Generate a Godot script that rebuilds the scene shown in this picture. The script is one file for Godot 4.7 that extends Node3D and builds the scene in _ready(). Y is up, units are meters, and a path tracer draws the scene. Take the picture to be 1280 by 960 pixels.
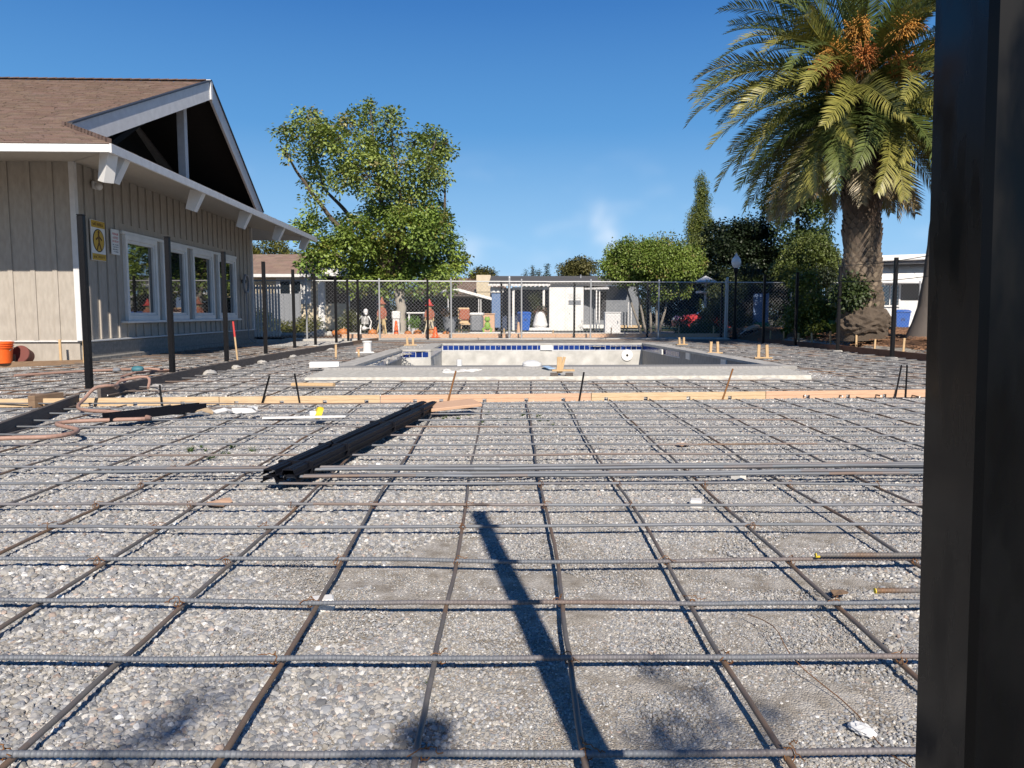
extends Node3D

const SUN := Vector3(0.124, 0.562, 0.818)
var rng := RandomNumberGenerator.new()
var used := {}
var wob := FastNoiseLite.new()
var M := {}


class Geo:
	var v := PackedVector3Array()
	var n := PackedVector3Array()
	var c := PackedColorArray()
	var col := Color.WHITE

	func trin(a: Vector3, b: Vector3, d: Vector3, na: Vector3, nb: Vector3, nd: Vector3) -> void:
		v.append(a); v.append(d); v.append(b)
		n.append(na); n.append(nd); n.append(nb)
		c.append(col); c.append(col); c.append(col)

	func tri(a: Vector3, b: Vector3, d: Vector3) -> void:
		var k := (b - a).cross(d - a).normalized()
		trin(a, b, d, k, k, k)

	func quad(a: Vector3, b: Vector3, d: Vector3, e: Vector3) -> void:
		tri(a, b, d)
		tri(a, d, e)

	func out_quad(a: Vector3, b: Vector3, d: Vector3, e: Vector3, ctr: Vector3) -> void:
		if (b - a).cross(d - a).dot((a + d) * 0.5 - ctr) >= 0.0:
			quad(a, b, d, e)
		else:
			quad(e, d, b, a)

	func out_tri(a: Vector3, b: Vector3, d: Vector3, ctr: Vector3) -> void:
		if (b - a).cross(d - a).dot((a + b + d) / 3.0 - ctr) >= 0.0:
			tri(a, b, d)
		else:
			tri(a, d, b)

	# a hexahedron from its lower and upper quads
	func hexa(lo: Array, hi: Array) -> void:
		var ctr := Vector3.ZERO
		for p in lo + hi:
			ctr += p / 8.0
		out_quad(lo[0], lo[1], lo[2], lo[3], ctr)
		out_quad(hi[0], hi[1], hi[2], hi[3], ctr)
		for i in 4:
			var j := (i + 1) % 4
			out_quad(lo[i], lo[j], hi[j], hi[i], ctr)

	func box(ctr: Vector3, size: Vector3, b := Basis()) -> void:
		var h := size * 0.5
		var p := []
		for i in 8:
			p.append(ctr + b * Vector3(h.x if i & 1 else -h.x, h.y if i & 2 else -h.y, h.z if i & 4 else -h.z))
		hexa([p[0], p[1], p[5], p[4]], [p[2], p[3], p[7], p[6]])

	# a box with chamfered edges
	func bbox(ctr: Vector3, size: Vector3, e: float, b := Basis()) -> void:
		var h := size * 0.5
		e = minf(e, minf(h.x, minf(h.y, h.z)) * 0.9)
		var p := func(s: Vector3, axis: int) -> Vector3:
			var q := Vector3(s.x * (h.x - e), s.y * (h.y - e), s.z * (h.z - e))
			q[axis] = s[axis] * h[axis]
			return ctr + b * q
		for axis in 3:
			var u := (axis + 1) % 3
			var w := (axis + 2) % 3
			for s in [-1.0, 1.0]:
				var q := []
				for k in [[-1, -1], [1, -1], [1, 1], [-1, 1]]:
					var t := Vector3.ZERO
					t[axis] = s; t[u] = k[0]; t[w] = k[1]
					q.append(p.call(t, axis))
				out_quad(q[0], q[1], q[2], q[3], ctr)
			for k in [[-1, -1], [1, -1], [1, 1], [-1, 1]]:
				var t0 := Vector3.ZERO
				t0[axis] = -1; t0[u] = k[0]; t0[w] = k[1]
				var t1 := t0
				t1[axis] = 1
				out_quad(p.call(t0, u), p.call(t1, u), p.call(t1, w), p.call(t0, w), ctr)
		for i in 8:
			var t := Vector3(1 if i & 1 else -1, 1 if i & 2 else -1, 1 if i & 4 else -1)
			out_tri(p.call(t, 0), p.call(t, 1), p.call(t, 2), ctr)

	func tube(pts: Array, r0, sides: int, caps := true, cols: Array = []) -> void:
		var prev := []
		var side := Vector3.ZERO
		var count := pts.size()
		for i in count:
			var dir: Vector3 = (pts[mini(i + 1, count - 1)] - pts[maxi(i - 1, 0)]).normalized()
			if i == 0:
				side = dir.cross(Vector3.UP if absf(dir.y) < 0.9 else Vector3.RIGHT).normalized()
			else:
				side = (side - dir * side.dot(dir)).normalized()
			var up := side.cross(dir)
			var r: float = r0[i] if r0 is Array else r0
			var ring := []
			for k in sides:
				var a := TAU * k / sides
				var d := side * cos(a) + up * sin(a)
				ring.append([pts[i] + d * r, d, r])
			if i > 0:
				if cols.size():
					col = cols[i]
				var tilt: Vector3 = dir * ((prev[0][2] - r) / maxf(pts[i].distance_to(pts[i - 1]), 1e-5))
				for k in sides:
					var j := (k + 1) % sides
					var nk: Vector3 = (ring[k][1] + tilt).normalized()
					var nj: Vector3 = (ring[j][1] + tilt).normalized()
					trin(prev[k][0], ring[j][0], prev[j][0], nk, nj, nj)
					trin(prev[k][0], ring[k][0], ring[j][0], nk, nk, nj)
			if caps and (i == 0 or i == count - 1):
				var f := -dir if i == 0 else dir
				for k in range(1, sides - 1):
					if i == 0:
						trin(ring[0][0], ring[k][0], ring[k + 1][0], f, f, f)
					else:
						trin(ring[0][0], ring[k + 1][0], ring[k][0], f, f, f)
			prev = ring

	# [radius, height] pairs turned about a vertical axis
	func lathe(prof: Array, sides: int, at := Vector3.ZERO, lobes := 0, depth := 0.0) -> void:
		for i in prof.size() - 1:
			var a: Array = prof[i]
			var b: Array = prof[i + 1]
			var nn := Vector2(b[1] - a[1], a[0] - b[0]).normalized()
			for k in sides:
				var p := []
				var q := []
				for j in [k, k + 1]:
					var t: float = TAU * j / sides
					var f: float = 1.0 - depth * absf(sin(t * lobes * 0.5)) if lobes else 1.0
					p.append(at + Vector3(cos(t) * a[0] * f, a[1], sin(t) * a[0] * f))
					p.append(at + Vector3(cos(t) * b[0] * f, b[1], sin(t) * b[0] * f))
					q.append(Vector3(cos(t) * nn.x, nn.y, sin(t) * nn.x))
				trin(p[0], p[1], p[3], q[0], q[0], q[1])
				trin(p[0], p[3], p[2], q[0], q[1], q[1])

	# a flat polygon (x, y) pushed from z = 0 to z = -depth, then moved by t
	func prism(poly: PackedVector2Array, depth: float, t := Transform3D()) -> void:
		if Geometry2D.is_polygon_clockwise(poly):
			poly.reverse()
		var idx := Geometry2D.triangulate_polygon(poly)
		var back := Vector3(0, 0, -depth)
		for i in range(0, idx.size(), 3):
			var a := Vector3(poly[idx[i]].x, poly[idx[i]].y, 0)
			var b := Vector3(poly[idx[i + 1]].x, poly[idx[i + 1]].y, 0)
			var d := Vector3(poly[idx[i + 2]].x, poly[idx[i + 2]].y, 0)
			if (b - a).cross(d - a).z < 0:
				var s := b
				b = d
				d = s
			tri(t * a, t * b, t * d)
			tri(t * (a + back), t * (d + back), t * (b + back))
		for i in poly.size():
			var j := (i + 1) % poly.size()
			var a := Vector3(poly[i].x, poly[i].y, 0)
			var b := Vector3(poly[j].x, poly[j].y, 0)
			quad(t * a, t * (a + back), t * (b + back), t * b)

	# a lumpy closed body; detail 0 = 20 faces, 1 = 80, 2 = 320
	func lump(ctr: Vector3, rad: Vector3, detail: int, rough: float, r: RandomNumberGenerator, b := Basis(), smooth := false) -> void:
		var g := (1.0 + sqrt(5.0)) / 2.0
		var p: Array = []
		for q in [[-1, g, 0], [1, g, 0], [-1, -g, 0], [1, -g, 0], [0, -1, g], [0, 1, g], [0, -1, -g], [0, 1, -g], [g, 0, -1], [g, 0, 1], [-g, 0, -1], [-g, 0, 1]]:
			p.append(Vector3(q[0], q[1], q[2]).normalized())
		var f: Array = [[0, 11, 5], [0, 5, 1], [0, 1, 7], [0, 7, 10], [0, 10, 11], [1, 5, 9], [5, 11, 4], [11, 10, 2], [10, 7, 6], [7, 1, 8], [3, 9, 4], [3, 4, 2], [3, 2, 6], [3, 6, 8], [3, 8, 9], [4, 9, 5], [2, 4, 11], [6, 2, 10], [8, 6, 7], [9, 8, 1]]
		for k in detail:
			var mid := {}
			var nf := []
			for t in f:
				var m := []
				for e in [[t[0], t[1]], [t[1], t[2]], [t[2], t[0]]]:
					var key := Vector2i(mini(e[0], e[1]), maxi(e[0], e[1]))
					if not mid.has(key):
						mid[key] = p.size()
						p.append((p[e[0]] + p[e[1]]).normalized())
					m.append(mid[key])
				nf.append([t[0], m[0], m[2]]); nf.append([t[1], m[1], m[0]]); nf.append([t[2], m[2], m[1]]); nf.append([m[0], m[1], m[2]])
			f = nf
		var pts := []
		for q in p:
			pts.append(ctr + b * (q * rad * (1.0 + rough * r.randf_range(-1, 1))))
		for t in f:
			if smooth:
				trin(pts[t[0]], pts[t[1]], pts[t[2]], (b * (p[t[0]] / rad)).normalized(), (b * (p[t[1]] / rad)).normalized(), (b * (p[t[2]] / rad)).normalized())
			else:
				tri(pts[t[0]], pts[t[1]], pts[t[2]])

	func mesh() -> ArrayMesh:
		var a := []
		a.resize(Mesh.ARRAY_MAX)
		a[Mesh.ARRAY_VERTEX] = v
		a[Mesh.ARRAY_NORMAL] = n
		a[Mesh.ARRAY_COLOR] = c
		var m := ArrayMesh.new()
		m.add_surface_from_arrays(Mesh.PRIMITIVE_TRIANGLES, a)
		return m


# ---------------------------------------------------------------- naming
func numbered(called: String, parent: Node) -> String:
	var key := str(parent.get_instance_id()) + called
	used[key] = used.get(key, -1) + 1
	return called if used[key] == 0 else "%s_%03d" % [called, used[key]]


func thing(called: String, label: String, category: String, at := Vector3.ZERO, turn := 0.0, group := "") -> Node3D:
	var o := Node3D.new()
	o.name = numbered(called, self)
	add_child(o)
	o.position = at
	o.rotation.y = turn
	tag(o, label, category, group)
	return o


func tag(o: Node, label: String, category: String, group := "") -> Node:
	if label:
		o.set_meta("label", label)
	if category:
		o.set_meta("category", category)
	if group:
		o.set_meta("group", group)
	return o


func obj(called: String, g, m: Material, parent: Node = self) -> MeshInstance3D:
	var o := MeshInstance3D.new()
	o.name = numbered(called, parent)
	o.mesh = g.mesh() if g is Geo else g
	o.material_override = m
	parent.add_child(o)
	return o


func struct(called: String, g, m: Material, label: String, category := "") -> MeshInstance3D:
	var o := obj(called, g, m)
	o.set_meta("kind", "structure")
	o.set_meta("label", label)
	o.set_meta("category", category if category else called.replace("_", " "))
	return o


func copy(o: Node3D, called: String, label: String, at: Vector3, turn := 0.0) -> Node3D:
	var r: Node3D = o.duplicate()
	r.name = numbered(called, self)
	add_child(r)
	r.position = at
	r.rotation.y = turn
	r.set_meta("label", label)
	return r


func many(called: String, mesh: Mesh, m: Material, xf: Array, cols: Array, parent: Node = self) -> MultiMeshInstance3D:
	var mm := MultiMesh.new()
	mm.transform_format = MultiMesh.TRANSFORM_3D
	mm.use_colors = cols.size() > 0
	mm.mesh = mesh
	mm.instance_count = xf.size()
	for i in xf.size():
		mm.set_instance_transform(i, xf[i])
		if cols.size():
			mm.set_instance_color(i, cols[i])
	var o := MultiMeshInstance3D.new()
	o.name = numbered(called, parent)
	o.multimesh = mm
	o.material_override = m
	o.set_meta("kind", "stuff")
	parent.add_child(o)
	return o


# ---------------------------------------------------------------- materials
func lin(r: float, g: float, b: float) -> Color:
	return Color(r, g, b).linear_to_srgb()


func noise_tex(freq: float, stops: Array, kind := FastNoiseLite.TYPE_SIMPLEX_SMOOTH, size := 512, oct := 4, ret := -1, sd := 1) -> NoiseTexture2D:
	var f := FastNoiseLite.new()
	f.noise_type = kind
	f.frequency = freq
	f.fractal_octaves = oct
	f.seed = sd
	if kind == FastNoiseLite.TYPE_CELLULAR:
		f.fractal_type = FastNoiseLite.FRACTAL_NONE
		f.cellular_return_type = ret if ret >= 0 else FastNoiseLite.RETURN_CELL_VALUE
	var t := NoiseTexture2D.new()
	t.width = size
	t.height = size
	t.seamless = true
	t.noise = f
	if stops.size():
		var g := Gradient.new()
		var offs := PackedFloat32Array()
		var cs := PackedColorArray()
		for s in stops:
			offs.append(s[0])
			cs.append(s[1])
		g.offsets = offs
		g.colors = cs
		t.color_ramp = g
	return t


func mat(c: Color, rough := 0.8, metal := 0.0) -> StandardMaterial3D:
	var m := StandardMaterial3D.new()
	m.albedo_color = c
	m.roughness = rough
	m.metallic = metal
	return m


# a surface whose colour wanders between two tones; span in metres of one texture tile
func mottled(a: Color, b: Color, span: Vector3, rough := 0.85, freq := 0.012, bump := 0.0, world := true, sd := 1) -> StandardMaterial3D:
	var m := mat(Color.WHITE, rough)
	m.albedo_texture = noise_tex(freq, [[0.0, a], [0.5, a.lerp(b, 0.5)], [1.0, b]], FastNoiseLite.TYPE_SIMPLEX_SMOOTH, 512, 5, -1, sd)
	m.uv1_triplanar = true
	m.uv1_world_triplanar = world
	m.uv1_scale = Vector3(1.0 / span.x, 1.0 / span.y, 1.0 / span.z)
	if bump > 0.0:
		m.heightmap_enabled = true
		m.heightmap_scale = bump
		m.heightmap_texture = noise_tex(freq * 3.0, [], FastNoiseLite.TYPE_SIMPLEX_SMOOTH, 512, 4, -1, sd + 7)
	return m


func tinted(m: StandardMaterial3D) -> StandardMaterial3D:
	m.vertex_color_use_as_albedo = true
	return m


func materials() -> void:
	var gs := [[0.0, lin(0.36, 0.335, 0.295)], [0.25, lin(0.42, 0.395, 0.35)], [0.45, lin(0.48, 0.445, 0.39)], [0.6, lin(0.43, 0.41, 0.375)], [0.8, lin(0.51, 0.475, 0.42)], [1.0, lin(0.58, 0.555, 0.50)]]
	var g := mat(Color.WHITE, 0.95)
	g.albedo_texture = noise_tex(0.085, gs, FastNoiseLite.TYPE_CELLULAR, 1024)
	g.uv1_triplanar = true
	g.uv1_world_triplanar = true
	g.uv1_scale = Vector3(2.2, 2.2, 2.2)
	g.heightmap_enabled = true
	g.heightmap_scale = 0.35
	g.heightmap_texture = noise_tex(0.085, [[0.0, Color.WHITE], [1.0, Color.BLACK]], FastNoiseLite.TYPE_CELLULAR, 1024, 1, FastNoiseLite.RETURN_DISTANCE)
	g.detail_enabled = true
	g.detail_blend_mode = BaseMaterial3D.BLEND_MODE_MUL
	g.detail_albedo = noise_tex(0.008, [[0.2, Color(0.8, 0.78, 0.75)], [0.8, Color(1, 1, 1)]], FastNoiseLite.TYPE_SIMPLEX_SMOOTH, 512, 4, -1, 5)
	g.uv2_triplanar = true
	g.uv2_world_triplanar = true
	g.uv2_scale = Vector3(0.17, 0.17, 0.17)
	M.gravel = g
	M.stone = tinted(mat(Color.WHITE, 0.9))
	M.terrain = mottled(lin(0.13, 0.12, 0.10), lin(0.24, 0.22, 0.19), Vector3(9, 9, 9), 0.95, 0.02, 2.0)
	M.asphalt = mottled(lin(0.10, 0.10, 0.105), lin(0.16, 0.16, 0.165), Vector3(5, 5, 5), 0.92, 0.03, 0.4)
	M.bark_mulch = mottled(lin(0.11, 0.05, 0.025), lin(0.33, 0.19, 0.1), Vector3(0.9, 0.9, 0.9), 0.95, 0.06, 3.0)
	M.lawn = mottled(lin(0.04, 0.06, 0.015), lin(0.13, 0.14, 0.05), Vector3(2, 2, 2), 0.95, 0.05, 3.0)
	M.steel = tinted(mat(Color.WHITE, 0.62, 0.2))
	M.concrete = mottled(lin(0.33, 0.32, 0.30), lin(0.54, 0.525, 0.49), Vector3(1.6, 1.6, 1.6), 0.9, 0.014, 0.25)
	M.apron = mottled(lin(0.40, 0.385, 0.34), lin(0.64, 0.62, 0.565), Vector3(1.2, 1.2, 1.2), 0.95, 0.02, 0.8, true, 12)
	M.plaster = mottled(lin(0.35, 0.347, 0.33), lin(0.58, 0.575, 0.55), Vector3(2.6, 2.6, 2.6), 0.92, 0.009, 0.4, true, 3)
	M.bare_wall = mottled(lin(0.19, 0.185, 0.18), lin(0.36, 0.355, 0.345), Vector3(0.35, 3.5, 0.5), 0.9, 0.02, 0.3, true, 4)
	M.white_patch = mottled(lin(0.62, 0.61, 0.58), lin(0.78, 0.77, 0.74), Vector3(1, 1, 1), 0.85)
	M.white = mottled(lin(0.66, 0.66, 0.65), lin(0.78, 0.78, 0.77), Vector3(3, 3, 3), 0.55, 0.01)
	M.trim = mottled(lin(0.56, 0.56, 0.56), lin(0.68, 0.68, 0.68), Vector3(2, 2, 2), 0.6, 0.015)
	M.siding = mottled(lin(0.325, 0.293, 0.253), lin(0.415, 0.378, 0.33), Vector3(1.1, 3.3, 1.1), 0.8, 0.02, 0.12)
	M.footing = mottled(lin(0.19, 0.18, 0.165), lin(0.31, 0.295, 0.27), Vector3(1.2, 1.2, 1.2), 0.92, 0.02, 0.5)
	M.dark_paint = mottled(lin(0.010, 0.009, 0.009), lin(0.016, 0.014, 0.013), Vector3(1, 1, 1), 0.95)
	M.shingle = tinted(mottled(lin(0.5, 0.5, 0.5), lin(1, 1, 1), Vector3(0.5, 0.5, 0.5), 0.95, 0.06, 0.3))
	M.tile = tinted(mat(Color.WHITE, 0.16))
	M.grout = mat(lin(0.52, 0.54, 0.58), 0.85)
	M.black = mottled(lin(0.0007, 0.001, 0.0015), lin(0.0034, 0.0036, 0.0042), Vector3(0.5, 1.6, 0.5), 0.26, 0.02)
	M.black.metallic_specular = 0.3
	M.black.roughness = 1.0
	M.black.roughness_texture = noise_tex(0.02, [[0.25, Color(0.14, 0.14, 0.14)], [0.75, Color(0.42, 0.42, 0.42)]], FastNoiseLite.TYPE_SIMPLEX_SMOOTH, 512, 5, -1, 31)
	M.black_post = mottled(lin(0.004, 0.004, 0.005), lin(0.011, 0.011, 0.0125), Vector3(0.3, 0.9, 0.3), 0.45, 0.03, 0.05)
	M.black_post.metallic_specular = 0.3
	M.black_rail = mottled(lin(0.005, 0.0056, 0.0085), lin(0.013, 0.0138, 0.019), Vector3(0.25, 0.25, 0.25), 0.45, 0.04, 0.05)
	M.black_rail.metallic_specular = 0.25
	M.galvanised = mottled(lin(0.36, 0.37, 0.38), lin(0.5, 0.51, 0.52), Vector3(0.3, 0.3, 0.3), 0.45, 0.03)
	M.galvanised.metallic = 0.5
	M.fresh_lumber = mottled(lin(0.47, 0.33, 0.19), lin(0.66, 0.51, 0.33), Vector3(2.2, 0.16, 0.16), 0.8, 0.02, 0.08)
	M.pink_lumber = mottled(lin(0.50, 0.31, 0.2), lin(0.64, 0.43, 0.29), Vector3(2.2, 0.16, 0.16), 0.8, 0.02, 0.08, true, 9)
	M.stake_wood = mottled(lin(0.44, 0.29, 0.15), lin(0.62, 0.45, 0.26), Vector3(0.1, 1.2, 0.1), 0.85, 0.02)
	M.old_lumber = mottled(lin(0.07, 0.06, 0.055), lin(0.15, 0.125, 0.11), Vector3(0.2, 0.2, 2.2), 0.85, 0.02, 0.1)
	M.brown_lumber = mottled(lin(0.16, 0.10, 0.06), lin(0.28, 0.19, 0.12), Vector3(2.0, 0.2, 2.0), 0.85, 0.02, 0.1)
	M.rust_board = mottled(lin(0.11, 0.05, 0.03), lin(0.21, 0.10, 0.06), Vector3(0.4, 0.2, 2.2), 0.85, 0.02, 0.1)
	M.wire = mat(lin(0.22, 0.10, 0.035), 0.8, 0.2)
	M.hose = mottled(lin(0.30, 0.18, 0.135), lin(0.42, 0.27, 0.215), Vector3(0.5, 0.5, 0.5), 0.6, 0.03)
	M.orange = mottled(lin(0.72, 0.10, 0.01), lin(0.85, 0.15, 0.02), Vector3(0.5, 0.5, 0.5), 0.45, 0.02)
	M.maroon = mat(lin(0.14, 0.03, 0.022), 0.6)
	M.yellow = mat(lin(0.75, 0.55, 0.03), 0.5)
	M.blue_bin = mottled(lin(0.02, 0.10, 0.42), lin(0.03, 0.14, 0.52), Vector3(1, 1, 1), 0.45)
	M.cyan = mat(lin(0.05, 0.17, 0.21), 0.6)
	M.leaf = tinted(mat(Color.WHITE, 0.5))
	M.leaf.backlight_enabled = true
	M.leaf.backlight = Color(0.6, 0.64, 0.32)
	M.frond = tinted(mat(Color.WHITE, 0.42))
	M.frond.backlight_enabled = true
	M.frond.backlight = Color(0.3, 0.32, 0.15)
	M.painted = tinted(mat(Color.WHITE, 0.7))
	M.bark = mottled(lin(0.07, 0.055, 0.04), lin(0.19, 0.155, 0.12), Vector3(0.3, 0.9, 0.3), 0.95, 0.03, 2.0)
	M.pale_bark = mottled(lin(0.32, 0.29, 0.25), lin(0.52, 0.48, 0.42), Vector3(0.3, 0.9, 0.3), 0.9, 0.03, 1.0)
	M.palm_bark = mottled(lin(0.09, 0.065, 0.048), lin(0.27, 0.215, 0.16), Vector3(0.5, 0.22, 0.5), 0.95, 0.05, 3.0)
	var glass := mat(lin(0.012, 0.016, 0.02), 0.03)
	glass.metallic_specular = 0.9
	glass.clearcoat_enabled = true
	glass.clearcoat = 1.0
	glass.clearcoat_roughness = 0.01
	M.glass = glass


# ---------------------------------------------------------------- sky
func sky_image() -> Image:
	var w := 1024
	var h := 512
	var im := Image.create_empty(w, h, false, Image.FORMAT_RGBF)
	var f := FastNoiseLite.new()
	f.seed = 11
	f.frequency = 2.6
	f.fractal_octaves = 5
	var stops := [[-90.0, Vector3(0.16, 0.155, 0.15)], [-1.0, Vector3(0.2, 0.195, 0.19)], [0.0, Vector3(0.39, 0.58, 0.77)], [5.0, Vector3(0.25, 0.47, 0.72)], [13.0, Vector3(0.092, 0.272, 0.56)], [21.0, Vector3(0.042, 0.162, 0.43)], [32.0, Vector3(0.018, 0.085, 0.26)], [55.0, Vector3(0.01, 0.05, 0.17)], [90.0, Vector3(0.007, 0.038, 0.135)]]
	for y in h:
		var el := 90.0 - (y + 0.5) / h * 180.0
		var base := Vector3.ZERO
		for i in stops.size() - 1:
			if el >= stops[i][0] and el <= stops[i + 1][0]:
				var t: float = (el - stops[i][0]) / (stops[i + 1][0] - stops[i][0])
				base = stops[i][1].lerp(stops[i + 1][1], t)
		for x in w:
			var c := base
			if el > 0.0 and el < 14.0:
				var az := (x + 0.5) / w * 360.0
				var a := deg_to_rad(az)
				var k := f.get_noise_3d(cos(a) * 3.0, el * 0.16, sin(a) * 3.0)
				k = smoothstep(0.06, 0.55, k) * smoothstep(0.0, 2.0, el) * smoothstep(14.0, 5.0, el) * 0.5
				# the small vertical wisp over the grey house and the faint one beside it
				var d := (az if az < 180.0 else az - 360.0)
				var wisp := exp(-pow((d - 6.8 - (el - 6.0) * -0.25) / 0.9, 2.0)) * exp(-pow((el - 5.8) / 1.7, 2.0)) * (0.4 + 0.5 * f.get_noise_2d(d * 0.25 + 3.0, el * 0.3))
				wisp += exp(-pow((d + 3.2) / 0.9, 2.0)) * exp(-pow((el - 4.6) / 1.0, 2.0)) * 0.3
				k = clampf(k * 0.22 + wisp, 0.0, 0.8)
				c = c.lerp(Vector3(0.72, 0.78, 0.86), k)
			im.set_pixel(x, y, Color(c.x, c.y, c.z))
	return im


func camera_sky_sun() -> void:
	var cam := Camera3D.new()
	cam.name = "camera"
	cam.position = Vector3(0, 1, 0)
	cam.rotation = Vector3(-0.09132, 0, 0)
	cam.fov = 53.08
	cam.near = 0.05
	cam.far = 2000
	add_child(cam)
	cam.current = true
	var e := Environment.new()
	e.background_mode = Environment.BG_SKY
	var s := Sky.new()
	var pm := PanoramaSkyMaterial.new()
	pm.panorama = ImageTexture.create_from_image(sky_image())
	s.sky_material = pm
	e.sky = s
	e.tonemap_mode = Environment.TONE_MAPPER_LINEAR
	e.tonemap_exposure = 1.28
	e.sdfgi_enabled = true
	e.ssao_enabled = true
	e.ssil_enabled = true
	var we := WorldEnvironment.new()
	we.name = "world_environment"
	we.environment = e
	add_child(we)
	var sun := DirectionalLight3D.new()
	sun.name = "sun"
	sun.light_energy = 1.6
	sun.light_color = Color(1.0, 0.955, 0.895)
	sun.light_angular_distance = 0.53
	sun.shadow_enabled = true
	add_child(sun)
	sun.look_at_from_position(SUN * 100.0, Vector3.ZERO)


# ---------------------------------------------------------------- ground
func ground_height(x: float, z: float) -> float:
	return wob.get_noise_2d(x * 60.0, z * 60.0) * 0.014 + wob.get_noise_2d(x * 260.0 + 900.0, z * 260.0) * 0.006


func mound(x: float, z: float) -> float:
	return 0.42 * smoothstep(8.65, 10.2, x) * smoothstep(-9.0, -14.0, z) + wob.get_noise_2d(x * 90.0, z * 90.0) * 0.05


func sheet(g: Geo, x0: float, x1: float, z0: float, z1: float, step: float, h: Callable) -> void:
	var nx := maxi(1, int(ceil(absf(x1 - x0) / step)))
	var nz := maxi(1, int(ceil(absf(z1 - z0) / step)))
	var rows := []
	for j in nz + 1:
		var row := PackedVector3Array()
		for i in nx + 1:
			var x := lerpf(x0, x1, float(i) / nx)
			var z := lerpf(z0, z1, float(j) / nz)
			row.append(Vector3(x, h.call(x, z), z))
		rows.append(row)
	var norms := []
	for j in nz + 1:
		var nr := PackedVector3Array()
		for i in nx + 1:
			var du: Vector3 = rows[j][mini(i + 1, nx)] - rows[j][maxi(i - 1, 0)]
			var dv: Vector3 = rows[mini(j + 1, nz)][i] - rows[maxi(j - 1, 0)][i]
			var nn := du.cross(dv).normalized()
			nr.append(nn if nn.y > 0.0 else -nn)
		norms.append(nr)
	for j in nz:
		for i in nx:
			var a: Vector3 = rows[j][i]
			var b: Vector3 = rows[j][i + 1]
			var c: Vector3 = rows[j + 1][i + 1]
			var d: Vector3 = rows[j + 1][i]
			g.trin(a, b, c, norms[j][i], norms[j][i + 1], norms[j + 1][i + 1])
			g.trin(a, c, d, norms[j][i], norms[j + 1][i + 1], norms[j + 1][i])


func stone_color() -> Color:
	var k := rng.randf()
	var c := Color(0.27, 0.265, 0.255)
	if k < 0.3:
		c = Color(0.235, 0.24, 0.245)
	elif k < 0.58:
		c = Color(0.325, 0.305, 0.27)
	elif k < 0.74:
		c = Color(0.40, 0.385, 0.355)
	elif k < 0.77:
		c = Color(0.33, 0.265, 0.22)
	elif k < 0.82:
		c = Color(0.17, 0.17, 0.175)
	elif k < 0.85:
		c = Color(0.54, 0.53, 0.5)
	var f := rng.randf_range(0.72, 1.5)
	return Color(c.r * f * 0.985, c.g * f, c.b * f * 1.035)


func stone_patch(size: float, r0: float, r1: float, count: int, detail: int, round_: float) -> ArrayMesh:
	var g := Geo.new()
	for i in count:
		var r := lerpf(r0, r1, pow(rng.randf(), 1.8))
		g.col = stone_color()
		var b := Basis.from_euler(Vector3(rng.randf_range(-0.5, 0.5), rng.randf() * TAU, rng.randf_range(-0.5, 0.5)))
		var p := Vector3(rng.randf_range(-0.5, 0.5) * size, r * rng.randf_range(-0.1, 0.4), rng.randf_range(-0.5, 0.5) * size)
		g.lump(p, Vector3(r * rng.randf_range(0.85, 1.35), r * rng.randf_range(0.55, 0.85), r * rng.randf_range(0.75, 1.1)), detail, round_, rng, b)
	return g.mesh()


func in_pool_slab(x: float, z: float) -> bool:
	return x > -3.0 and x < 4.75 and z < -11.3 and z > -24.0


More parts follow.
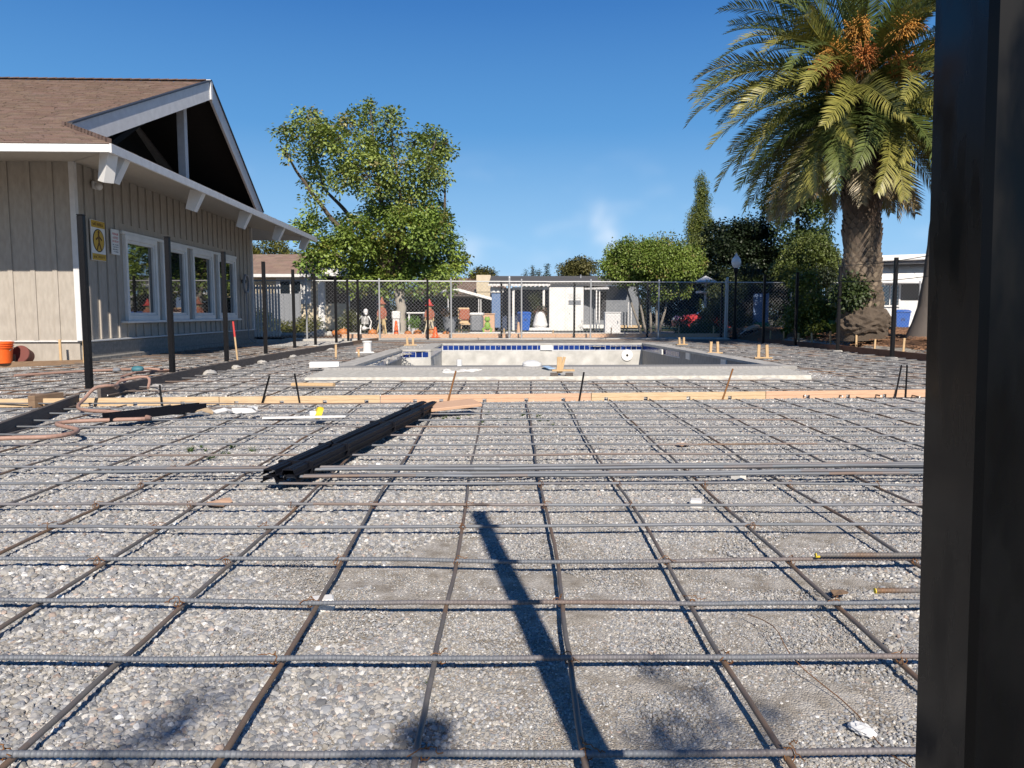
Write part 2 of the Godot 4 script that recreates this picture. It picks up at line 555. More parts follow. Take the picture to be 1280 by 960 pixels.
func gravel() -> void:
	var g := Geo.new()
	sheet(g, -6.5, 6.5, 1.5, -9.0, 0.06, ground_height)
	sheet(g, -14, -6.5, 1.5, -9.0, 0.3, ground_height)
	sheet(g, 6.5, 8.9, 1.5, -9.0, 0.3, ground_height)
	sheet(g, -14, 8.9, -9.0, -11.6, 0.2, ground_height)
	sheet(g, -14, -2.9, -11.6, -23.8, 0.3, ground_height)
	sheet(g, 4.6, 8.9, -11.6, -23.8, 0.3, ground_height)
	sheet(g, -14, 8.9, -23.8, -30.6, 0.3, ground_height)
	struct("gravel_ground", g, M.gravel, "grey and tan gravel base under the rebar across the site", "gravel ground")
	# loose stones: three sizes in patches, sorted by eye: cobbles at the left, fines down the middle
	var fine := []
	var mid := []
	var coarse := []
	var sparse := []
	for i in 3:
		fine.append(stone_patch(0.44, 0.0028, 0.0062, 2300, 0, 0.2))
		sparse.append(stone_patch(0.44, 0.0016, 0.0042, 2700, 0, 0.28))
		mid.append(stone_patch(0.5, 0.005, 0.0115, 1150, 0, 0.28))
		coarse.append(stone_patch(0.5, 0.0075, 0.0165, 420, 1, 0.2))
	var xf := [[], [], [], [], [], [], [], [], [], [], [], []]
	var put := func(kind: int, x: float, z: float, s: float) -> void:
		var k := rng.randi() % 3
		x += rng.randf_range(-0.06, 0.06)
		z += rng.randf_range(-0.06, 0.06)
		var b := Basis(Vector3.UP, rng.randf() * TAU).scaled(Vector3(s, s, s))
		xf[kind * 3 + k].append(Transform3D(b, Vector3(x, ground_height(x, z) - (0.0025 if kind == 0 else 0.0006), z)))
	var z := -1.05
	while z > -8.7:
		var half := 0.72 * -z + 0.7
		var x := -half
		while x < minf(half, 0.62 * -z + 0.6):
			var lump := wob.get_noise_2d(x * 55.0 + 400.0, z * 55.0)
			var left := smoothstep(-0.35, -1.3, x + z * 0.12 + 0.25)
			var right := smoothstep(0.35, 1.0, x + z * 0.1 + 0.1)
			var coarse_here := lump * 1.3 + left * 0.75 + right * 0.28 - 0.22 + 0.12 * smoothstep(-2.2, -4.0, z)
			if z > -5.5:
				put.call(3, x, z, 1.0)
				if lump > -0.12 or rng.randf() < 0.25:
					put.call(0, x, z, 1.0)
					put.call(0, x + 0.2, z + 0.2, 1.1)
			if coarse_here > 0.02 or z < -4.0:
				put.call(1, x, z, rng.randf_range(0.8, 1.15))
			if coarse_here > 0.15:
				put.call(1, x + 0.15, z, 1.0)
			if coarse_here > 0.3:
				put.call(2, x, z, rng.randf_range(0.8, 1.05) * (0.75 if x > 0 else 1.0))
			x += 0.36
		z -= 0.36
	z = -8.5
	while z > -28.0:
		var x := -9.0
		while x < 8.5:
			if absf(x) < 0.72 * -z + 0.5 and not in_pool_slab(x, z) and not (x < -8.4 and z < -14.8) and not (x > 8.3):
				put.call(1, x, z, rng.randf_range(1.0, 1.7))
				if rng.randf() < 0.3:
					put.call(2, x, z, rng.randf_range(0.9, 1.5))
			x += 0.5
		z -= 0.5
	var sets := [fine[0], fine[1], fine[2], mid[0], mid[1], mid[2], coarse[0], coarse[1], coarse[2], sparse[0], sparse[1], sparse[2]]
	for i in 12:
		var o := many("gravel", sets[i], M.stone, xf[i], [])
		tag(o, ["fine grit between the rebars", "crushed gravel spread under the rebars", "rounded cobbles among the gravel", "loose grit on the dusty patches"][i / 3] + [", first spread", ", second spread", ", third spread"][i % 3], "gravel")


func terrain() -> void:
	var g := Geo.new()
	var flat := func(_x: float, _z: float) -> float: return -0.06
	sheet(g, -500, 500, 120, 1.5, 100, flat)
	sheet(g, -500, -3.2, 1.5, -30.4, 60, flat)
	sheet(g, 5.0, 500, 1.5, -30.4, 60, flat)
	sheet(g, -3.2, 5.0, 1.5, -11.8, 60, flat)
	sheet(g, -3.2, 5.0, -23.9, -30.4, 60, flat)
	sheet(g, -500, 500, -30.4, -700, 120, flat)
	struct("ground", g, M.terrain, "bare earth ground running out to the horizon", "ground")
	var r := Geo.new()
	var road := func(x: float, z: float) -> float: return 0.02 + 0.003 * wob.get_noise_2d(x * 20.0, z * 20.0)
	sheet(r, -60, 60, -33.2, -43.0, 3.0, road)
	struct("road", r, M.asphalt, "dark asphalt road between the back fence and the houses", "road")
	var l := Geo.new()
	sheet(l, -30, 40, -43.0, -60.0, 3.0, func(x: float, z: float) -> float: return 0.04 + 0.02 * wob.get_noise_2d(x * 30.0, z * 30.0))
	struct("yard", l, M.lawn, "dry grass yards round the mobile homes", "yard")
	var b := Geo.new()
	sheet(b, -14, 16, -30.2, -33.2, 0.25, func(x: float, z: float) -> float: return 0.06 + 0.06 * wob.get_noise_2d(x * 80.0, z * 80.0))
	struct("planting_bed", b, M.bark_mulch, "strip of bark mulch behind the back chain link fence", "planting bed")
	var k := Geo.new()
	for i in 20:
		k.bbox(Vector3(-27 + i * 3.0, 0.08, -33.2), Vector3(2.985, 0.2, 0.16), 0.02)
	struct("kerb", k, M.concrete, "pale concrete kerb between mulch bed and road", "kerb")
	var m := Geo.new()
	sheet(m, 8.75, 26, -10, -34, 0.3, mound)
	struct("bark_mound", m, M.bark_mulch, "low mound of brown bark round the palm trunks", "mound")
	var s := Geo.new()
	sheet(s, 8.7, 9.35, -10, -26, 0.2, func(x: float, z: float) -> float: return mound(x, z) + 0.015)
	struct("gravel_strip", s, M.gravel, "pale gravel strip between the brown edging board and the bark mound", "gravel strip")
	var ch := Geo.new()
	for i in 70:
		ch.box(Vector3.ZERO + Vector3(rng.randf_range(-0.5, 0.5), 0.01, rng.randf_range(-0.5, 0.5)), Vector3(rng.randf_range(0.03, 0.09), 0.008, rng.randf_range(0.015, 0.03)), Basis.from_euler(Vector3(rng.randf_range(-0.4, 0.4), rng.randf() * TAU, rng.randf_range(-0.4, 0.4))))
	var xf := []
	var cs := []
	for i in 420:
		var x := rng.randf_range(9.3, 15.0)
		var z := rng.randf_range(-14, -33)
		xf.append(Transform3D(Basis(Vector3.UP, rng.randf() * TAU), Vector3(x, mound(x, z), z)))
		var f := rng.randf_range(0.6, 1.3)
		cs.append(Color(0.26 * f, 0.14 * f, 0.075 * f))
	tag(many("bark_chips", ch.mesh(), M.painted, xf, cs), "loose brown bark chips lying on the mound below the palms", "bark chips")
	# concrete walk along the back fence
	var w := Geo.new()
	for i in 7:
		w.bbox(Vector3(-7.3 + i * 2.4, 0.0, -28.9 - 0.18 * i), Vector3(2.39, 0.14, 1.2), 0.015, Basis(Vector3.UP, 0.075))
	struct("walk", w, M.concrete, "pale concrete strip at the foot of the back fence", "walk")


# ---------------------------------------------------------------- rebar
func bar_cols(n: int, rust: float, sd: float, warm: float) -> Array:
	var out := []
	for i in n:
		var k := clampf(wob.get_noise_2d(i * 5.0 * 14.0 / n * 6.0, sd * 37.0) * 1.6 + rust, 0.0, 1.0)
		var f := 1.0 + 0.25 * wob.get_noise_2d(i * 40.0, sd * 11.0)
		var c := Color(0.165, 0.178, 0.2).lerp(Color(0.16, 0.135, 0.11), warm).lerp(Color(0.22, 0.115, 0.05), k * 0.8)
		out.append(Color(c.r * f, c.g * f, c.b * f))
	return out


func bar(a: Vector3, b: Vector3, r: float, segs: int, sides: int, wiggle: float, rust: float, warm: float, ribs := 0.0, rusty_at: Array = []) -> Geo:
	var g := Geo.new()
	var sd := rng.randf() * 100.0
	var pts := []
	var rad := []
	var n := segs
	var length := a.distance_to(b)
	if ribs > 0.0:
		n = int(length / ribs) * 3
	for i in n + 1:
		var t := float(i) / n
		var p := a.lerp(b, t)
		p.y += wiggle * 0.5 * wob.get_noise_2d(t * length * 40.0, sd * 20.0)
		var off := wiggle * wob.get_noise_2d(t * length * 30.0 + 500.0, sd * 20.0)
		if absf(b.x - a.x) > absf(b.z - a.z):
			p.z += off
		else:
			p.x += off
		pts.append(p)
		rad.append(r * (1.16 if i % 3 == 0 else 0.95) if ribs > 0.0 else r)
	var cols := bar_cols(n + 1, rust, sd, warm)
	for k in rusty_at:
		var f := rng.randf_range(0.0, 0.6)
		for i in n + 1:
			var near_by := exp(-pow((pts[i].z - k) / 0.06, 2.0)) * f
			cols[i] = cols[i].lerp(Color(0.26, 0.135, 0.055), near_by)
	g.tube(pts, rad, sides, true, cols)
	return g


func wire_tie_mesh(sd: int) -> ArrayMesh:
	var r := RandomNumberGenerator.new()
	r.seed = sd
	var g := Geo.new()
	for s in [-1, 1]:
		var pts := []
		for i in 9:
			var a := TAU * i / 8.0
			pts.append(Vector3(cos(a) * 0.0095 * s + 0.004 * sin(a), 0.003 + sin(a) * 0.013, cos(a) * 0.011))
		g.tube(pts, 0.0016, 4)
	for k in 2:
		var pts := []
		for i in 7:
			pts.append(Vector3(r.randf_range(-0.006, 0.006) + 0.006 * i * (1 if k else -1), 0.022 + r.randf_range(-0.004, 0.008) - 0.002 * i, 0.004 * i))
		g.tube(pts, 0.0015, 4)
	return g.mesh()


func rebar() -> void:
	var near := thing("rebar_mat", "wide grid of rebar over the open gravel in front of the long form board", "rebar mat")
	var cols := [-5.4, -4.95, -4.5, -4.05, -3.56, -3.07, -2.55, -2.06, -1.58, -1.1, -0.62, -0.17, 0.16, 0.6, 1.07, 1.55, 2.03, 2.5, 2.98, 3.46, 3.95, 4.4, 4.85]
	var top := [0.06, 0.0, 0.0, 0.05, 0.0, 0.0, 0.0, 0.0, -0.03, 0.02, -0.17, -0.14, 0.0, -0.02, 0.0, -0.02, 0.0, 0.02, 0.0, 0.0, 0.0, 0.0, 0.0]
	for i in cols.size():
		var x: float = cols[i]
		obj("rebar", bar(Vector3(x + rng.randf_range(-0.015, 0.015), 0.042, -0.6), Vector3(x + top[i], 0.045, -8.35 - 0.1 * x), 0.0075, 140, 8, 0.03, 0.14, 0.7, 0.0, [-1.135, -1.58, -2.034, -2.449, -2.873, -3.348, -3.733, -4.195]), M.steel, near)
	var rows := [-1.135, -1.58, -2.034, -2.449, -2.873, -3.348, -3.733, -4.195, -4.64, -5.085, -5.492, -5.93, -6.351, -6.76, -7.2, -7.62, -8.05]
	for i in rows.size():
		var zz: float = rows[i]
		var tilt := rng.randf_range(-0.008, 0.008)
		var nearby := zz > -3.0
		obj("rebar", bar(Vector3(-6.2, 0.06, zz - tilt * 6), Vector3(5.4, 0.06, zz + tilt * 6), 0.0075, 40, 10 if nearby else 8, 0.026, -0.08, 0.0, 0.0125 if nearby else 0.0), M.steel, near)
	var tie_shapes := []
	for i in 6:
		tie_shapes.append(wire_tie_mesh(i))
	for row in range(1, 9):
		for i in range(7, 19):
			if absf(cols[i]) > -rows[row] * 0.7 or rng.randf() < 0.3:
				continue
			var t := obj("wire_tie", tie_shapes[rng.randi() % 6], M.wire, near)
			t.position = Vector3(cols[i] + top[i] * (-rows[row] - 0.6) / 7.75, 0.05, rows[row])
			t.rotation.y = rng.randf() * TAU
	# the mat round the pool and the one beside the building
	var back := thing("rebar_mat", "rebar grid on the gravel round the empty pool behind the form board", "rebar mat")
	for i in 37:
		var zz := -9.35 - i * 0.45
		if zz > -11.0:
			obj("rebar", bar(Vector3(-4.85, 0.06, zz), Vector3(8.2, 0.06, zz - 0.2), 0.009, 20, 5, 0.04, 0.0, 0.3), M.steel, back)
		elif zz > -24.2:
			obj("rebar", bar(Vector3(-4.8, 0.06, zz), Vector3(-3.15, 0.06, zz), 0.009, 4, 5, 0.04, 0.0, 0.3), M.steel, back)
			obj("rebar", bar(Vector3(4.85, 0.06, zz), Vector3(8.25, 0.06, zz), 0.009, 8, 5, 0.04, 0.0, 0.3), M.steel, back)
	for i in 9:
		obj("rebar", bar(Vector3(-4.8, 0.06, -24.3 - i * 0.45), Vector3(8.3, 0.06, -24.3 - i * 0.45), 0.009, 20, 5, 0.04, 0.0, 0.3), M.steel, back)
	for i in 29:
		var x := -4.7 + i * 0.45
		if x < -3.15 or x > 4.85:
			obj("rebar", bar(Vector3(x, 0.042, -8.9), Vector3(x, 0.042, -28.0), 0.009, 30, 5, 0.06, 0.1, 0.7), M.steel, back)
		else:
			obj("rebar", bar(Vector3(x, 0.042, -8.9), Vector3(x, 0.042, -10.95), 0.009, 6, 5, 0.04, 0.1, 0.7), M.steel, back)
	var side := thing("rebar_mat", "rebar grid between the dark form board and the clubhouse wall", "rebar mat")
	for i in 30:
		var zz := -8.9 - i * 0.45
		obj("rebar", bar(Vector3(-8.4, 0.055, zz), Vector3(-5.1, 0.06, zz - 0.1), 0.009, 8, 5, 0.05, 0.15, 0.5), M.steel, side)
	for i in 8:
		obj("rebar", bar(Vector3(-8.2 + i * 0.42, 0.04, -8.7), Vector3(-8.25 + i * 0.42, 0.04, -14.6 if i < 1 else -22.5), 0.009, 20, 5, 0.05, 0.15, 0.5), M.steel, side)
	# loose bars lying on the near mat
	var loose := [
		[Vector3(-1.33, 0.088, -4.24), Vector3(3.4, 0.083, -4.42), "loose grey rebar lying nearest of the stack across the mat"],
		[Vector3(-1.2, 0.085, -4.3), Vector3(3.6, 0.085, -4.5), "loose grey rebar second from the front of the stack across the mat"],
		[Vector3(-2.59, 0.082, -4.42), Vector3(3.2, 0.082, -4.62), "long loose rebar whose end shows left of the black rail bundle"],
		[Vector3(-2.45, 0.085, -4.5), Vector3(3.5, 0.082, -4.72), "long loose rebar rearmost of the stack across the mat"],
		[Vector3(-1.1, 0.102, -4.37), Vector3(3.3, 0.1, -4.56), "loose grey rebar riding on top of the stack across the mat"]]
	for l in loose:
		tag(obj("loose_rebar", bar(l[0], l[1], 0.0094, 30, 8, 0.02, -0.2, 0.0), M.steel), l[2], "rebar", "loose bars laid across the near mat")
	var tips := [[Vector3(1.156, 0.085, -2.85), Vector3(2.6, 0.085, -2.87), "rebar with a yellow painted tip beside the dark post"], [Vector3(1.205, 0.085, -2.475), Vector3(2.6, 0.085, -2.50), "short showing rebar with a yellow tip nearer the camera by the dark post"]]
	for l in tips:
		var t := thing("tipped_rebar", l[2], "rebar", Vector3.ZERO, 0.0, "bars with yellow tips")
		obj("bar", bar(l[0], l[1], 0.009, 12, 8, 0.01, 0.25, 0.6, 0.0125), M.steel, t)
		var g := Geo.new()
		g.tube([l[0] - Vector3(0.003, 0, 0), l[0] + Vector3(0.012, 0, 0)], 0.0098, 8)
		obj("painted_tip", g, M.yellow, t)


# ---------------------------------------------------------------- form boards and stakes
func board(a: Vector3, b: Vector3, h: float, w: float, notches: Array = []) -> Geo:
	var g := Geo.new()
	var mid := (a + b) * 0.5
	var dir := (b - a).normalized()
	var basis := Basis(dir, Vector3.UP, dir.cross(Vector3.UP))
	var length := a.distance_to(b)
	if notches.is_empty():
		g.bbox(mid + Vector3(0, h * 0.5, 0), Vector3(length, h, w), 0.003, basis)
		return g
	g.bbox(mid + Vector3(0, 0.038 + (h - 0.038) * 0.5, 0), Vector3(length, h - 0.038, w), 0.003, basis)
	var cuts := [0.0]
	for k in notches:
		var t: float = (k - a.x) / (b.x - a.x) * length
		if t > 0.06 and t < length - 0.06:
			cuts.append(t - 0.022)
			cuts.append(t + 0.022)
	cuts.append(length)
	for i in range(0, cuts.size(), 2):
		var l: float = cuts[i + 1] - cuts[i]
		g.box(a + dir * (cuts[i] + l * 0.5) + Vector3(0, 0.019, 0), Vector3(l, 0.038, w - 0.004), basis)
	return g


func forms() -> void:
	var zat := func(x: float) -> float: return -8.62 - 0.098 * x
	var joints := [-6.4, -4.62, -3.18, -1.46, 0.9, 2.95, 5.6]
	var names := ["pale form board left of the first steel post", "pale form board between the dark board end and first steel post", "yellowish form board behind the white scraps", "pinkish form board behind the far end of the black rail bundle", "pale form board in front of the wooden step stand", "pinkish form board at the dark post end"]
	var notches := [-4.95, -4.5, -4.05, -3.56, -3.0, -2.52, -2.06, -1.61, -1.08, -0.79, -0.31, 0.16, 0.58, 1.07, 1.53, 2.03, 2.52, 2.98, 3.46, 3.95, 4.4]
	for i in 6:
		var a := Vector3(joints[i] + 0.003, 0.012, zat.call(joints[i]))
		var b := Vector3(joints[i + 1] - 0.003, 0.012 + rng.randf_range(-0.003, 0.003), zat.call(joints[i + 1]))
		tag(obj("form_board", board(a, b, 0.088, 0.038, notches), M.pink_lumber if i in [3, 5] else M.fresh_lumber), names[i], "form board", "boards of the long form across the gravel")
	var splice := board(Vector3(-5.05, 0.012, zat.call(-5.05) + 0.1), Vector3(-4.95, 0.012, zat.call(-4.95) - 0.25), 0.13, 0.09)
	tag(obj("timber_block", splice, M.brown_lumber), "short dark timber block against the form board at the left edge", "timber block")
	tag(obj("form_board", board(Vector3(-3.9, 0.0, -5.4), Vector3(-4.66, 0.0, -8.2), 0.135, 0.04), M.old_lumber), "weathered dark form board running from the left edge to the long form", "form board")
	var run := [Vector3(-4.72, 0.0, -8.75), Vector3(-4.93, 0.0, -11.6), Vector3(-5.06, 0.0, -15.2), Vector3(-5.0, 0.0, -19.6), Vector3(-4.86, 0, -23.5), Vector3(-4.7, 0.0, -27.0)]
	var where := ["nearest", "second", "third", "fourth", "last"]
	for i in 5:
		tag(obj("form_board", board(run[i] + Vector3(0, 0.004 * i, 0.01), run[i + 1], 0.15, 0.04), M.old_lumber if i < 4 else M.brown_lumber), "dark form board along the clubhouse posts, %s from the camera" % where[i], "form board", "dark boards along the left posts")
	var right := [Vector3(8.62, 0, -14.2), Vector3(8.7, 0, -18.2), Vector3(8.72, 0, -22.2), Vector3(8.5, 0, -26.6)]
	for i in 3:
		tag(obj("edging_board", board(right[i], right[i + 1] + Vector3(0, 0, 0.01), 0.16, 0.04), M.rust_board), "reddish brown edging board along the right posts, %s of three" % ["nearest", "middle", "farthest"][i], "edging board", "brown boards edging the bark mound")
	var bk := [Vector3(-6.5, 0.06, -29.4), Vector3(-2.4, 0.06, -29.75), Vector3(1.7, 0.06, -30.05), Vector3(5.2, 0.06, -30.3), Vector3(8.6, 0.06, -30.5)]
	var wh := ["behind the step of the pool", "behind the skimmer gap", "behind the white drain fitting", "behind the topiary stems"]
	for i in 4:
		tag(obj("form_board", board(bk[i], bk[i + 1] - Vector3(0.01, 0, 0), 0.16, 0.04), M.pink_lumber), "thin form board along the back fence, " + wh[i], "form board", "boards at the foot of the back fence")
	# round steel stakes leaning along the long form
	var st := [[325, Vector3(-2.73, 0, -8.32), Vector3(0.14, 0.42, 0.05), "dark steel stake leaning right in front of the yellowish form board"], [383, Vector3(-2.32, 0, -8.36), Vector3(-0.07, 0.44, -0.02), "dark steel stake leaning left behind the yellow cap"], [565, Vector3(-0.72, 0, -8.5), Vector3(0.12, 0.46, -0.06), "brown steel stake leaning right near the end of the wood scrap"], [725, Vector3(0.76, 0, -8.66), Vector3(0.07, 0.43, -0.03), "black steel stake below the wooden step stand"], [905, Vector3(2.43, 0, -8.83), Vector3(0.16, 0.46, -0.06), "brown steel stake leaning right in front of the pool apron"], [1115, Vector3(4.52, 0, -9.02), Vector3(0.09, 0.5, -0.03), "grey steel stake leaning beside the dark post"], [1130, Vector3(4.66, 0, -9.05), Vector3(0.0, 0.5, 0.0), "upright black steel stake beside the dark post"], [218, Vector3(-3.76, 0, -8.2), Vector3(-0.03, 0.3, -0.03), "short dark steel stake behind the form board by the first post"]]
	for s in st:
		var g := Geo.new()
		var p: Vector3 = s[1]
		var q: Vector3 = p + s[2] * 0.78
		g.tube([p - s[2] * 0.3, q, q + s[2] * 0.015], [0.0105, 0.0105, 0.007], 8, true)
		tag(obj("steel_stake", g, M.wire if "brown" in s[3] else M.black_post), s[3], "stake", "steel stakes holding the form board")
	# wooden stakes behind the right edging board
	var ws := [[8.86, -21.4, 0.48], [9.0, -20.1, 0.5], [9.3, -20.4, 0.62], [8.9, -25.2, 0.4], [8.9, -23.9, 0.36], [8.85, -22.7, 0.4], [8.9, -18.9, 0.34], [8.95, -17.6, 0.42], [8.85, -16.1, 0.36], [8.9, -15.5, 0.44], [8.92, -26.6, 0.38]]
	var far_stakes := [[-0.3, -30.0, 0.42], [1.6, -30.2, 0.36], [3.9, -30.4, 0.45], [5.1, -30.4, 0.36], [6.6, -30.55, 0.5], [8.0, -30.6, 0.5]]
	var i := 0
	var wn := ["left of the palm root", "below the palm root", "tallest one beside the palm root", "near the globe lamp", "below the bright leafy shrub", "below the arching ferns", "below the blue bin", "behind the sagging wires", "nearest the dark post but one", "nearest the dark post", "farthest of all by the lamp"]
	for s in ws:
		tag(stake(Vector3(s[0], mound(s[0], s[1]) - 0.1, s[1]), s[2] + 0.1), "pale wooden stake behind the brown edging board, " + wn[i], "stake", "wooden stakes on the bark mound")
		i += 1
	i = 0
	for s in far_stakes:
		tag(stake(Vector3(s[0], 0.0, s[1]), s[2]), "short wooden stake at the back form board, %s" % ["left of the grey gate post", "in front of the white shed", "near the metal cabinet", "left of the topiary stems", "below the topiary stems", "below the red car"][i], "stake", "wooden stakes at the back form")
		i += 1
	for s in [[-3.9, -17.0, 0.32, "reddish wooden stake standing tall beside the pool corner"], [-3.45, -17.3, 0.2, "shorter reddish wooden stake beside the pool corner"], [-8.78, -14.95, 0.5, "thin stake against the clubhouse front wall"], [-8.3, -14.9, 0.5, "thin stake at the clubhouse corner"]]:
		tag(stake(Vector3(s[0], 0, s[1]), s[2]), s[3], "stake")
	# two old boards along the front of the clubhouse
	tag(obj("timber_plank", board(Vector3(-11.5, 0.0, -13.0), Vector3(-8.3, 0.0, -15.1), 0.1, 0.04), M.brown_lumber), "long brown plank on edge along the clubhouse front", "plank")
	tag(obj("timber_plank", board(Vector3(-11.5, 0.1, -13.35), Vector3(-9.4, 0.1, -14.55), 0.13, 0.04), M.brown_lumber), "shorter brown plank set higher behind it, below the orange bucket", "plank")


func stake(at: Vector3, h: float) -> MeshInstance3D:
	var g := Geo.new()
	var b := Basis.from_euler(Vector3(rng.randf_range(-0.06, 0.06), rng.randf_range(-0.4, 0.4), rng.randf_range(-0.06, 0.06)))
	g.bbox(at + b * Vector3(0, h * 0.5, 0), Vector3(0.045, h, 0.03), 0.003, b)
	return obj("wooden_stake", g, M.stake_wood)


# ---------------------------------------------------------------- posts and fences
func post_geo(h: float, w: float) -> Geo:
	var g := Geo.new()
	g.bbox(Vector3(0, h * 0.5 - 0.1, 0), Vector3(w, h + 0.2, w), 0.006)
	return g


func posts() -> void:
	# the dark post at the camera's side, with its bolt hole
	var p := thing("steel_post", "close tall dark steel post filling the right edge of the view", "post", Vector3(0.3705, 0, -0.545), -0.02)
	p.rotation.z = 0.022
	var g := Geo.new()
	g.bbox(Vector3(0, 1.05, 0), Vector3(0.075, 2.3, 0.075), 0.0045)
	obj("shaft", g, M.black, p)
	var hole := Geo.new()
	hole.tube([Vector3(-0.0380, 1.222, 0.008), Vector3(-0.030, 1.222, 0.008)], 0.0042, 14)
	obj("bolt_hole", hole, M.dark_paint, p)
	var cap := Geo.new()
	cap.bbox(Vector3(0, 2.21, 0), Vector3(0.082, 0.02, 0.082), 0.005)
	obj("cap", cap, M.black, p)
	var left := [[-5.30, -9.6, "beside the yellow sign"], [-5.46, -12.33, "before the first window gap"], [-5.68, -15.29, "in front of the last clubhouse window"], [-5.83, -18.2, "just past the clubhouse far corner"], [-6.06, -21.44, "in front of the grey fence panel"], [-6.0, -23.5, "before the tan house porch"], [-5.75, -25.2, "in front of the pale porch post"], [-5.7, -26.8, "second from the back corner"], [-5.5, -27.6, "at the back left corner"]]
	var proto: Node3D = null
	for l in left:
		var label: String = "black square steel post on the clubhouse side " + l[2]
		if proto == null:
			proto = thing("steel_post", label, "post", Vector3(l[0], 0, l[1]), 0.03, "bare steel posts round the site")
			obj("shaft", post_geo(2.2, 0.075), M.black_post, proto)
			var pl := Geo.new()
			pl.bbox(Vector3(0, 2.208, 0), Vector3(0.08, 0.012, 0.08), 0.003)
			obj("cap", pl, M.black_post, proto)
			var bs := Geo.new()
			bs.lathe([[0.0, 0.05], [0.11, 0.045], [0.14, 0.0], [0.15, -0.1]], 14)
			obj("concrete_footing", bs, M.concrete, proto)
		else:
			copy(proto, "steel_post", label, Vector3(l[0], 0, l[1]), rng.randf_range(-0.06, 0.06))
	for l in [[-3.1, -28.41, "hiding the red scarecrow"], [-0.4, -29.27, "in front of the dark blue wall"], [2.42, -30.0, "at the edge of the white shed"], [5.3, -30.19, "in front of the topiary"], [8.19, -30.19, "at the back right corner"]]:
		copy(proto, "steel_post", "thin black steel post along the back " + l[2], Vector3(l[0], 0, l[1]), 0.05)
	for l in [[7.86, -24.1, "beside the tall blue cabinet"], [8.46, -22.98, "in front of the leafy shrubs"], [8.51, -20.1, "left of the palm trunk base"], [8.36, -16.9, "right of the palm, before the blue bin"]]:
		copy(proto, "steel_post", "black square steel post on the palm side " + l[2], Vector3(l[0], 0, l[1]), 0.02)


func chain_panel(w: float, h: float) -> Geo:
	var g := Geo.new()
	var p := 0.135
	var r := 0.0034
	var k := -h
	while k < w:
		for s in [0, 1]:
			var a := Vector2(k, 0)
			var b := Vector2(k + h, h)
			if a.x < 0:
				a = Vector2(0, -k)
			if b.x > w:
				b = Vector2(w, w - k)
			if b.x - a.x > 0.01:
				if s == 1:
					a.y = h - a.y
					b.y = h - b.y
				var zz := 0.003 if s else -0.003
				var d := Vector3(b.x - a.x, b.y - a.y, 0).normalized()
				var nrm := Vector3(-d.y, d.x, 0) * r
				var A := Vector3(a.x, a.y, zz)
				var B := Vector3(b.x, b.y, zz)
				var f := Vector3(0, 0, r)
				g.quad(A - nrm, B - nrm, B + f, A + f)
				g.quad(A + f, B + f, B + nrm, A + nrm)
				g.quad(A + nrm, B + nrm, B - nrm, A - nrm)
		k += p
	return g


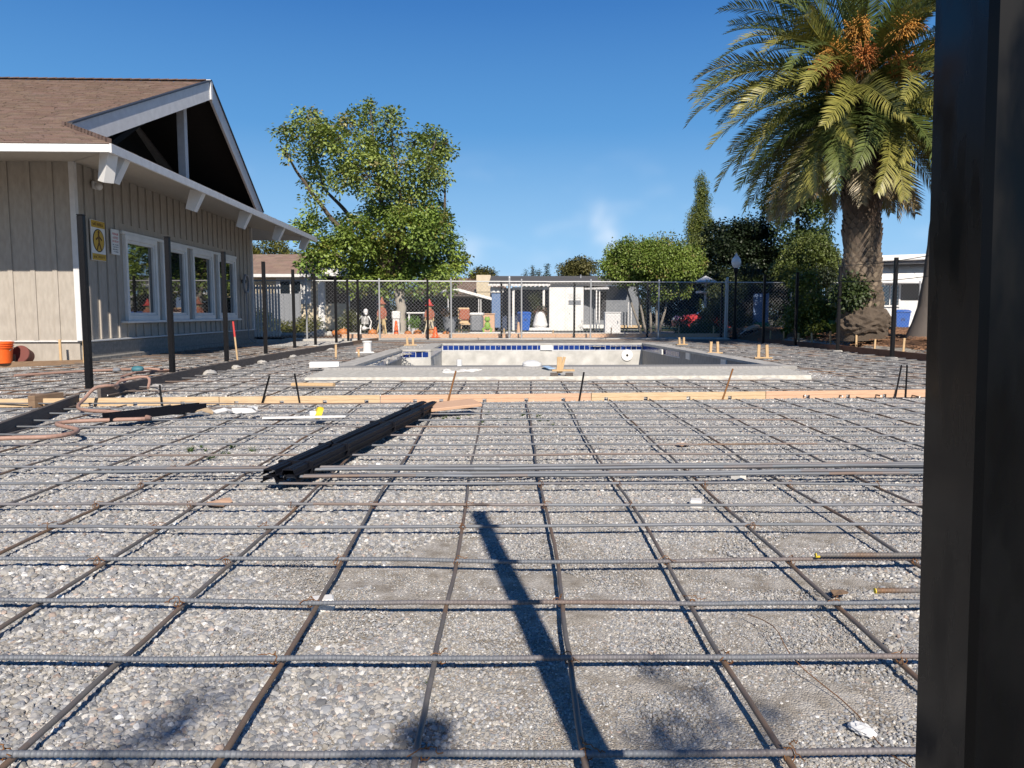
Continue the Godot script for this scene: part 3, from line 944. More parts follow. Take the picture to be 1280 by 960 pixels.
func fences() -> void:
	var a := Vector3(-10.2, 0, -28.15)
	var b := Vector3(16.2, 0, -30.75)
	var turn := atan2(a.z - b.z, b.x - a.x)
	var t := thing("chain_link_fence", "galvanised chain link fence along the back of the site", "fence", a, turn)
	var length := a.distance_to(b)
	var bays := 10
	var w := length / bays
	var panel := chain_panel(w - 0.06, 2.06).mesh()
	var pg := Geo.new()
	pg.tube([Vector3(0, -0.1, 0), Vector3(0, 2.24, 0)], 0.033, 10)
	pg.lathe([[0.038, 2.24], [0.036, 2.27], [0.02, 2.3], [0.0, 2.31]], 10)
	var pm := pg.mesh()
	for i in bays + 1:
		obj("fence_post", pm, M.galvanised, t).position = Vector3(i * w, 0, 0)
	for i in bays:
		obj("wire_mesh", panel, M.galvanised, t).position = Vector3(i * w + 0.03, 0.1, 0.04)
	var r := Geo.new()
	r.tube([Vector3(0, 2.2, 0.0), Vector3(length, 2.2, 0.0)], 0.027, 8)
	obj("top_rail", r, M.galvanised, t)
	# two thicker gate posts
	for s in [[-0.35 + 0.25, -29.3, "pale grey gate post beside the dark blue wall", 0.05], [8.36, -30.2, "grey gate post beside the back right corner post", 0.05]]:
		var g := Geo.new()
		g.tube([Vector3(0, -0.1, 0), Vector3(0, 2.34, 0)], s[3], 12)
		g.lathe([[0.058, 2.34], [0.05, 2.39], [0.0, 2.42]], 12)
		var o := obj("gate_post", g, M.galvanised)
		o.position = Vector3(s[0], 0, s[1] + 0.12)
		tag(o, s[2], "post")
	# sagging wires between the right posts
	for h in [[2.24, "upper sagging wire strung past the palm toward the dark post"], [1.83, "lower sagging wire strung past the palm toward the dark post"]]:
		var pts := []
		for i in 13:
			var k := i / 12.0
			pts.append(Vector3(lerpf(8.47, 8.3, k), h[0] - 0.16 * 4 * k * (1 - k) * 0.6, lerpf(-20.1, -13.5, k)))
		var g := Geo.new()
		g.tube(pts, 0.008, 5)
		tag(obj("wire", g, M.black_post), h[1], "wire", "wires between the palm side posts")
	# gate with slats at the far corner of the clubhouse
	var gt := thing("slatted_gate", "white slatted gate beyond the far corner of the clubhouse", "gate", Vector3(-9.6, 0, -28.6), 0.05)
	for i in 9:
		var g := Geo.new()
		g.bbox(Vector3(0.08 + i * 0.11, 1.1, 0), Vector3(0.08, 1.9, 0.025), 0.004)
		obj("slat", g, M.trim, gt)
	for y in [0.3, 1.95]:
		var g := Geo.new()
		g.bbox(Vector3(0.52, y, -0.035), Vector3(1.02, 0.09, 0.04), 0.004)
		obj("rail", g, M.trim, gt)
	var wp := thing("privacy_fence", "flat grey privacy fence panel in front of the cream house", "fence", Vector3(-12.6, 0, -35.4))
	for i in 12:
		var g := Geo.new()
		g.bbox(Vector3(0.12 + i * 0.24, 0.98, rng.randf_range(-0.004, 0.004)), Vector3(0.236, 1.86, 0.03), 0.004)
		obj("board", g, M.grey_board, wp)
	for i in 3:
		var g := Geo.new()
		g.bbox(Vector3(i * 1.44, 1.0, -0.07), Vector3(0.09, 2.0, 0.09), 0.008)
		obj("post", g, M.grey_board, wp)


# ---------------------------------------------------------------- clubhouse
func roof_courses(g: Geo, a: Vector3, b: Vector3, c: Vector3, d: Vector3, course: float, tab: float) -> void:
	# a-b is the eave, d-c the ridge; overlapping rows of tabs with a butt edge each
	var up_l := d - a
	var up_r := c - b
	var nrm := (b - a).cross(d - a).normalized()
	if nrm.y < 0:
		nrm = -nrm
	var rows := maxi(1, int(maxf(up_l.length(), up_r.length()) / course))
	for j in rows:
		var t0 := float(j) / rows
		var t1 := float(j + 1) / rows
		var l0 := a + up_l * t0
		var r0 := b + up_r * t0
		var l1 := a + up_l * t1
		var r1 := b + up_r * t1
		var len := l0.distance_to(r0)
		if len < 0.05:
			continue
		var s := -rng.randf() * tab
		while s < len:
			var w := tab * rng.randf_range(0.6, 1.3)
			var u0 := clampf(s / len, 0, 1)
			var u1 := clampf((s + w - 0.006) / len, 0, 1)
			s += w
			if u1 - u0 < 0.0005:
				continue
			var th := rng.randf_range(0.008, 0.019)
			var f := rng.randf_range(0.84, 1.16)
			g.col = Color(0.255 * f, 0.178 * f * rng.randf_range(0.95, 1.05), 0.14 * f)
			var p0 := l0.lerp(r0, u0) + nrm * th
			var p1 := l0.lerp(r0, u1) + nrm * th
			var q0 := l1.lerp(r1, u0) + nrm * 0.002
			var q1 := l1.lerp(r1, u1) + nrm * 0.002
			var ctr := (p0 + q1) * 0.5 - nrm
			g.out_quad(p0, p1, q1, q0, ctr)
			g.out_quad(p0, p1, p1 - nrm * th, p0 - nrm * th, (p0 + p1) * 0.5 + (q0 - p0))


func clubhouse() -> void:
	var t := thing("clubhouse", "cream board and batten clubhouse with brown shingle roof and open gable", "building", Vector3(-8.57, 0, -15.29), 0.0385)
	var g := Geo.new()
	# walls: front faces +z, side faces +x
	g.box(Vector3(-6.0, 2.6, -0.06), Vector3(11.98, 4.3, 0.12))
	obj("front_wall", g, M.siding, t)
	g = Geo.new()
	var holes := [[-1.98, -3.64], [-3.98, -5.56], [-5.98, -7.6], [-8.0, -9.66]]
	var zc := -0.12
	for hl in holes + [[-11.5, -11.5]]:
		if zc - hl[0] > 0.02:
			g.box(Vector3(-0.06, 2.435, (zc + hl[0]) * 0.5), Vector3(0.12, 3.97, zc - hl[0]))
		if hl[0] > -11.4:
			g.box(Vector3(-0.06, 0.64, (hl[0] + hl[1]) * 0.5), Vector3(0.12, 0.38, hl[0] - hl[1]))
			g.box(Vector3(-0.06, 3.595, (hl[0] + hl[1]) * 0.5), Vector3(0.12, 1.65, hl[0] - hl[1]))
		zc = hl[1]
	obj("side_wall", g, M.siding, t)
	g = Geo.new()
	g.box(Vector3(-6, 2.4, -11.56), Vector3(12, 4.6, 0.12))
	g.box(Vector3(-12.06, 2.4, -5.75), Vector3(0.12, 4.6, 11.5))
	obj("rear_wall", g, M.siding, t)
	g = Geo.new()
	g.box(Vector3(-6, 0.21, -0.07), Vector3(11.94, 0.48, 0.1))
	obj("front_skirt", g, M.siding, t)
	g = Geo.new()
	g.bbox(Vector3(-6, 0.452, 0.008), Vector3(12.0, 0.03, 0.05), 0.006)
	obj("skirt_flashing", g, M.trim, t)
	g = Geo.new()
	g.box(Vector3(-0.05, 0.19, -5.78), Vector3(0.22, 0.46, 11.4))
	g.bbox(Vector3(0.06, 0.06, -5.78), Vector3(0.2, 0.14, 11.4), 0.02)
	obj("footing", g, M.footing, t)
	g = Geo.new()
	g.bbox(Vector3(0.045, 0.448, -5.75), Vector3(0.12, 0.035, 11.5), 0.006)
	obj("side_flashing", g, M.trim, t)
	# battens
	var fb := Geo.new()
	fb.bbox(Vector3(0, 2.6, 0.012), Vector3(0.095, 4.26, 0.026), 0.005)
	var fm := fb.mesh()
	for i in 27:
		obj("batten", fm, M.siding, t).position = Vector3(-0.42 - i * 0.43, 0, 0)
	var sb := Geo.new()
	sb.bbox(Vector3(0.016, 2.43, 0), Vector3(0.034, 3.92, 0.06), 0.005)
	var sm := sb.mesh()
	var hi := Geo.new()
	hi.bbox(Vector3(0.016, 3.68, 0), Vector3(0.034, 1.4, 0.06), 0.005)
	var hm := hi.mesh()
	var lo := Geo.new()
	lo.bbox(Vector3(0.016, 0.62, 0), Vector3(0.034, 0.3, 0.06), 0.005)
	var lm := lo.mesh()
	for i in 27:
		var zz := -0.42 - i * 0.41
		if zz < -1.85 and zz > -9.75:
			obj("batten", hm, M.siding, t).position = Vector3(0, 0, zz)
			obj("batten", lm, M.siding, t).position = Vector3(0, 0, zz)
			var open := true
			for h in holes:
				if zz < h[0] + 0.13 and zz > h[1] - 0.13:
					open = false
			if open:
				var mb := Geo.new()
				mb.bbox(Vector3(0.016, 1.86, 0), Vector3(0.034, 2.0, 0.06), 0.005)
				obj("batten", mb, M.siding, t).position = Vector3(0, 0, zz)
		else:
			obj("batten", sm, M.siding, t).position = Vector3(0, 0, zz)
	g = Geo.new()
	g.bbox(Vector3(0.014, 2.43, 0.014), Vector3(0.11, 3.94, 0.11), 0.006)
	obj("corner_board", g, M.trim, t)
	g = Geo.new()
	g.bbox(Vector3(0.02, 2.43, -11.52), Vector3(0.09, 3.94, 0.1), 0.006)
	obj("corner_board", g, M.trim, t)
	# windows
	for h in holes:
		var w := Node3D.new()
		w.name = numbered("window", t)
		t.add_child(w)
		w.position = Vector3(0, 1.80, (h[0] + h[1]) * 0.5)
		var wd: float = h[0] - h[1]
		var ht := 1.9
		var f := Geo.new()
		for s in [-1, 1]:
			f.bbox(Vector3(0.02, 0, s * (wd * 0.5 - 0.045)), Vector3(0.12, ht, 0.1), 0.008)
			f.bbox(Vector3(0.0, 0, s * (wd * 0.5 - 0.12)), Vector3(0.08, ht - 0.2, 0.055), 0.008)
			f.bbox(Vector3(0.02, s * (ht * 0.5 - 0.05), 0), Vector3(0.116, 0.12, wd), 0.008)
			f.bbox(Vector3(0.0, s * (ht * 0.5 - 0.14), 0), Vector3(0.076, 0.07, wd - 0.24), 0.008)
		obj("frame", f, M.white, w)
		var p := Geo.new()
		p.box(Vector3(-0.02, 0, 0), Vector3(0.012, ht - 0.3, wd - 0.26))
		obj("pane", p, M.glass, w)
		var bl := Geo.new()
		bl.box(Vector3(-0.2, 0, 0), Vector3(0.02, ht, wd))
		obj("blind", bl, M.dark_paint, w)
	g = Geo.new()
	g.bbox(Vector3(0.07, 0.815, -5.82), Vector3(0.16, 0.055, 8.1), 0.008)
	obj("window_sill", g, M.white, t)
	g = Geo.new()
	g.bbox(Vector3(0.035, 2.79, -5.82), Vector3(0.07, 0.07, 7.9), 0.008)
	obj("window_head", g, M.white, t)
	# roof: main slope, skirt, decks
	var ex := 1.94
	var ez := 2.57
	var far := -12.95
	var eave := 3.74
	var sl := 0.4144
	var ridge := 6.96
	var rz := -5.2
	var wx := -16.0
	var th := Vector3(0, -0.1, 0)
	var A := Vector3(wx, eave, ez)
	var B := Vector3(ex, eave, ez)
	var rx := 0.4
	var C := Vector3(rx, eave + (ex - rx) * sl, ez - ex + rx)      # foot of the near rake
	var P := Vector3(0.86, ridge, rz)                   # prow of the ridge
	var R := Vector3(wx, ridge, rz)
	var C2 := Vector3(rx, eave + (ex - rx) * sl, far + ex - rx)
	var B2 := Vector3(ex, eave, far)
	var A2 := Vector3(wx, eave, far)
	g = Geo.new()
	var slab := func(q: Array) -> void:
		var n := q.size()
		for i in range(1, n - 1):
			g.tri(q[0], q[i], q[i + 1])
			g.tri(q[0] + th, q[i + 1] + th, q[i] + th)
		for i in n:
			var j := (i + 1) % n
			g.quad(q[i] + th, q[j] + th, q[j], q[i])
	slab.call([A, B, C, P, R])
	slab.call([A2, R, P, C2, B2])
	slab.call([B, B2, C2, C])
	obj("roof_deck", g, M.soffit, t)
	g = Geo.new()
	# main front slope, cut by the hip and the rake: rows run from the left edge to the cut
	var rows := 62
	for j in rows:
		var t0 := float(j) / rows
		var t1 := float(j + 1) / rows
		var edge := func(k: float) -> Vector3:
			var y := lerpf(eave, ridge, k)
			var z := lerpf(ez, rz, k)
			if y <= C.y:
				return B.lerp(C, (y - B.y) / (C.y - B.y))
			return C.lerp(P, (y - C.y) / (P.y - C.y))
		var lift := Vector3(0, 0.012, 0)
		roof_courses(g, Vector3(wx, lerpf(eave, ridge, t0), lerpf(ez, rz, t0)) + lift, edge.call(t0) + lift, edge.call(t1) + lift, Vector3(wx, lerpf(eave, ridge, t1), lerpf(ez, rz, t1)) + lift, 0.4, 0.3)
	var up := Vector3(0, 0.012, 0)
	roof_courses(g, B + up, B2 + up, C2 + up, C + up, 0.14, 0.3)
	roof_courses(g, B2 + up, A2 + up, R + up, C2 + up, 0.28, 0.6)
	var sh := obj("shingle_courses", g, M.shingle, t)
	sh.set_meta("kind", "stuff")
	g = Geo.new()
	for i in 70:
		var f := rng.randf_range(0.7, 1.2)
		g.col = Color(0.2 * f, 0.135 * f, 0.11 * f)
		var x := 0.86 - i * 0.235
		g.box(Vector3(x - 0.12, ridge + 0.045, rz), Vector3(0.27, 0.02, 0.16), Basis(Vector3(0, 0, 1), 0.05))
	for i in 14:
		var k := (i + 0.5) / 14.0
		var f := rng.randf_range(0.7, 1.2)
		g.col = Color(0.2 * f, 0.135 * f, 0.11 * f)
		var p := B.lerp(C, k) + Vector3(0, 0.022, 0)
		var d := (C - B).normalized()
		var bs := Basis(d, d.cross(Vector3(-1, 0, -1).normalized()).normalized(), Vector3.ZERO)
		bs.z = bs.x.cross(bs.y)
		g.box(p, Vector3(0.25, 0.012, 0.14), bs)
	var rc := obj("ridge_caps", g, M.shingle, t)
	rc.set_meta("kind", "stuff")
	# fascia and gutters
	g = Geo.new()
	g.bbox(Vector3((wx + ex) * 0.5, eave - 0.07, ez + 0.022), Vector3(ex - wx, 0.125, 0.04), 0.006)
	obj("fascia_board", g, M.white, t)
	g = Geo.new()
	g.bbox(Vector3(ex + 0.022, eave - 0.07, (ez + far) * 0.5), Vector3(0.04, 0.15, ez - far + 0.09), 0.006)
	obj("fascia_board", g, M.trim, t)
	g = Geo.new()
	g.quad(Vector3(0.035, eave + 0.2, 0.0), Vector3(0.035, eave + 0.2, -11.5), Vector3(ex, eave - 0.1, far), Vector3(ex, eave - 0.1, ez))
	g.quad(Vector3(0.035, eave + 0.212, 0.0), Vector3(ex, eave - 0.09, ez), Vector3(ex, eave - 0.09, far), Vector3(0.035, eave + 0.212, -11.5))
	obj("soffit", g, M.siding, t)
	g = Geo.new()
	g.quad(Vector3(wx, eave + 0.2, 0.03), Vector3(0.035, eave + 0.2, 0.03), Vector3(ex, eave - 0.1, ez), Vector3(wx, eave - 0.1, ez))
	g.quad(Vector3(wx, eave + 0.212, 0.03), Vector3(wx, eave - 0.09, ez), Vector3(ex, eave - 0.09, ez), Vector3(0.035, eave + 0.212, 0.03))
	obj("soffit", g, M.siding, t)
	# rakes: big boards from the prow to the skirt
	var dv := Vector3(0, -0.46, 0)
	for e in [[C, 0.25], [C2, -0.25]]:
		var q: Vector3 = e[0] - (e[0] - P).normalized() * 0.06
		var out := Vector3(0.06, 0, 0)
		g = Geo.new()
		var lift := Vector3(0.05, 0.03, 0)
		g.hexa([P + lift + dv, P + lift + dv + out, q + lift + dv + out, q + lift + dv], [P + lift, P + lift + out, q + lift + out, q + lift])
		obj("rake_board", g, M.trim, t)
		g = Geo.new()
		var top := Vector3(0.0, 0.035, 0)
		g.hexa([P + lift, P + lift + out * 1.6, q + lift + out * 1.6, q + lift], [P + lift + top, P + lift + out * 1.6 + top, q + lift + out * 1.6 + top, q + lift + top])
		obj("drip_edge", g, M.dark_metal, t)
	g = Geo.new()
	g.bbox(Vector3(0.94, ridge - 0.2, rz), Vector3(0.12, 0.5, 0.14), 0.006)
	obj("rake_peak", g, M.white, t)
	# gable recess: dark screen, posts, ridge beam
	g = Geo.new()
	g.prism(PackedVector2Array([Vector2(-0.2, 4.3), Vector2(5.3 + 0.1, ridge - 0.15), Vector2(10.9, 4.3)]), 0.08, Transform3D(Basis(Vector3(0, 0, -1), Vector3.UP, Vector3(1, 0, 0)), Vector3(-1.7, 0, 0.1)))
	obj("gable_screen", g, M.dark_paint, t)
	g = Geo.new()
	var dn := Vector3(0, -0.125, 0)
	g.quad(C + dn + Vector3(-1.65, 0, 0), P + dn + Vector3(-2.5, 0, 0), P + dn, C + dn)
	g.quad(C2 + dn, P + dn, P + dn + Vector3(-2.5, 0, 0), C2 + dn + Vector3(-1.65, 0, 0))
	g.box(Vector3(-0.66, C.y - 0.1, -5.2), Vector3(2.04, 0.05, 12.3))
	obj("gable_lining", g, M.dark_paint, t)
	g = Geo.new()
	g.bbox(Vector3(0.2, 5.5, rz), Vector3(0.2, 2.5, 0.2), 0.01)
	obj("gable_post", g, M.trim, t)
	g = Geo.new()
	g.bbox(Vector3(-0.5, ridge - 0.34, rz), Vector3(2.6, 0.36, 0.16), 0.01)
	obj("ridge_beam", g, M.dark_paint, t)
	g = Geo.new()
	g.bbox(Vector3(-0.25, 5.2, rz + 2.2), Vector3(0.14, 0.14, 4.4), 0.01, Basis(Vector3(1, 0, 0), 0.5))
	obj("gable_brace", g, M.dark_paint, t)
	# outrigger beams under the skirt: tapered tails
	var tail := PackedVector2Array([Vector2(1.9, -0.09), Vector2(1.68, -0.52), Vector2(1.5, -0.46), Vector2(1.62, -0.03)])
	var short_tail := tail
	for zz in [1.9, -1.75, -5.2, -8.65, -12.1]:
		g = Geo.new()
		g.prism(short_tail if zz > 0.0 else tail, 0.2, Transform3D(Basis(), Vector3(0.02, eave, zz + 0.07)))
		obj("beam_tail", g, M.white, t)
	g = Geo.new()
	g.prism(PackedVector2Array([Vector2(2.62, -0.10), Vector2(2.36, -0.56), Vector2(2.1, -0.5), Vector2(2.25, -0.02)]), 0.16, Transform3D(Basis(Vector3.UP, -PI / 4), Vector3(0.0, eave, 0.6)))
	obj("hip_beam", g, M.white, t)
	# notice boards, dome light and hose reel hang on the wall: things of their own
	var sgn := sign_board("notice_sign", "yellow and white pool notice sign with round figure emblem on clubhouse wall", t, -0.8, 2.5, 0.58, 0.82)
	var y := Geo.new()
	y.box(Vector3(0.0145, 0.33, 0), Vector3(0.004, 0.14, 0.56))
	y.box(Vector3(0.0145, -0.335, 0), Vector3(0.004, 0.13, 0.56))
	obj("yellow_band", y, M.sign_yellow, sgn)
	y = Geo.new()
	y.tube([Vector3(0.012, 0.0, 0), Vector3(0.017, 0.0, 0)], 0.235, 36)
	obj("ring", y, M.black_post, sgn)
	y = Geo.new()
	y.tube([Vector3(0.014, 0.0, 0), Vector3(0.020, 0.0, 0)], 0.215, 36)
	obj("disc", y, M.sign_yellow, sgn)
	y = Geo.new()
	y.box(Vector3(0.0225, 0.02, 0), Vector3(0.005, 0.24, 0.05), Basis(Vector3.RIGHT, 0.1))
	y.box(Vector3(0.0225, 0.05, 0.06), Vector3(0.005, 0.035, 0.15), Basis(Vector3.RIGHT, 0.5))
	y.box(Vector3(0.0225, 0.05, -0.06), Vector3(0.005, 0.035, 0.15), Basis(Vector3.RIGHT, -0.5))
	y.tube([Vector3(0.02, 0.17, 0), Vector3(0.025, 0.17, 0)], 0.035, 16)
	y.box(Vector3(0.0225, -0.12, 0.05), Vector3(0.005, 0.16, 0.035), Basis(Vector3.RIGHT, -0.5))
	y.box(Vector3(0.0225, -0.12, -0.05), Vector3(0.005, 0.16, 0.035), Basis(Vector3.RIGHT, 0.5))
	obj("figure", y, M.sign_brown, sgn)
	marks(sgn, M.sign_brown, [[0.33, 0.06, 5, 0.44], [-0.335, 0.055, 7, 0.46]], 0.018)
	var s2 := sign_board("notice_sign", "small white notice sign with red and dark print beside first window", t, -1.55, 2.54, 0.36, 0.54)
	marks(s2, M.sign_red, [[0.17, 0.05, 6, 0.26], [0.09, 0.05, 5, 0.24], [0.015, 0.045, 6, 0.27]], 0.012)
	marks(s2, M.sign_ink, [[-0.06, 0.026, 8, 0.27], [-0.11, 0.026, 9, 0.25], [-0.16, 0.026, 7, 0.27], [-0.21, 0.026, 8, 0.22]], 0.012)
	var lt := thing("dome_light", "small white dome light under the eave at the clubhouse corner", "light fixture", t.transform * Vector3(0.05, 3.62, -0.75), 0.0385)
	y = Geo.new()
	y.bbox(Vector3(0, 0, 0), Vector3(0.06, 0.16, 0.16), 0.02)
	obj("base", y, M.trim, lt)
	y = Geo.new()
	y.lump(Vector3(0.09, -0.03, 0), Vector3(0.075, 0.075, 0.075), 2, 0.0, rng, Basis(), true)
	obj("globe", y, M.white, lt)
	var hr := thing("hose_reel", "round grey hose coil hanging on clubhouse wall past last window", "hose", t.transform * Vector3(0.12, 1.98, -10.35), 0.0385)
	y = Geo.new()
	for k in 6:
		var pts := []
		for i in 25:
			var a := TAU * i / 24.0
			pts.append(Vector3(0.03 + 0.022 * (k % 3), cos(a) * (0.3 - 0.025 * (k / 3)) , sin(a) * (0.27 - 0.025 * (k / 3))))
		y.tube(pts, 0.017, 6)
	obj("coil", y, M.hose_grey, hr)
	y = Geo.new()
	y.bbox(Vector3(-0.02, 0.08, 0), Vector3(0.12, 0.12, 0.2), 0.02)
	obj("bracket", y, M.dark_metal, hr)
	y = Geo.new()
	y.tube([Vector3(0.05, -0.3, 0.02), Vector3(0.06, -0.7, 0.0), Vector3(0.06, -1.2, 0.03), Vector3(0.1, -1.8, 0.02), Vector3(0.3, -1.92, 0.15)], 0.016, 6)
	obj("hanging_end", y, M.hose_grey, hr)


func sign_board(called: String, label: String, t: Node3D, z: float, y: float, w: float, h: float) -> Node3D:
	var s := thing(called, label, "sign", t.transform * Vector3(0.045, y, z), 0.0385)
	var g := Geo.new()
	g.bbox(Vector3.ZERO, Vector3(0.024, h, w), 0.004)
	obj("panel", g, M.white, s)
	return s


# rows of short printed strokes, as far as the lettering can be made out: [height, size, words, width]
func marks(s: Node3D, m: Material, rows: Array, x: float) -> void:
	var g := Geo.new()
	for r in rows:
		var z: float = r[3] * 0.5
		for k in r[2]:
			var w: float = r[3] / r[2] * rng.randf_range(0.55, 0.85)
			for q in [[0.5, 0.0, 0.16], [-0.5, 0.0, 0.16], [0.0, 0.42, 0.0], [0.0, -0.4, 0.0], [0.0, 0.0, 0.0]]:
				if rng.randf() < 0.75:
					if q[2] > 0.0:
						g.box(Vector3(x, r[0], z - w * 0.5 + q[0] * w * 0.8), Vector3(0.003, r[1] * 0.8, w * 0.2))
					else:
						g.box(Vector3(x + 0.0006, r[0] + q[1] * r[1], z - w * 0.5), Vector3(0.003, r[1] * 0.18, w * 0.6))
			z -= r[3] / r[2]
	obj("printing", g, m, s)


# ---------------------------------------------------------------- pool
func pool() -> void:
	var t := thing("swimming_pool", "empty pool under construction with blue waterline tile and raw plaster", "swimming pool")
	var inner := [Vector2(-2.8, -13.12), Vector2(-2.8, -19.5), Vector2(-2.09, -19.55), Vector2(-2.14, -23.45), Vector2(4.03, -23.75), Vector2(4.28, -19.6), Vector2(4.56, -13.5)]
	var top := 0.09
	var names := ["left_wall", "step_wall", "step_side_wall", "back_wall", "right_wall", "right_wall", "front_wall"]
	var p3 := func(p: Vector2, y: float) -> Vector3: return Vector3(p.x, y, p.y)
	var centre := Vector2(0.9, -18.0)
	for i in inner.size():
		var a: Vector2 = inner[i]
		var b: Vector2 = inner[(i + 1) % inner.size()]
		var d := (b - a).normalized()
		var nrm := Vector2(d.y, -d.x)
		if nrm.dot(centre - (a + b) * 0.5) > 0:
			nrm = -nrm
		var e := d * 0.02
		var g := Geo.new()
		var o := nrm * 0.28
		g.hexa([p3.call(a - e, -1.5), p3.call(b + e, -1.5), p3.call(b + o, -1.5), p3.call(a + o, -1.5)], [p3.call(a - e, top - 0.05), p3.call(b + e, top - 0.05), p3.call(b + o, top - 0.05), p3.call(a + o, top - 0.05)])
		obj(names[i], g, M.bare_wall if i in [0, 4, 5] else M.plaster, t)
		# coping strip
		if i < 6:
			g = Geo.new()
			var w := nrm * (0.34 if i != 1 else 0.6)
			var lip := nrm * -0.025
			g.hexa([p3.call(a + lip, top - 0.045), p3.call(b + lip, top - 0.045), p3.call(b + w + d * 0.3, top - 0.045), p3.call(a + w - d * 0.1, top - 0.045)], [p3.call(a + lip, top + 0.001 * i), p3.call(b + lip, top + 0.001 * i), p3.call(b + w + d * 0.3, top + 0.001 * i), p3.call(a + w - d * 0.1, top + 0.001 * i)])
			obj("coping", g, M.concrete, t)
		# tiles
		if i in [0, 1, 2, 3, 4]:
			var len := a.distance_to(b)
			var s := 0.02
			var n := int((len - 0.04) / 0.158)
			var bd := Geo.new()
			var y0 := -0.115
			var y1 := 0.045
			var f := -nrm * 0.004
			bd.quad(p3.call(a + f, y0 - 0.02), p3.call(b + f, y0 - 0.02), p3.call(b + f, y1), p3.call(a + f, y1))
			obj("grout_bed", bd, M.grout, t)
			for k in n:
				var m0 := a + d * (0.03 + (len - 0.06) * (k + 0.5) / n)
				var m3: Vector3 = p3.call(m0 - nrm * 0.009, -0.04)
				if i == 3 and absf(m0.x - 1.05) < 0.17:
					continue
				if i == 0 and (k < 22 or k == 34):
					continue
				var tg := Geo.new()
				var v := rng.randf_range(0.75, 1.3)
				tg.col = Color(0.012 * v, 0.035 * v, 0.17 * v)
				tg.bbox(m3, Vector3((len - 0.06) / n - 0.016, 0.13, 0.012), 0.003, Basis(Vector3(d.x, 0, d.y), Vector3.UP, Vector3(d.x, 0, d.y).cross(Vector3.UP)))
				obj("tile", tg, M.tile, t)
	var g := Geo.new()
	g.box(Vector3(0.9, -1.55, -18.4), Vector3(7.6, 0.1, 10.9))
	obj("pool_floor", g, M.plaster, t)
	g = Geo.new()
	g.bbox(Vector3(1.05, -0.04, -23.57), Vector3(0.36, 0.15, 0.04), 0.004)
	obj("skimmer_opening", g, M.white_patch, t)
	# apron slab in front
	g = Geo.new()
	g.hexa([Vector3(-3.02, -0.1, -11.05), Vector3(4.52, -0.1, -11.5), Vector3(4.72, -0.1, -13.62), Vector3(-3.12, -0.1, -13.22)], [Vector3(-3.0, top - 0.012, -11.1), Vector3(4.5, top - 0.012, -11.54), Vector3(4.72, top - 0.012, -13.62), Vector3(-3.12, top - 0.012, -13.22)])
	obj("apron", g, M.apron, t)
	g = Geo.new()
	g.hexa([Vector3(-3.1, top - 0.012, -12.62), Vector3(4.6, top - 0.012, -13.0), Vector3(4.6, top - 0.012, -13.52), Vector3(-2.8, top - 0.012, -13.14)], [Vector3(-3.1, top + 0.022, -12.64), Vector3(4.6, top + 0.022, -13.02), Vector3(4.6, top + 0.022, -13.52), Vector3(-2.8, top + 0.022, -13.14)])
	obj("bond_beam", g, M.bare_wall, t)
	g = Geo.new()
	g.lathe([[0.0, 0.03], [0.07, 0.03], [0.17, 0.02], [0.18, 0.0]], 24)
	var ft := obj("return_fitting", g, M.white, t)
	ft.transform = Transform3D(Basis(Vector3.RIGHT, PI / 2), Vector3(3.55, -0.28, -23.7))
	g = Geo.new()
	g.lathe([[0.0, 0.042], [0.035, 0.042], [0.04, 0.025]], 14)
	var fo := obj("fitting_eye", g, M.dark_paint, t)
	fo.transform = ft.transform
	for k in [[4.33, -0.02, -18.9, 0.55], [4.45, -0.05, -16.1, 0.4]]:
		g = Geo.new()
		g.bbox(Vector3(k[0], k[1], k[2]), Vector3(0.05, 0.2, k[3]), 0.006)
		obj("wall_patch", g, M.white_patch, t)
	for k in [[-2.78, -0.05, -17.2], [4.12, -0.05, -21.2]]:
		g = Geo.new()
		g.bbox(Vector3(k[0], k[1], k[2]), Vector3(0.04, 0.14, 0.3), 0.006)
		obj("skimmer_opening", g, M.white_patch, t)
	g = Geo.new()
	for k in 14:
		var x := -2.7 + k * 0.5 + rng.randf_range(-0.1, 0.1)
		g.col = Color.WHITE
		g.lump(Vector3(x, 0.0, -11.02 - 0.06 * k * 0.5), Vector3(0.2, 0.05, 0.07), 1, 0.25, rng)
	var sp := obj("mortar_spill", g, M.concrete, t)
	sp.set_meta("kind", "stuff")


func step_stand(at: Vector3, turn: float, label: String, tall: float) -> void:
	var t := thing("wooden_stand", label, "stand", at, turn, "small lumber stands set on the pool coping")
	var g := Geo.new()
	g.bbox(Vector3(0, 0.05, 0), Vector3(0.36, 0.03, 0.1), 0.004)
	obj("foot", g, M.stake_wood, t)
	for x in [-0.09, 0.07]:
		g = Geo.new()
		g.bbox(Vector3(x, 0.06 + tall * 0.5, rng.randf_range(-0.02, 0.02)), Vector3(0.06, tall, 0.04), 0.004, Basis(Vector3(0, 0, 1), rng.randf_range(-0.12, 0.12)))
		obj("upright", g, M.stake_wood, t)


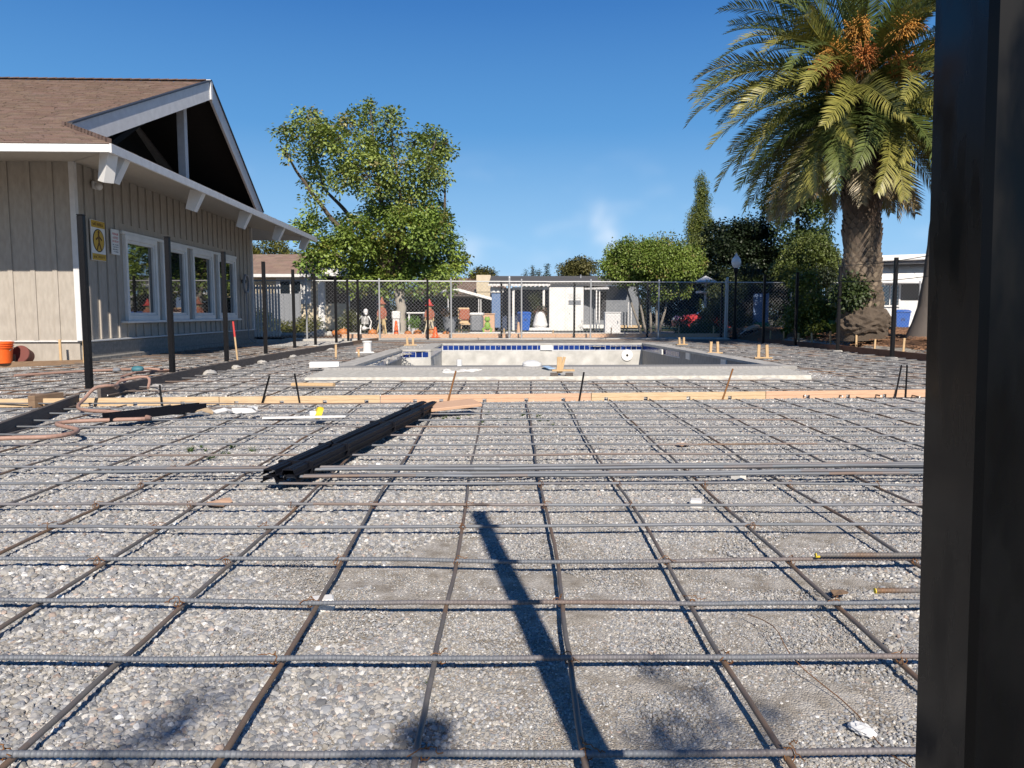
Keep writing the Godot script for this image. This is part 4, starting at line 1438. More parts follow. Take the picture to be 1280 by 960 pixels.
func site_things() -> void:
	# bundle of black rails
	var a := Vector3(-1.29, 0.07, -4.2)
	var b := Vector3(-0.82, 0.07, -7.5)
	var d := (b - a).normalized()
	var t := thing("rail_bundle", "strapped bundle of black steel rails lying across the rebar", "rail bundle", (a + b) * 0.5)
	t.basis = Basis(d.cross(Vector3.UP).normalized(), d.cross(Vector3.UP).normalized().cross(d).normalized() , -d)
	t.scale = Vector3(0.82, 0.8, 1.0)
	var length := a.distance_to(b)
	var prof := PackedVector2Array([Vector2(-0.048, 0), Vector2(-0.062, 0), Vector2(-0.062, 0.006), Vector2(-0.046, 0.008), Vector2(-0.042, 0.040), Vector2(-0.02, 0.043), Vector2(-0.018, 0.048), Vector2(0.018, 0.048), Vector2(0.02, 0.043), Vector2(0.042, 0.040), Vector2(0.046, 0.008), Vector2(0.062, 0.006), Vector2(0.062, 0), Vector2(0.048, 0), Vector2(0.036, 0.034), Vector2(-0.036, 0.034)])
	var k := 0
	for p in [[-0.063, 0.0], [0.063, 0.0], [-0.063, 0.0485], [0.063, 0.0485]]:
		var g := Geo.new()
		var off := rng.randf_range(-0.025, 0.025)
		g.prism(prof, length, Transform3D(Basis(), Vector3(p[0], p[1], length * 0.5 + off)))
		obj("rail", g, M.black_rail, t)
		k += 1
	for s in [0.85, -0.2, -1.1, 1.45]:
		var g := Geo.new()
		g.bbox(Vector3(0, 0.048, s), Vector3(0.254, 0.102, 0.02), 0.003)
		obj("strap", g, M.black_rail, t)
	var g2 := Geo.new()
	g2.tube([Vector3(0, 0.103, 0.86), Vector3(0.0, 0.13, 0.9), Vector3(0.01, 0.12, 0.98)], 0.006, 6)
	obj("strap_tail", g2, M.black_rail, t)
	# single black rail further left
	var t2 := thing("steel_rail", "single black steel rail lying beside the pink hose", "rail", Vector3(-3.25, 0.07, -6.98))
	t2.rotation.y = -0.57
	g2 = Geo.new()
	g2.prism(PackedVector2Array([Vector2(-0.06, 0), Vector2(0.06, 0), Vector2(0.06, 0.07), Vector2(0.05, 0.07), Vector2(0.05, 0.012), Vector2(-0.05, 0.012), Vector2(-0.05, 0.07), Vector2(-0.06, 0.07)]), 0.95, Transform3D(Basis(), Vector3(0, 0, 0.47)))
	obj("channel", g2, M.black_rail, t2)
	# timber scrap at the far end of the bundle
	g2 = Geo.new()
	g2.bbox(Vector3(-0.58, 0.115, -7.42), Vector3(0.52, 0.03, 0.26), 0.004, Basis.from_euler(Vector3(0.1, 0.45, 0.05)))
	tag(obj("plywood_scrap", g2, M.pink_lumber), "flat tan wood scrap beside the far end of the black bundle", "wood scrap")
	g2 = Geo.new()
	g2.bbox(Vector3(-1.84, 0.085, -6.76), Vector3(0.72, 0.018, 0.05), 0.004, Basis(Vector3.UP, 0.15))
	tag(obj("white_strip", g2, M.white), "thin white strip lying on rebar left of the black bundle", "strip")
	var cap := thing("yellow_cap", "yellow plastic cap resting on the white strip", "cap", Vector3(-1.73, 0.095, -6.9), 0.4)
	g2 = Geo.new()
	g2.lathe([[0.0, 0.05], [0.05, 0.048], [0.062, 0.03], [0.064, 0.0]], 16)
	var dome := obj("dome", g2, M.yellow, cap)
	dome.rotation.z = PI / 2 - 0.4
	g2 = Geo.new()
	g2.tube([Vector3(-0.04, 0.0, 0), Vector3(-0.1, 0.005, 0.0)], 0.03, 12)
	obj("sleeve", g2, M.white, cap)
	# torn white and cream scraps
	var sc := [[-2.82, -7.0, 0.2, 0.15, 0.6, "cream"], [-2.66, -7.06, 0.22, 0.16, 0.2, "white"], [-2.48, -7.04, 0.26, 0.1, -0.3, "long white"], [-2.45, -7.2, 0.14, 0.12, 0.9, "small pale"], [-2.42, -6.75, 0.1, 0.07, 0.4, "smallest white"]]
	for s in sc:
		g2 = Geo.new()
		var pts := []
		for i in 6:
			var an := TAU * i / 6.0
			pts.append(Vector3(cos(an) * s[2] * 0.5 * rng.randf_range(0.7, 1.2), rng.randf_range(0.0, 0.05), sin(an) * s[3] * 0.5 * rng.randf_range(0.7, 1.2)))
		for i in 6:
			g2.tri(Vector3(0, 0.05, 0), pts[(i + 1) % 6], pts[i])
			g2.tri(Vector3(0, 0.046, 0), pts[i] - Vector3(0, 0.004, 0), pts[(i + 1) % 6] - Vector3(0, 0.004, 0))
		var o := obj("plastic_scrap", g2, M.fresh_lumber if s[5] == "cream" else M.white)
		o.transform = Transform3D(Basis(Vector3.UP, s[4]), Vector3(s[0], 0.085, s[1]))
		tag(o, s[5] + " torn scrap in the litter behind the single black rail", "scrap", "torn scraps on the rebar")
	# pink air hose
	var path := Curve3D.new()
	for p in [Vector3(-4.6, 0.085, -5.35), Vector3(-3.76, 0.085, -5.6), Vector3(-3.42, 0.085, -5.7), Vector3(-3.42, 0.085, -6.0), Vector3(-3.75, 0.09, -6.28), Vector3(-3.72, 0.09, -6.45), Vector3(-3.42, 0.085, -6.6), Vector3(-3.2, 0.08, -6.72), Vector3(-3.36, 0.08, -6.9), Vector3(-3.7, 0.085, -7.12), Vector3(-4.08, 0.08, -7.3), Vector3(-4.32, 0.08, -7.6), Vector3(-4.42, 0.12, -7.9), Vector3(-4.4, 0.22, -8.1), Vector3(-4.3, 0.22, -8.32), Vector3(-4.6, 0.14, -8.9), Vector3(-4.72, 0.19, -9.25), Vector3(-4.5, 0.22, -9.45), Vector3(-4.42, 0.1, -9.3)]:
		path.add_point(p)
	for i in path.point_count:
		var p0 := path.get_point_position(maxi(i - 1, 0))
		var p1 := path.get_point_position(mini(i + 1, path.point_count - 1))
		path.set_point_in(i, (p0 - p1) * 0.18)
		path.set_point_out(i, (p1 - p0) * 0.18)
	path.bake_interval = 0.05
	var hp := []
	for p in path.get_baked_points():
		hp.append(p)
	g2 = Geo.new()
	g2.tube(hp, 0.0175, 8)
	tag(obj("air_hose", g2, M.hose), "dusty pink air hose winding over rebar at the left edge", "hose")
	g2 = Geo.new()
	g2.tube([Vector3(-5.25, 0.1, -10.3), Vector3(-5.7, 0.08, -11.2), Vector3(-5.9, 0.08, -12.0), Vector3(-5.5, 0.08, -12.4), Vector3(-6.1, 0.08, -12.9), Vector3(-6.9, 0.08, -12.3), Vector3(-7.4, 0.08, -11.4)], 0.021, 8)
	tag(obj("air_hose", g2, M.hose), "dusty pink hose loop lying behind the first steel post", "hose")
	# bucket and its neighbour at the clubhouse front
	var bk := thing("orange_bucket", "orange plastic bucket set on planks by the clubhouse front", "bucket", Vector3(-9.52, 0.08, -14.35), 0.3)
	g2 = Geo.new()
	g2.lathe([[0.0, 0.0], [0.15, 0.0], [0.185, 0.36], [0.2, 0.36], [0.2, 0.4], [0.178, 0.4], [0.14, 0.02], [0.0, 0.02]], 24)
	for y in [0.28, 0.32]:
		g2.lathe([[0.176, y], [0.2, y], [0.2, y + 0.012], [0.176, y + 0.012]], 24)
	obj("body", g2, M.orange, bk)
	g2 = Geo.new()
	var hd := []
	for i in 11:
		var an := PI * i / 10.0
		hd.append(Vector3(cos(an) * 0.2, 0.34 - sin(an) * 0.16, sin(an) * 0.13))
	g2.tube(hd, 0.004, 5)
	obj("handle", g2, M.galvanised, bk)
	var mb := thing("upturned_tub", "dark red tub lying on its side behind the orange bucket", "tub", Vector3(-9.38, 0.2, -14.75))
	g2 = Geo.new()
	g2.lathe([[0.0, -0.12], [0.13, -0.12], [0.16, 0.12], [0.17, 0.12], [0.14, -0.135], [0.0, -0.135]], 22)
	obj("shell", g2, M.maroon, mb)
	g2 = Geo.new()
	g2.tube([Vector3(0, 0.11, 0), Vector3(0, 0.13, 0)], 0.165, 22)
	obj("lid", g2, M.maroon, mb)
	mb.rotation = Vector3(1.3, 0.2, 0.1)
	# small things left of the pool
	for s in [[-6.5, -12.6, 0.07, "grey blue"], [-6.15, -12.6, 0.1, "teal"]]:
		g2 = Geo.new()
		g2.lump(Vector3(0, s[2] * 0.4, 0), Vector3(s[2], s[2] * 0.55, s[2] * 0.8), 2, 0.12, rng, Basis(), true)
		var o := obj("crumpled_bag", g2, M.cyan if s[3] == "teal" else M.slate)
		o.position = Vector3(s[0], 0.05, s[1])
		tag(o, s[3] + " crumpled bag lying on gravel before the clubhouse footing", "bag")
	var rk := [[-4.62, -9.95, 0.09, "nearest"], [-4.85, -12.3, 0.1, "second"], [-4.93, -13.7, 0.085, "third"], [-4.95, -15.2, 0.08, "fourth"], [-4.9, -17.2, 0.08, "fifth"], [-4.78, -20.3, 0.09, "farthest"]]
	for s in rk:
		g2 = Geo.new()
		g2.lump(Vector3(0, s[2] * 0.3, 0), Vector3(s[2] * 1.3, s[2] * 0.7, s[2]), 2, 0.12, rng, Basis(Vector3.UP, rng.randf() * 3.0), false)
		var o := obj("concrete_lump", g2, M.concrete)
		o.position = Vector3(s[0], 0, s[1])
		tag(o, "pale concrete lump against the dark left form board, %s from camera" % s[3], "concrete lump", "lumps of concrete bracing the left form")
	# white things near the pool's left corner
	var pump := thing("skimmer_body", "white plastic skimmer body standing left of the pool step", "skimmer", Vector3(-3.6, 0.0, -18.8), 0.2)
	pump.scale = Vector3(0.6, 0.6, 0.6)
	g2 = Geo.new()
	g2.bbox(Vector3(0, 0.06, 0), Vector3(0.75, 0.12, 0.5), 0.03)
	obj("slab", g2, M.white_patch, pump)
	g2 = Geo.new()
	g2.lathe([[0.0, 0.0], [0.17, 0.0], [0.17, 0.36], [0.2, 0.38], [0.2, 0.44], [0.15, 0.44], [0.14, 0.1], [0.0, 0.1]], 18, Vector3(0.1, 0.12, 0))
	obj("throat", g2, M.white, pump)
	g2 = Geo.new()
	g2.tube([Vector3(-0.05, 0.3, 0.02), Vector3(-0.3, 0.28, 0.05), Vector3(-0.34, 0.05, 0.05)], 0.04, 10)
	obj("pipe", g2, M.hose, pump)
	g2 = Geo.new()
	g2.bbox(Vector3(-3.25, 0.12, -13.3), Vector3(0.5, 0.1, 0.28), 0.01, Basis(Vector3.UP, 0.2))
	tag(obj("foam_block", g2, M.white), "white foam block lying at the pool's left front corner", "foam block")
	g2 = Geo.new()
	g2.lathe([[0.0, 0.0], [0.15, 0.0], [0.165, 0.015], [0.16, 0.06], [0.1, 0.09], [0.0, 0.1]], 20)
	var lid := obj("plastic_disc", g2, M.white)
	lid.position = Vector3(0.34, 0.1, -13.1)
	lid.rotation = Vector3(0.15, 0.3, 0.0)
	tag(lid, "round white plastic disc lying on the front bond beam", "plastic disc")
	g2 = Geo.new()
	g2.bbox(Vector3(0.6, 0.12, -12.6), Vector3(0.11, 0.012, 0.36), 0.003, Basis.from_euler(Vector3(0.05, 0.25, 0.0)))
	tag(obj("blue_tape", g2, M.pale_blue), "pale blue tape piece on the apron left of the step stand", "tape")
	var pv := thing("pipe_stub", "white pipe stub standing on the bond beam with spilled mortar", "pipe", Vector3(-0.9, 0.11, -13.1))
	g2 = Geo.new()
	g2.tube([Vector3(0, -0.03, 0), Vector3(0, 0.11, 0)], 0.045, 14)
	obj("pipe", g2, M.white, pv)
	g2 = Geo.new()
	for k3 in 9:
		g2.lump(Vector3(rng.randf_range(-0.3, 0.3), -0.025, rng.randf_range(0.5, 1.3)), Vector3(rng.randf_range(0.05, 0.16), 0.022, rng.randf_range(0.06, 0.2)), 1, 0.25, rng)
	obj("mortar", g2, M.white_patch, pv).set_meta("kind", "stuff")
	# stands
	var st := thing("step_stand", "little lumber step stand on the apron before the pool", "stand", Vector3(0.72, 0.08, -11.4), 0.05)
	g2 = Geo.new()
	g2.bbox(Vector3(0.05, 0.1, 0), Vector3(0.42, 0.035, 0.12), 0.004)
	obj("crosspiece", g2, M.stake_wood, st)
	st.scale = Vector3(0.8, 0.8, 0.8)
	for s in [[-0.04, 0.1], [0.0, 0.02], [0.05, -0.1]]:
		g2 = Geo.new()
		g2.bbox(Vector3(s[0], 0.2, -0.04 + s[1] * 0.2), Vector3(0.05, 0.3, 0.03), 0.004, Basis(Vector3(0, 0, 1), s[1] - 0.12))
		obj("upright", g2, M.stake_wood, st)
	for s in [-0.12, 0.16]:
		g2 = Geo.new()
		g2.bbox(Vector3(s, 0.03, 0.05), Vector3(0.14, 0.06, 0.05), 0.004)
		obj("foot", g2, M.old_lumber, st)
	step_stand(Vector3(4.72, 0.04, -17.9), 0.1, "pair of pale uprights on the right coping nearer the back", 0.25)
	step_stand(Vector3(5.2, 0.04, -15.9), -0.1, "pair of pale uprights on the right coping nearest the camera", 0.26)
	step_stand(Vector3(5.1, 0.03, -23.1), 0.3, "pale uprights near the far right corner of the pool", 0.2)
	step_stand(Vector3(-2.85, 0.07, -21.6), 0.1, "short pale uprights behind the blue tiled step of the pool", 0.2)
	g2 = Geo.new()
	g2.tube([Vector3(-2.9, 0.06, -10.1), Vector3(-2.3, 0.075, -9.9)], 0.035, 8)
	tag(obj("timber_offcut", g2, M.stake_wood), "short round timber offcut lying before the pool apron", "offcut")
	for s in [[-1.52, -3.92, 0.16, "tan torn scrap lying left of the middle bars"], [1.29, -5.7, 0.12, "tan scrap far out under the bars, right of the pool stand"], [-1.32, -6.55, 0.09, "brown scrap between the white strip and the black bundle"], [1.15, -2.62, 0.07, "brown leaf beside the yellow tipped bar"]]:
		g2 = Geo.new()
		var rim := []
		for k3 in 8:
			var an := TAU * k3 / 8.0
			rim.append(Vector3(cos(an) * s[2] * rng.randf_range(0.35, 0.6), rng.randf_range(0.0, 0.02), sin(an) * s[2] * rng.randf_range(0.25, 0.45)))
		for k3 in 8:
			var q0: Vector3 = rim[k3]
			var q1: Vector3 = rim[(k3 + 1) % 8]
			g2.tri(Vector3(0, 0.018, 0), q1, q0)
			g2.tri(Vector3(0, 0.014, 0), q0 - Vector3(0, 0.004, 0), q1 - Vector3(0, 0.004, 0))
			g2.quad(q0, q1, q1 - Vector3(0, 0.004, 0), q0 - Vector3(0, 0.004, 0))
		var o := obj("cardboard_scrap", g2, M.pink_lumber if s[2] > 0.08 else M.brown_lumber)
		o.transform = Transform3D(Basis(Vector3.UP, s[2] * 30.0), Vector3(s[0], 0.018, s[1]))
		tag(o, s[3], "scrap", "brown scraps on the gravel")
	# little concrete spacers under the bars
	var i := 0
	for p in [[-0.64, -2.52, "with a rusty tie above it, left of the middle bar"], [0.95, -3.9, "under the bars in the middle distance"], [1.36, -4.55, "far right under the loose bars"]]:
		g2 = Geo.new()
		g2.bbox(Vector3(p[0], 0.02, p[1]), Vector3(0.075, 0.05, 0.06), 0.006, Basis(Vector3.UP, 0.3 + i))
		tag(obj("concrete_spacer", g2, M.white_patch), "pale concrete spacer block " + p[2], "spacer", "spacers under the rebar")
		i += 1
	g2 = Geo.new()
	g2.lump(Vector3.ZERO, Vector3(0.02, 0.011, 0.032), 2, 0.2, rng, Basis(Vector3.UP, 0.5))
	var pp := obj("paper_scrap", g2, M.white)
	pp.position = Vector3(0.83, 0.02, -1.74)
	tag(pp, "crumpled white paper scrap on the gravel near the dark post", "paper scrap")
	g2 = Geo.new()
	var cp := []
	for k2 in 14:
		cp.append(Vector3(0.76 + 0.02 * sin(k2 * 0.9) + 0.008 * k2, 0.035 + 0.02 * sin(k2 * 0.5), -2.4 + 0.065 * k2))
	g2.tube(cp, 0.0015, 5)
	tag(obj("tie_wire", g2, M.wire), "long stray rusty tie wire trailing over gravel near the dark post", "wire")
	var stk := thing("marked_stake", "slim stake with red painted top leaning by the third post", "stake", Vector3(-5.35, 0, -15.0))
	g2 = Geo.new()
	g2.tube([Vector3(0, -0.05, 0), Vector3(-0.05, 0.55, 0.0)], 0.018, 8)
	obj("shaft", g2, M.stake_wood, stk)
	g2 = Geo.new()
	g2.tube([Vector3(-0.05, 0.55, 0.0), Vector3(-0.075, 0.85, 0.0)], 0.02, 8)
	obj("painted_top", g2, M.sign_red, stk)
	# weeds sprouting through the gravel
	var wg := Geo.new()
	for k2 in 26:
		var an := rng.randf() * TAU
		var r := rng.randf_range(0.02, 0.07)
		var p := Vector3(cos(an), 0, sin(an)) * rng.randf_range(0.0, 0.04)
		var tip := p + Vector3(cos(an) * r, rng.randf_range(0.02, 0.06), sin(an) * r)
		var sd := Vector3(-sin(an), 0, cos(an)) * 0.006
		var f := rng.randf_range(0.7, 1.3)
		wg.col = Color(0.07 * f, 0.12 * f, 0.03 * f)
		var m1 := p.lerp(tip, 0.5) + Vector3(0, 0.015, 0)
		wg.tri(p - sd, p + sd, m1 + sd)
		wg.tri(m1 - sd, m1 + sd, tip)
	var wx := []
	for k2 in 34:
		var c: Vector2 = [Vector2(-0.4, -7.35), Vector2(0.25, -7.3), Vector2(0.05, -6.9), Vector2(-2.0, -5.4), Vector2(-0.2, -1.95)][rng.randi() % 4] if k2 > 0 else Vector2(-0.24, -1.98)
		wx.append(Transform3D(Basis(Vector3.UP, rng.randf() * TAU).scaled(Vector3.ONE * rng.randf_range(0.3, 0.7) * (1.0 if k2 > 0 else 0.5)), Vector3(c.x + rng.randf_range(-0.35, 0.35) * (1.0 if k2 > 0 else 0.05), 0.01, c.y + rng.randf_range(-0.25, 0.25) * (1.0 if k2 > 0 else 0.05))))
	tag(many("weeds", wg.mesh(), M.leaf, wx, []), "small green weeds growing through the gravel", "weeds")


# ---------------------------------------------------------------- plants
func leaf_clump(count: int, spread: float, length: float, width: float, sd: int) -> ArrayMesh:
	var r := RandomNumberGenerator.new()
	r.seed = sd
	var g := Geo.new()
	for i in count:
		var d := Vector3(r.randf_range(-1, 1), r.randf_range(-0.8, 1), r.randf_range(-1, 1)).normalized()
		var p := d * spread * pow(r.randf(), 0.6)
		var f := (d + Vector3(r.randf_range(-0.8, 0.8), r.randf_range(-0.9, 0.5), r.randf_range(-0.8, 0.8))).normalized()
		var face := (d * 0.55 + Vector3(r.randf_range(-0.7, 0.7), 0.75, r.randf_range(-0.7, 0.7))).normalized()
		var s := f.cross(face).normalized()
		var u := s.cross(f)
		var l := length * r.randf_range(0.65, 1.2)
		var w := width * r.randf_range(0.7, 1.15) * 0.5
		var b := r.randf_range(0.8, 1.2)
		g.col = Color(b, b, b)
		var m := p + f * l * 0.45 + u * l * 0.06
		var e := p + f * l - u * l * 0.12
		g.tri(p, m + s * w, m)
		g.tri(p, m, m - s * w)
		g.tri(m, m + s * w, e)
		g.tri(m, e, m - s * w)
	return g.mesh()


func crown(parent: Node3D, called: String, blobs: Array, mesh: Mesh, per: float, pal: Array, shell := 0.5) -> void:
	var xf := []
	var cs := []
	for b in blobs:
		var rad: Vector3 = b[1]
		var n := int(ceil(per * (rad.x * rad.y + rad.y * rad.z + rad.x * rad.z) / 3.0))
		var own := rng.randf()
		for i in n:
			var d := Vector3(rng.randf_range(-1, 1), rng.randf_range(-1, 1), rng.randf_range(-1, 1))
			while d.length() > 1.0 or d.length() < 0.05:
				d = Vector3(rng.randf_range(-1, 1), rng.randf_range(-1, 1), rng.randf_range(-1, 1))
			d = d.normalized() * lerpf(d.length(), 1.0, shell)
			var s := rng.randf_range(0.75, 1.25)
			xf.append(Transform3D(Basis.from_euler(Vector3(rng.randf_range(-0.5, 0.5), rng.randf() * TAU, rng.randf_range(-0.5, 0.5))).scaled(Vector3(s, s, s)), b[0] + d * rad))
			var c: Color = pal[0].lerp(pal[1], clampf(own * 0.6 + rng.randf() * 0.5, 0, 1))
			if pal.size() > 2 and rng.randf() < 0.07:
				c = pal[2]
			var f := rng.randf_range(0.75, 1.2)
			cs.append(Color(c.r * f, c.g * f, c.b * f))
	many(called, mesh, M.leaf, xf, cs, parent)


func lumps_in(center: Vector3, rad: Vector3, n: int, r0: float, r1: float) -> Array:
	var out := []
	for i in n:
		var d := Vector3(rng.randf_range(-1, 1), rng.randf_range(-1, 1), rng.randf_range(-1, 1)).normalized() * pow(rng.randf(), 0.33)
		var r := rng.randf_range(r0, r1)
		out.append([center + d * rad, Vector3(r, r * rng.randf_range(0.75, 1.0), r)])
	return out


func limb(parent: Node3D, called: String, pts: Array, r0: float, r1: float, m: Material) -> void:
	var g := Geo.new()
	var q := []
	var rad := []
	for i in pts.size() - 1:
		for k in 4:
			var t := k / 4.0
			var j := Vector3(rng.randf_range(-1, 1), 0, rng.randf_range(-1, 1)) * r0 * 0.25
			q.append(pts[i].lerp(pts[i + 1], t) + (j if q.size() > 0 else Vector3.ZERO))
	q.append(pts[-1])
	for i in q.size():
		rad.append(lerpf(r0, r1, float(i) / (q.size() - 1)))
	g.tube(q, rad, 9)
	obj(called, g, m, parent)


func trees() -> void:
	var broad := leaf_clump(26, 0.34, 0.18, 0.11, 3)
	var small := leaf_clump(20, 0.2, 0.1, 0.06, 5)
	var fine := leaf_clump(22, 0.3, 0.13, 0.05, 8)
	var sun_green := [Color(0.13, 0.22, 0.05), Color(0.29, 0.37, 0.07), Color(0.30, 0.28, 0.08)]
	var t := thing("broadleaf_tree", "tall open broadleaf tree with yellow green leaves behind the clubhouse", "tree", Vector3(-4.9, 0, -34))
	var base := Vector3(-4.9, 0, -34)
	var put := func(pts: Array) -> Array:
		var o := []
		for p in pts:
			o.append(p - base)
		return o
	var limbs := [
		[Vector3(-5.05, 2.47, -34.00), Vector3(-6.19, 3.67, -33.80), Vector3(-7.65, 4.91, -33.60), Vector3(-8.70, 6.33, -33.40), Vector3(-9.30, 7.29, -33.20), Vector3(-9.72, 8.01, -33.00)],
		[Vector3(-5.19, 2.99, -34.00), Vector3(-6.51, 4.58, -34.30), Vector3(-7.44, 5.58, -34.60), Vector3(-8.38, 6.57, -34.90), Vector3(-8.95, 8.20, -35.20)],
		[Vector3(-5.05, 2.54, -34.00), Vector3(-5.44, 4.54, -34.00), Vector3(-5.76, 6.43, -34.00), Vector3(-5.94, 8.29, -34.00), Vector3(-6.09, 9.70, -34.00)],
		[Vector3(-5.02, 2.64, -34.00), Vector3(-4.23, 4.46, -33.80), Vector3(-3.78, 5.86, -33.60), Vector3(-3.54, 7.50, -33.40), Vector3(-3.20, 8.29, -33.20)],
		[Vector3(-4.98, 2.40, -34.00), Vector3(-3.71, 3.88, -34.33), Vector3(-3.02, 5.14, -34.67), Vector3(-3.00, 7.29, -35.00)],
		[Vector3(-5.05, 2.47, -34.00), Vector3(-4.67, 4.51, -33.67), Vector3(-4.77, 6.15, -33.33), Vector3(-5.09, 8.73, -33.00)]]
	limb(t, "trunk", [Vector3.ZERO, Vector3(0.0, 1.25, 0), Vector3(-0.15, 2.55, 0)], 0.24, 0.2, M.pale_bark)
	for l in limbs:
		limb(t, "limb", put.call(l), 0.15, 0.025, M.bark)
	var cl := [
		[-9.2, 8.5, -32.8, 0.55], [-9.3, 7.6, -32.3, 0.34], [-8.7, 9.2, -33.5, 0.63], [-7.9, 8.4, -32.5, 0.74], [-7.2, 8.0, -32.1, 0.67], [-8.4, 7.7, -33.6, 0.77],
		[-7.3, 9.6, -35.8, 0.67], [-6.4, 9.9, -35.3, 0.48], [-6.3, 10.3, -35.2, 0.26], [-5.1, 9.0, -32.8, 0.61], [-5.7, 8.3, -34.2, 0.78], [-6.4, 7.8, -33.0, 0.82],
		[-7.0, 6.8, -32.6, 0.81], [-5.9, 6.6, -32.3, 0.94], [-5.0, 6.9, -32.7, 0.82], [-9.0, 7.1, -35.9, 0.60], [-4.3, 8.6, -35.4, 0.59], [-3.6, 8.9, -35.3, 0.59],
		[-3.2, 8.0, -35.3, 0.66], [-3.7, 7.2, -32.7, 0.75], [-4.1, 6.3, -33.2, 0.76], [-3.2, 6.9, -34.6, 0.58], [-3.0, 8.5, -35.0, 0.36], [-5.1, 6.1, -35.6, 0.81],
		[-6.2, 6.0, -35.7, 0.74], [-8.1, 5.8, -32.2, 0.40], [-9.0, 5.0, -34.5, 0.50], [-9.5, 4.7, -34.8, 0.40], [-7.7, 4.5, -34.0, 0.71], [-6.4, 4.3, -32.6, 0.88],
		[-5.6, 4.7, -33.9, 0.92], [-4.3, 4.5, -32.2, 0.80], [-3.7, 5.7, -35.9, 0.67], [-3.5, 4.7, -35.6, 0.74], [-2.6, 4.2, -34.2, 0.43], [-7.2, 3.6, -33.1, 0.76],
		[-6.6, 3.5, -35.8, 0.97], [-5.3, 3.4, -34.3, 1.00], [-4.4, 3.6, -35.7, 0.97], [-3.3, 3.4, -35.5, 0.81], [-2.5, 3.2, -34.0, 0.43], [-6.9, 2.6, -33.6, 0.63],
		[-3.7, 4.1, -32.4, 0.7], [-3.3, 5.0, -33.2, 0.6], [-4.5, 5.3, -33.0, 0.6], [-8.4, 3.3, -33.0, 0.6], [-5.7, 2.5, -34.4, 0.72], [-4.2, 2.5, -33.7, 0.70], [-2.9, 2.4, -32.5, 0.47], [-8.1, 4.0, -33.1, 0.38]]
	var upper := []
	var lower := []
	for c in cl:
		var low: bool = c[1] < 5.2
		var e := [Vector3(c[0], c[1], c[2]) - base, Vector3.ONE * c[3] * (1.05 if low else 0.95)]
		(lower if low else upper).append(e)
	crown(t, "crown", upper, broad, 62, [Color(0.16, 0.23, 0.065), Color(0.28, 0.34, 0.085), Color(0.32, 0.28, 0.11)], 0.3)
	crown(t, "crown", lower, broad, 95, sun_green, 0.35)
	var twigs := Geo.new()
	for e in upper:
		for k in 3:
			var d: Vector3 = Vector3(rng.randf_range(-1, 1), rng.randf_range(-0.2, 1), rng.randf_range(-1, 1)).normalized() * e[1].x * 1.15
			twigs.tube([e[0] - d * 0.6, e[0] + d * 0.3 + Vector3(0, 0.05, 0), e[0] + d], [0.03, 0.018, 0.006], 4)
	var tw := obj("twigs", twigs, M.bark, t)
	tw.set_meta("kind", "stuff")
	# clipped tree on many stems
	t = thing("topiary_tree", "flat topped clipped tree on a fan of pale stems behind the fence", "tree", Vector3(6.55, 0, -36.5))
	t.scale = Vector3.ONE * 1.07
	for s in [[-0.38, -1.2], [-0.17, -0.66], [0.05, -0.06], [0.26, 0.29], [0.4, 0.85]]:
		limb(t, "stem", [Vector3(s[0], 0, 0), Vector3(lerpf(s[0], s[1], 0.5), 1.2, rng.randf_range(-0.2, 0.2)), Vector3(s[1] * 1.1, 2.7, rng.randf_range(-0.4, 0.4))], 0.06, 0.04, M.stem_bark)
	var blobs := []
	for i in 135:
		var a := rng.randf() * TAU
		var r := sqrt(rng.randf())
		var edge := sqrt(maxf(0.0, 1.0 - pow(r, 7.0)))
		var yy := rng.randf_range(-0.75 * edge, 0.85 * edge)
		var ctr := Vector3(cos(a) * r * 1.98, 3.1 + yy * 0.86, sin(a) * r * 1.7)
		blobs.append([ctr, Vector3.ONE * rng.randf_range(0.28, 0.42)])
	for i in 16:
		blobs.append([Vector3(rng.randf_range(-0.7, 1.6), rng.randf_range(1.75, 2.5), rng.randf_range(-0.6, 0.8)), Vector3.ONE * rng.randf_range(0.2, 0.36)])
	crown(t, "crown", blobs, small, 300, [Color(0.13, 0.2, 0.035), Color(0.24, 0.32, 0.06), Color(0.28, 0.24, 0.08)], 0.45)
	var fzz := []
	for i in 18:
		fzz.append([Vector3(rng.randf_range(-1.6, 1.9), 4.08 + rng.randf_range(-0.1, 0.12), rng.randf_range(-1.2, 1.2)), Vector3(0.06, 0.14, 0.06)])
	crown(t, "crown", fzz, small, 190, [Color(0.12, 0.15, 0.04), Color(0.19, 0.21, 0.06)], 0.2)
	# dense dark tree behind the lamp
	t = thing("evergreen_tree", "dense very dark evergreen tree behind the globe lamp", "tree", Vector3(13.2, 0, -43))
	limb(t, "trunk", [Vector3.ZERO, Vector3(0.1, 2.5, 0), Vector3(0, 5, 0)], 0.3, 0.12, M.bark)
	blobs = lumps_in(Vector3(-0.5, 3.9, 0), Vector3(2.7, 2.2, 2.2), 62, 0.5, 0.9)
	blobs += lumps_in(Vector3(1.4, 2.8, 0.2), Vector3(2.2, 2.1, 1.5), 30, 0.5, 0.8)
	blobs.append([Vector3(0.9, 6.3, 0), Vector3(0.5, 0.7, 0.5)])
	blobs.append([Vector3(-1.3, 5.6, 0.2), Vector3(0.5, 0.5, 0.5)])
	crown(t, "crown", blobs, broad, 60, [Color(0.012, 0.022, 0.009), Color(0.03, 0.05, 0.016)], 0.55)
	t = thing("evergreen_tree", "taller green tree showing between the palm fronds and its trunk", "tree", Vector3(15.0, 0, -41))
	limb(t, "trunk", [Vector3.ZERO, Vector3(0.1, 2.5, 0), Vector3(0, 6, 0)], 0.28, 0.1, M.bark)
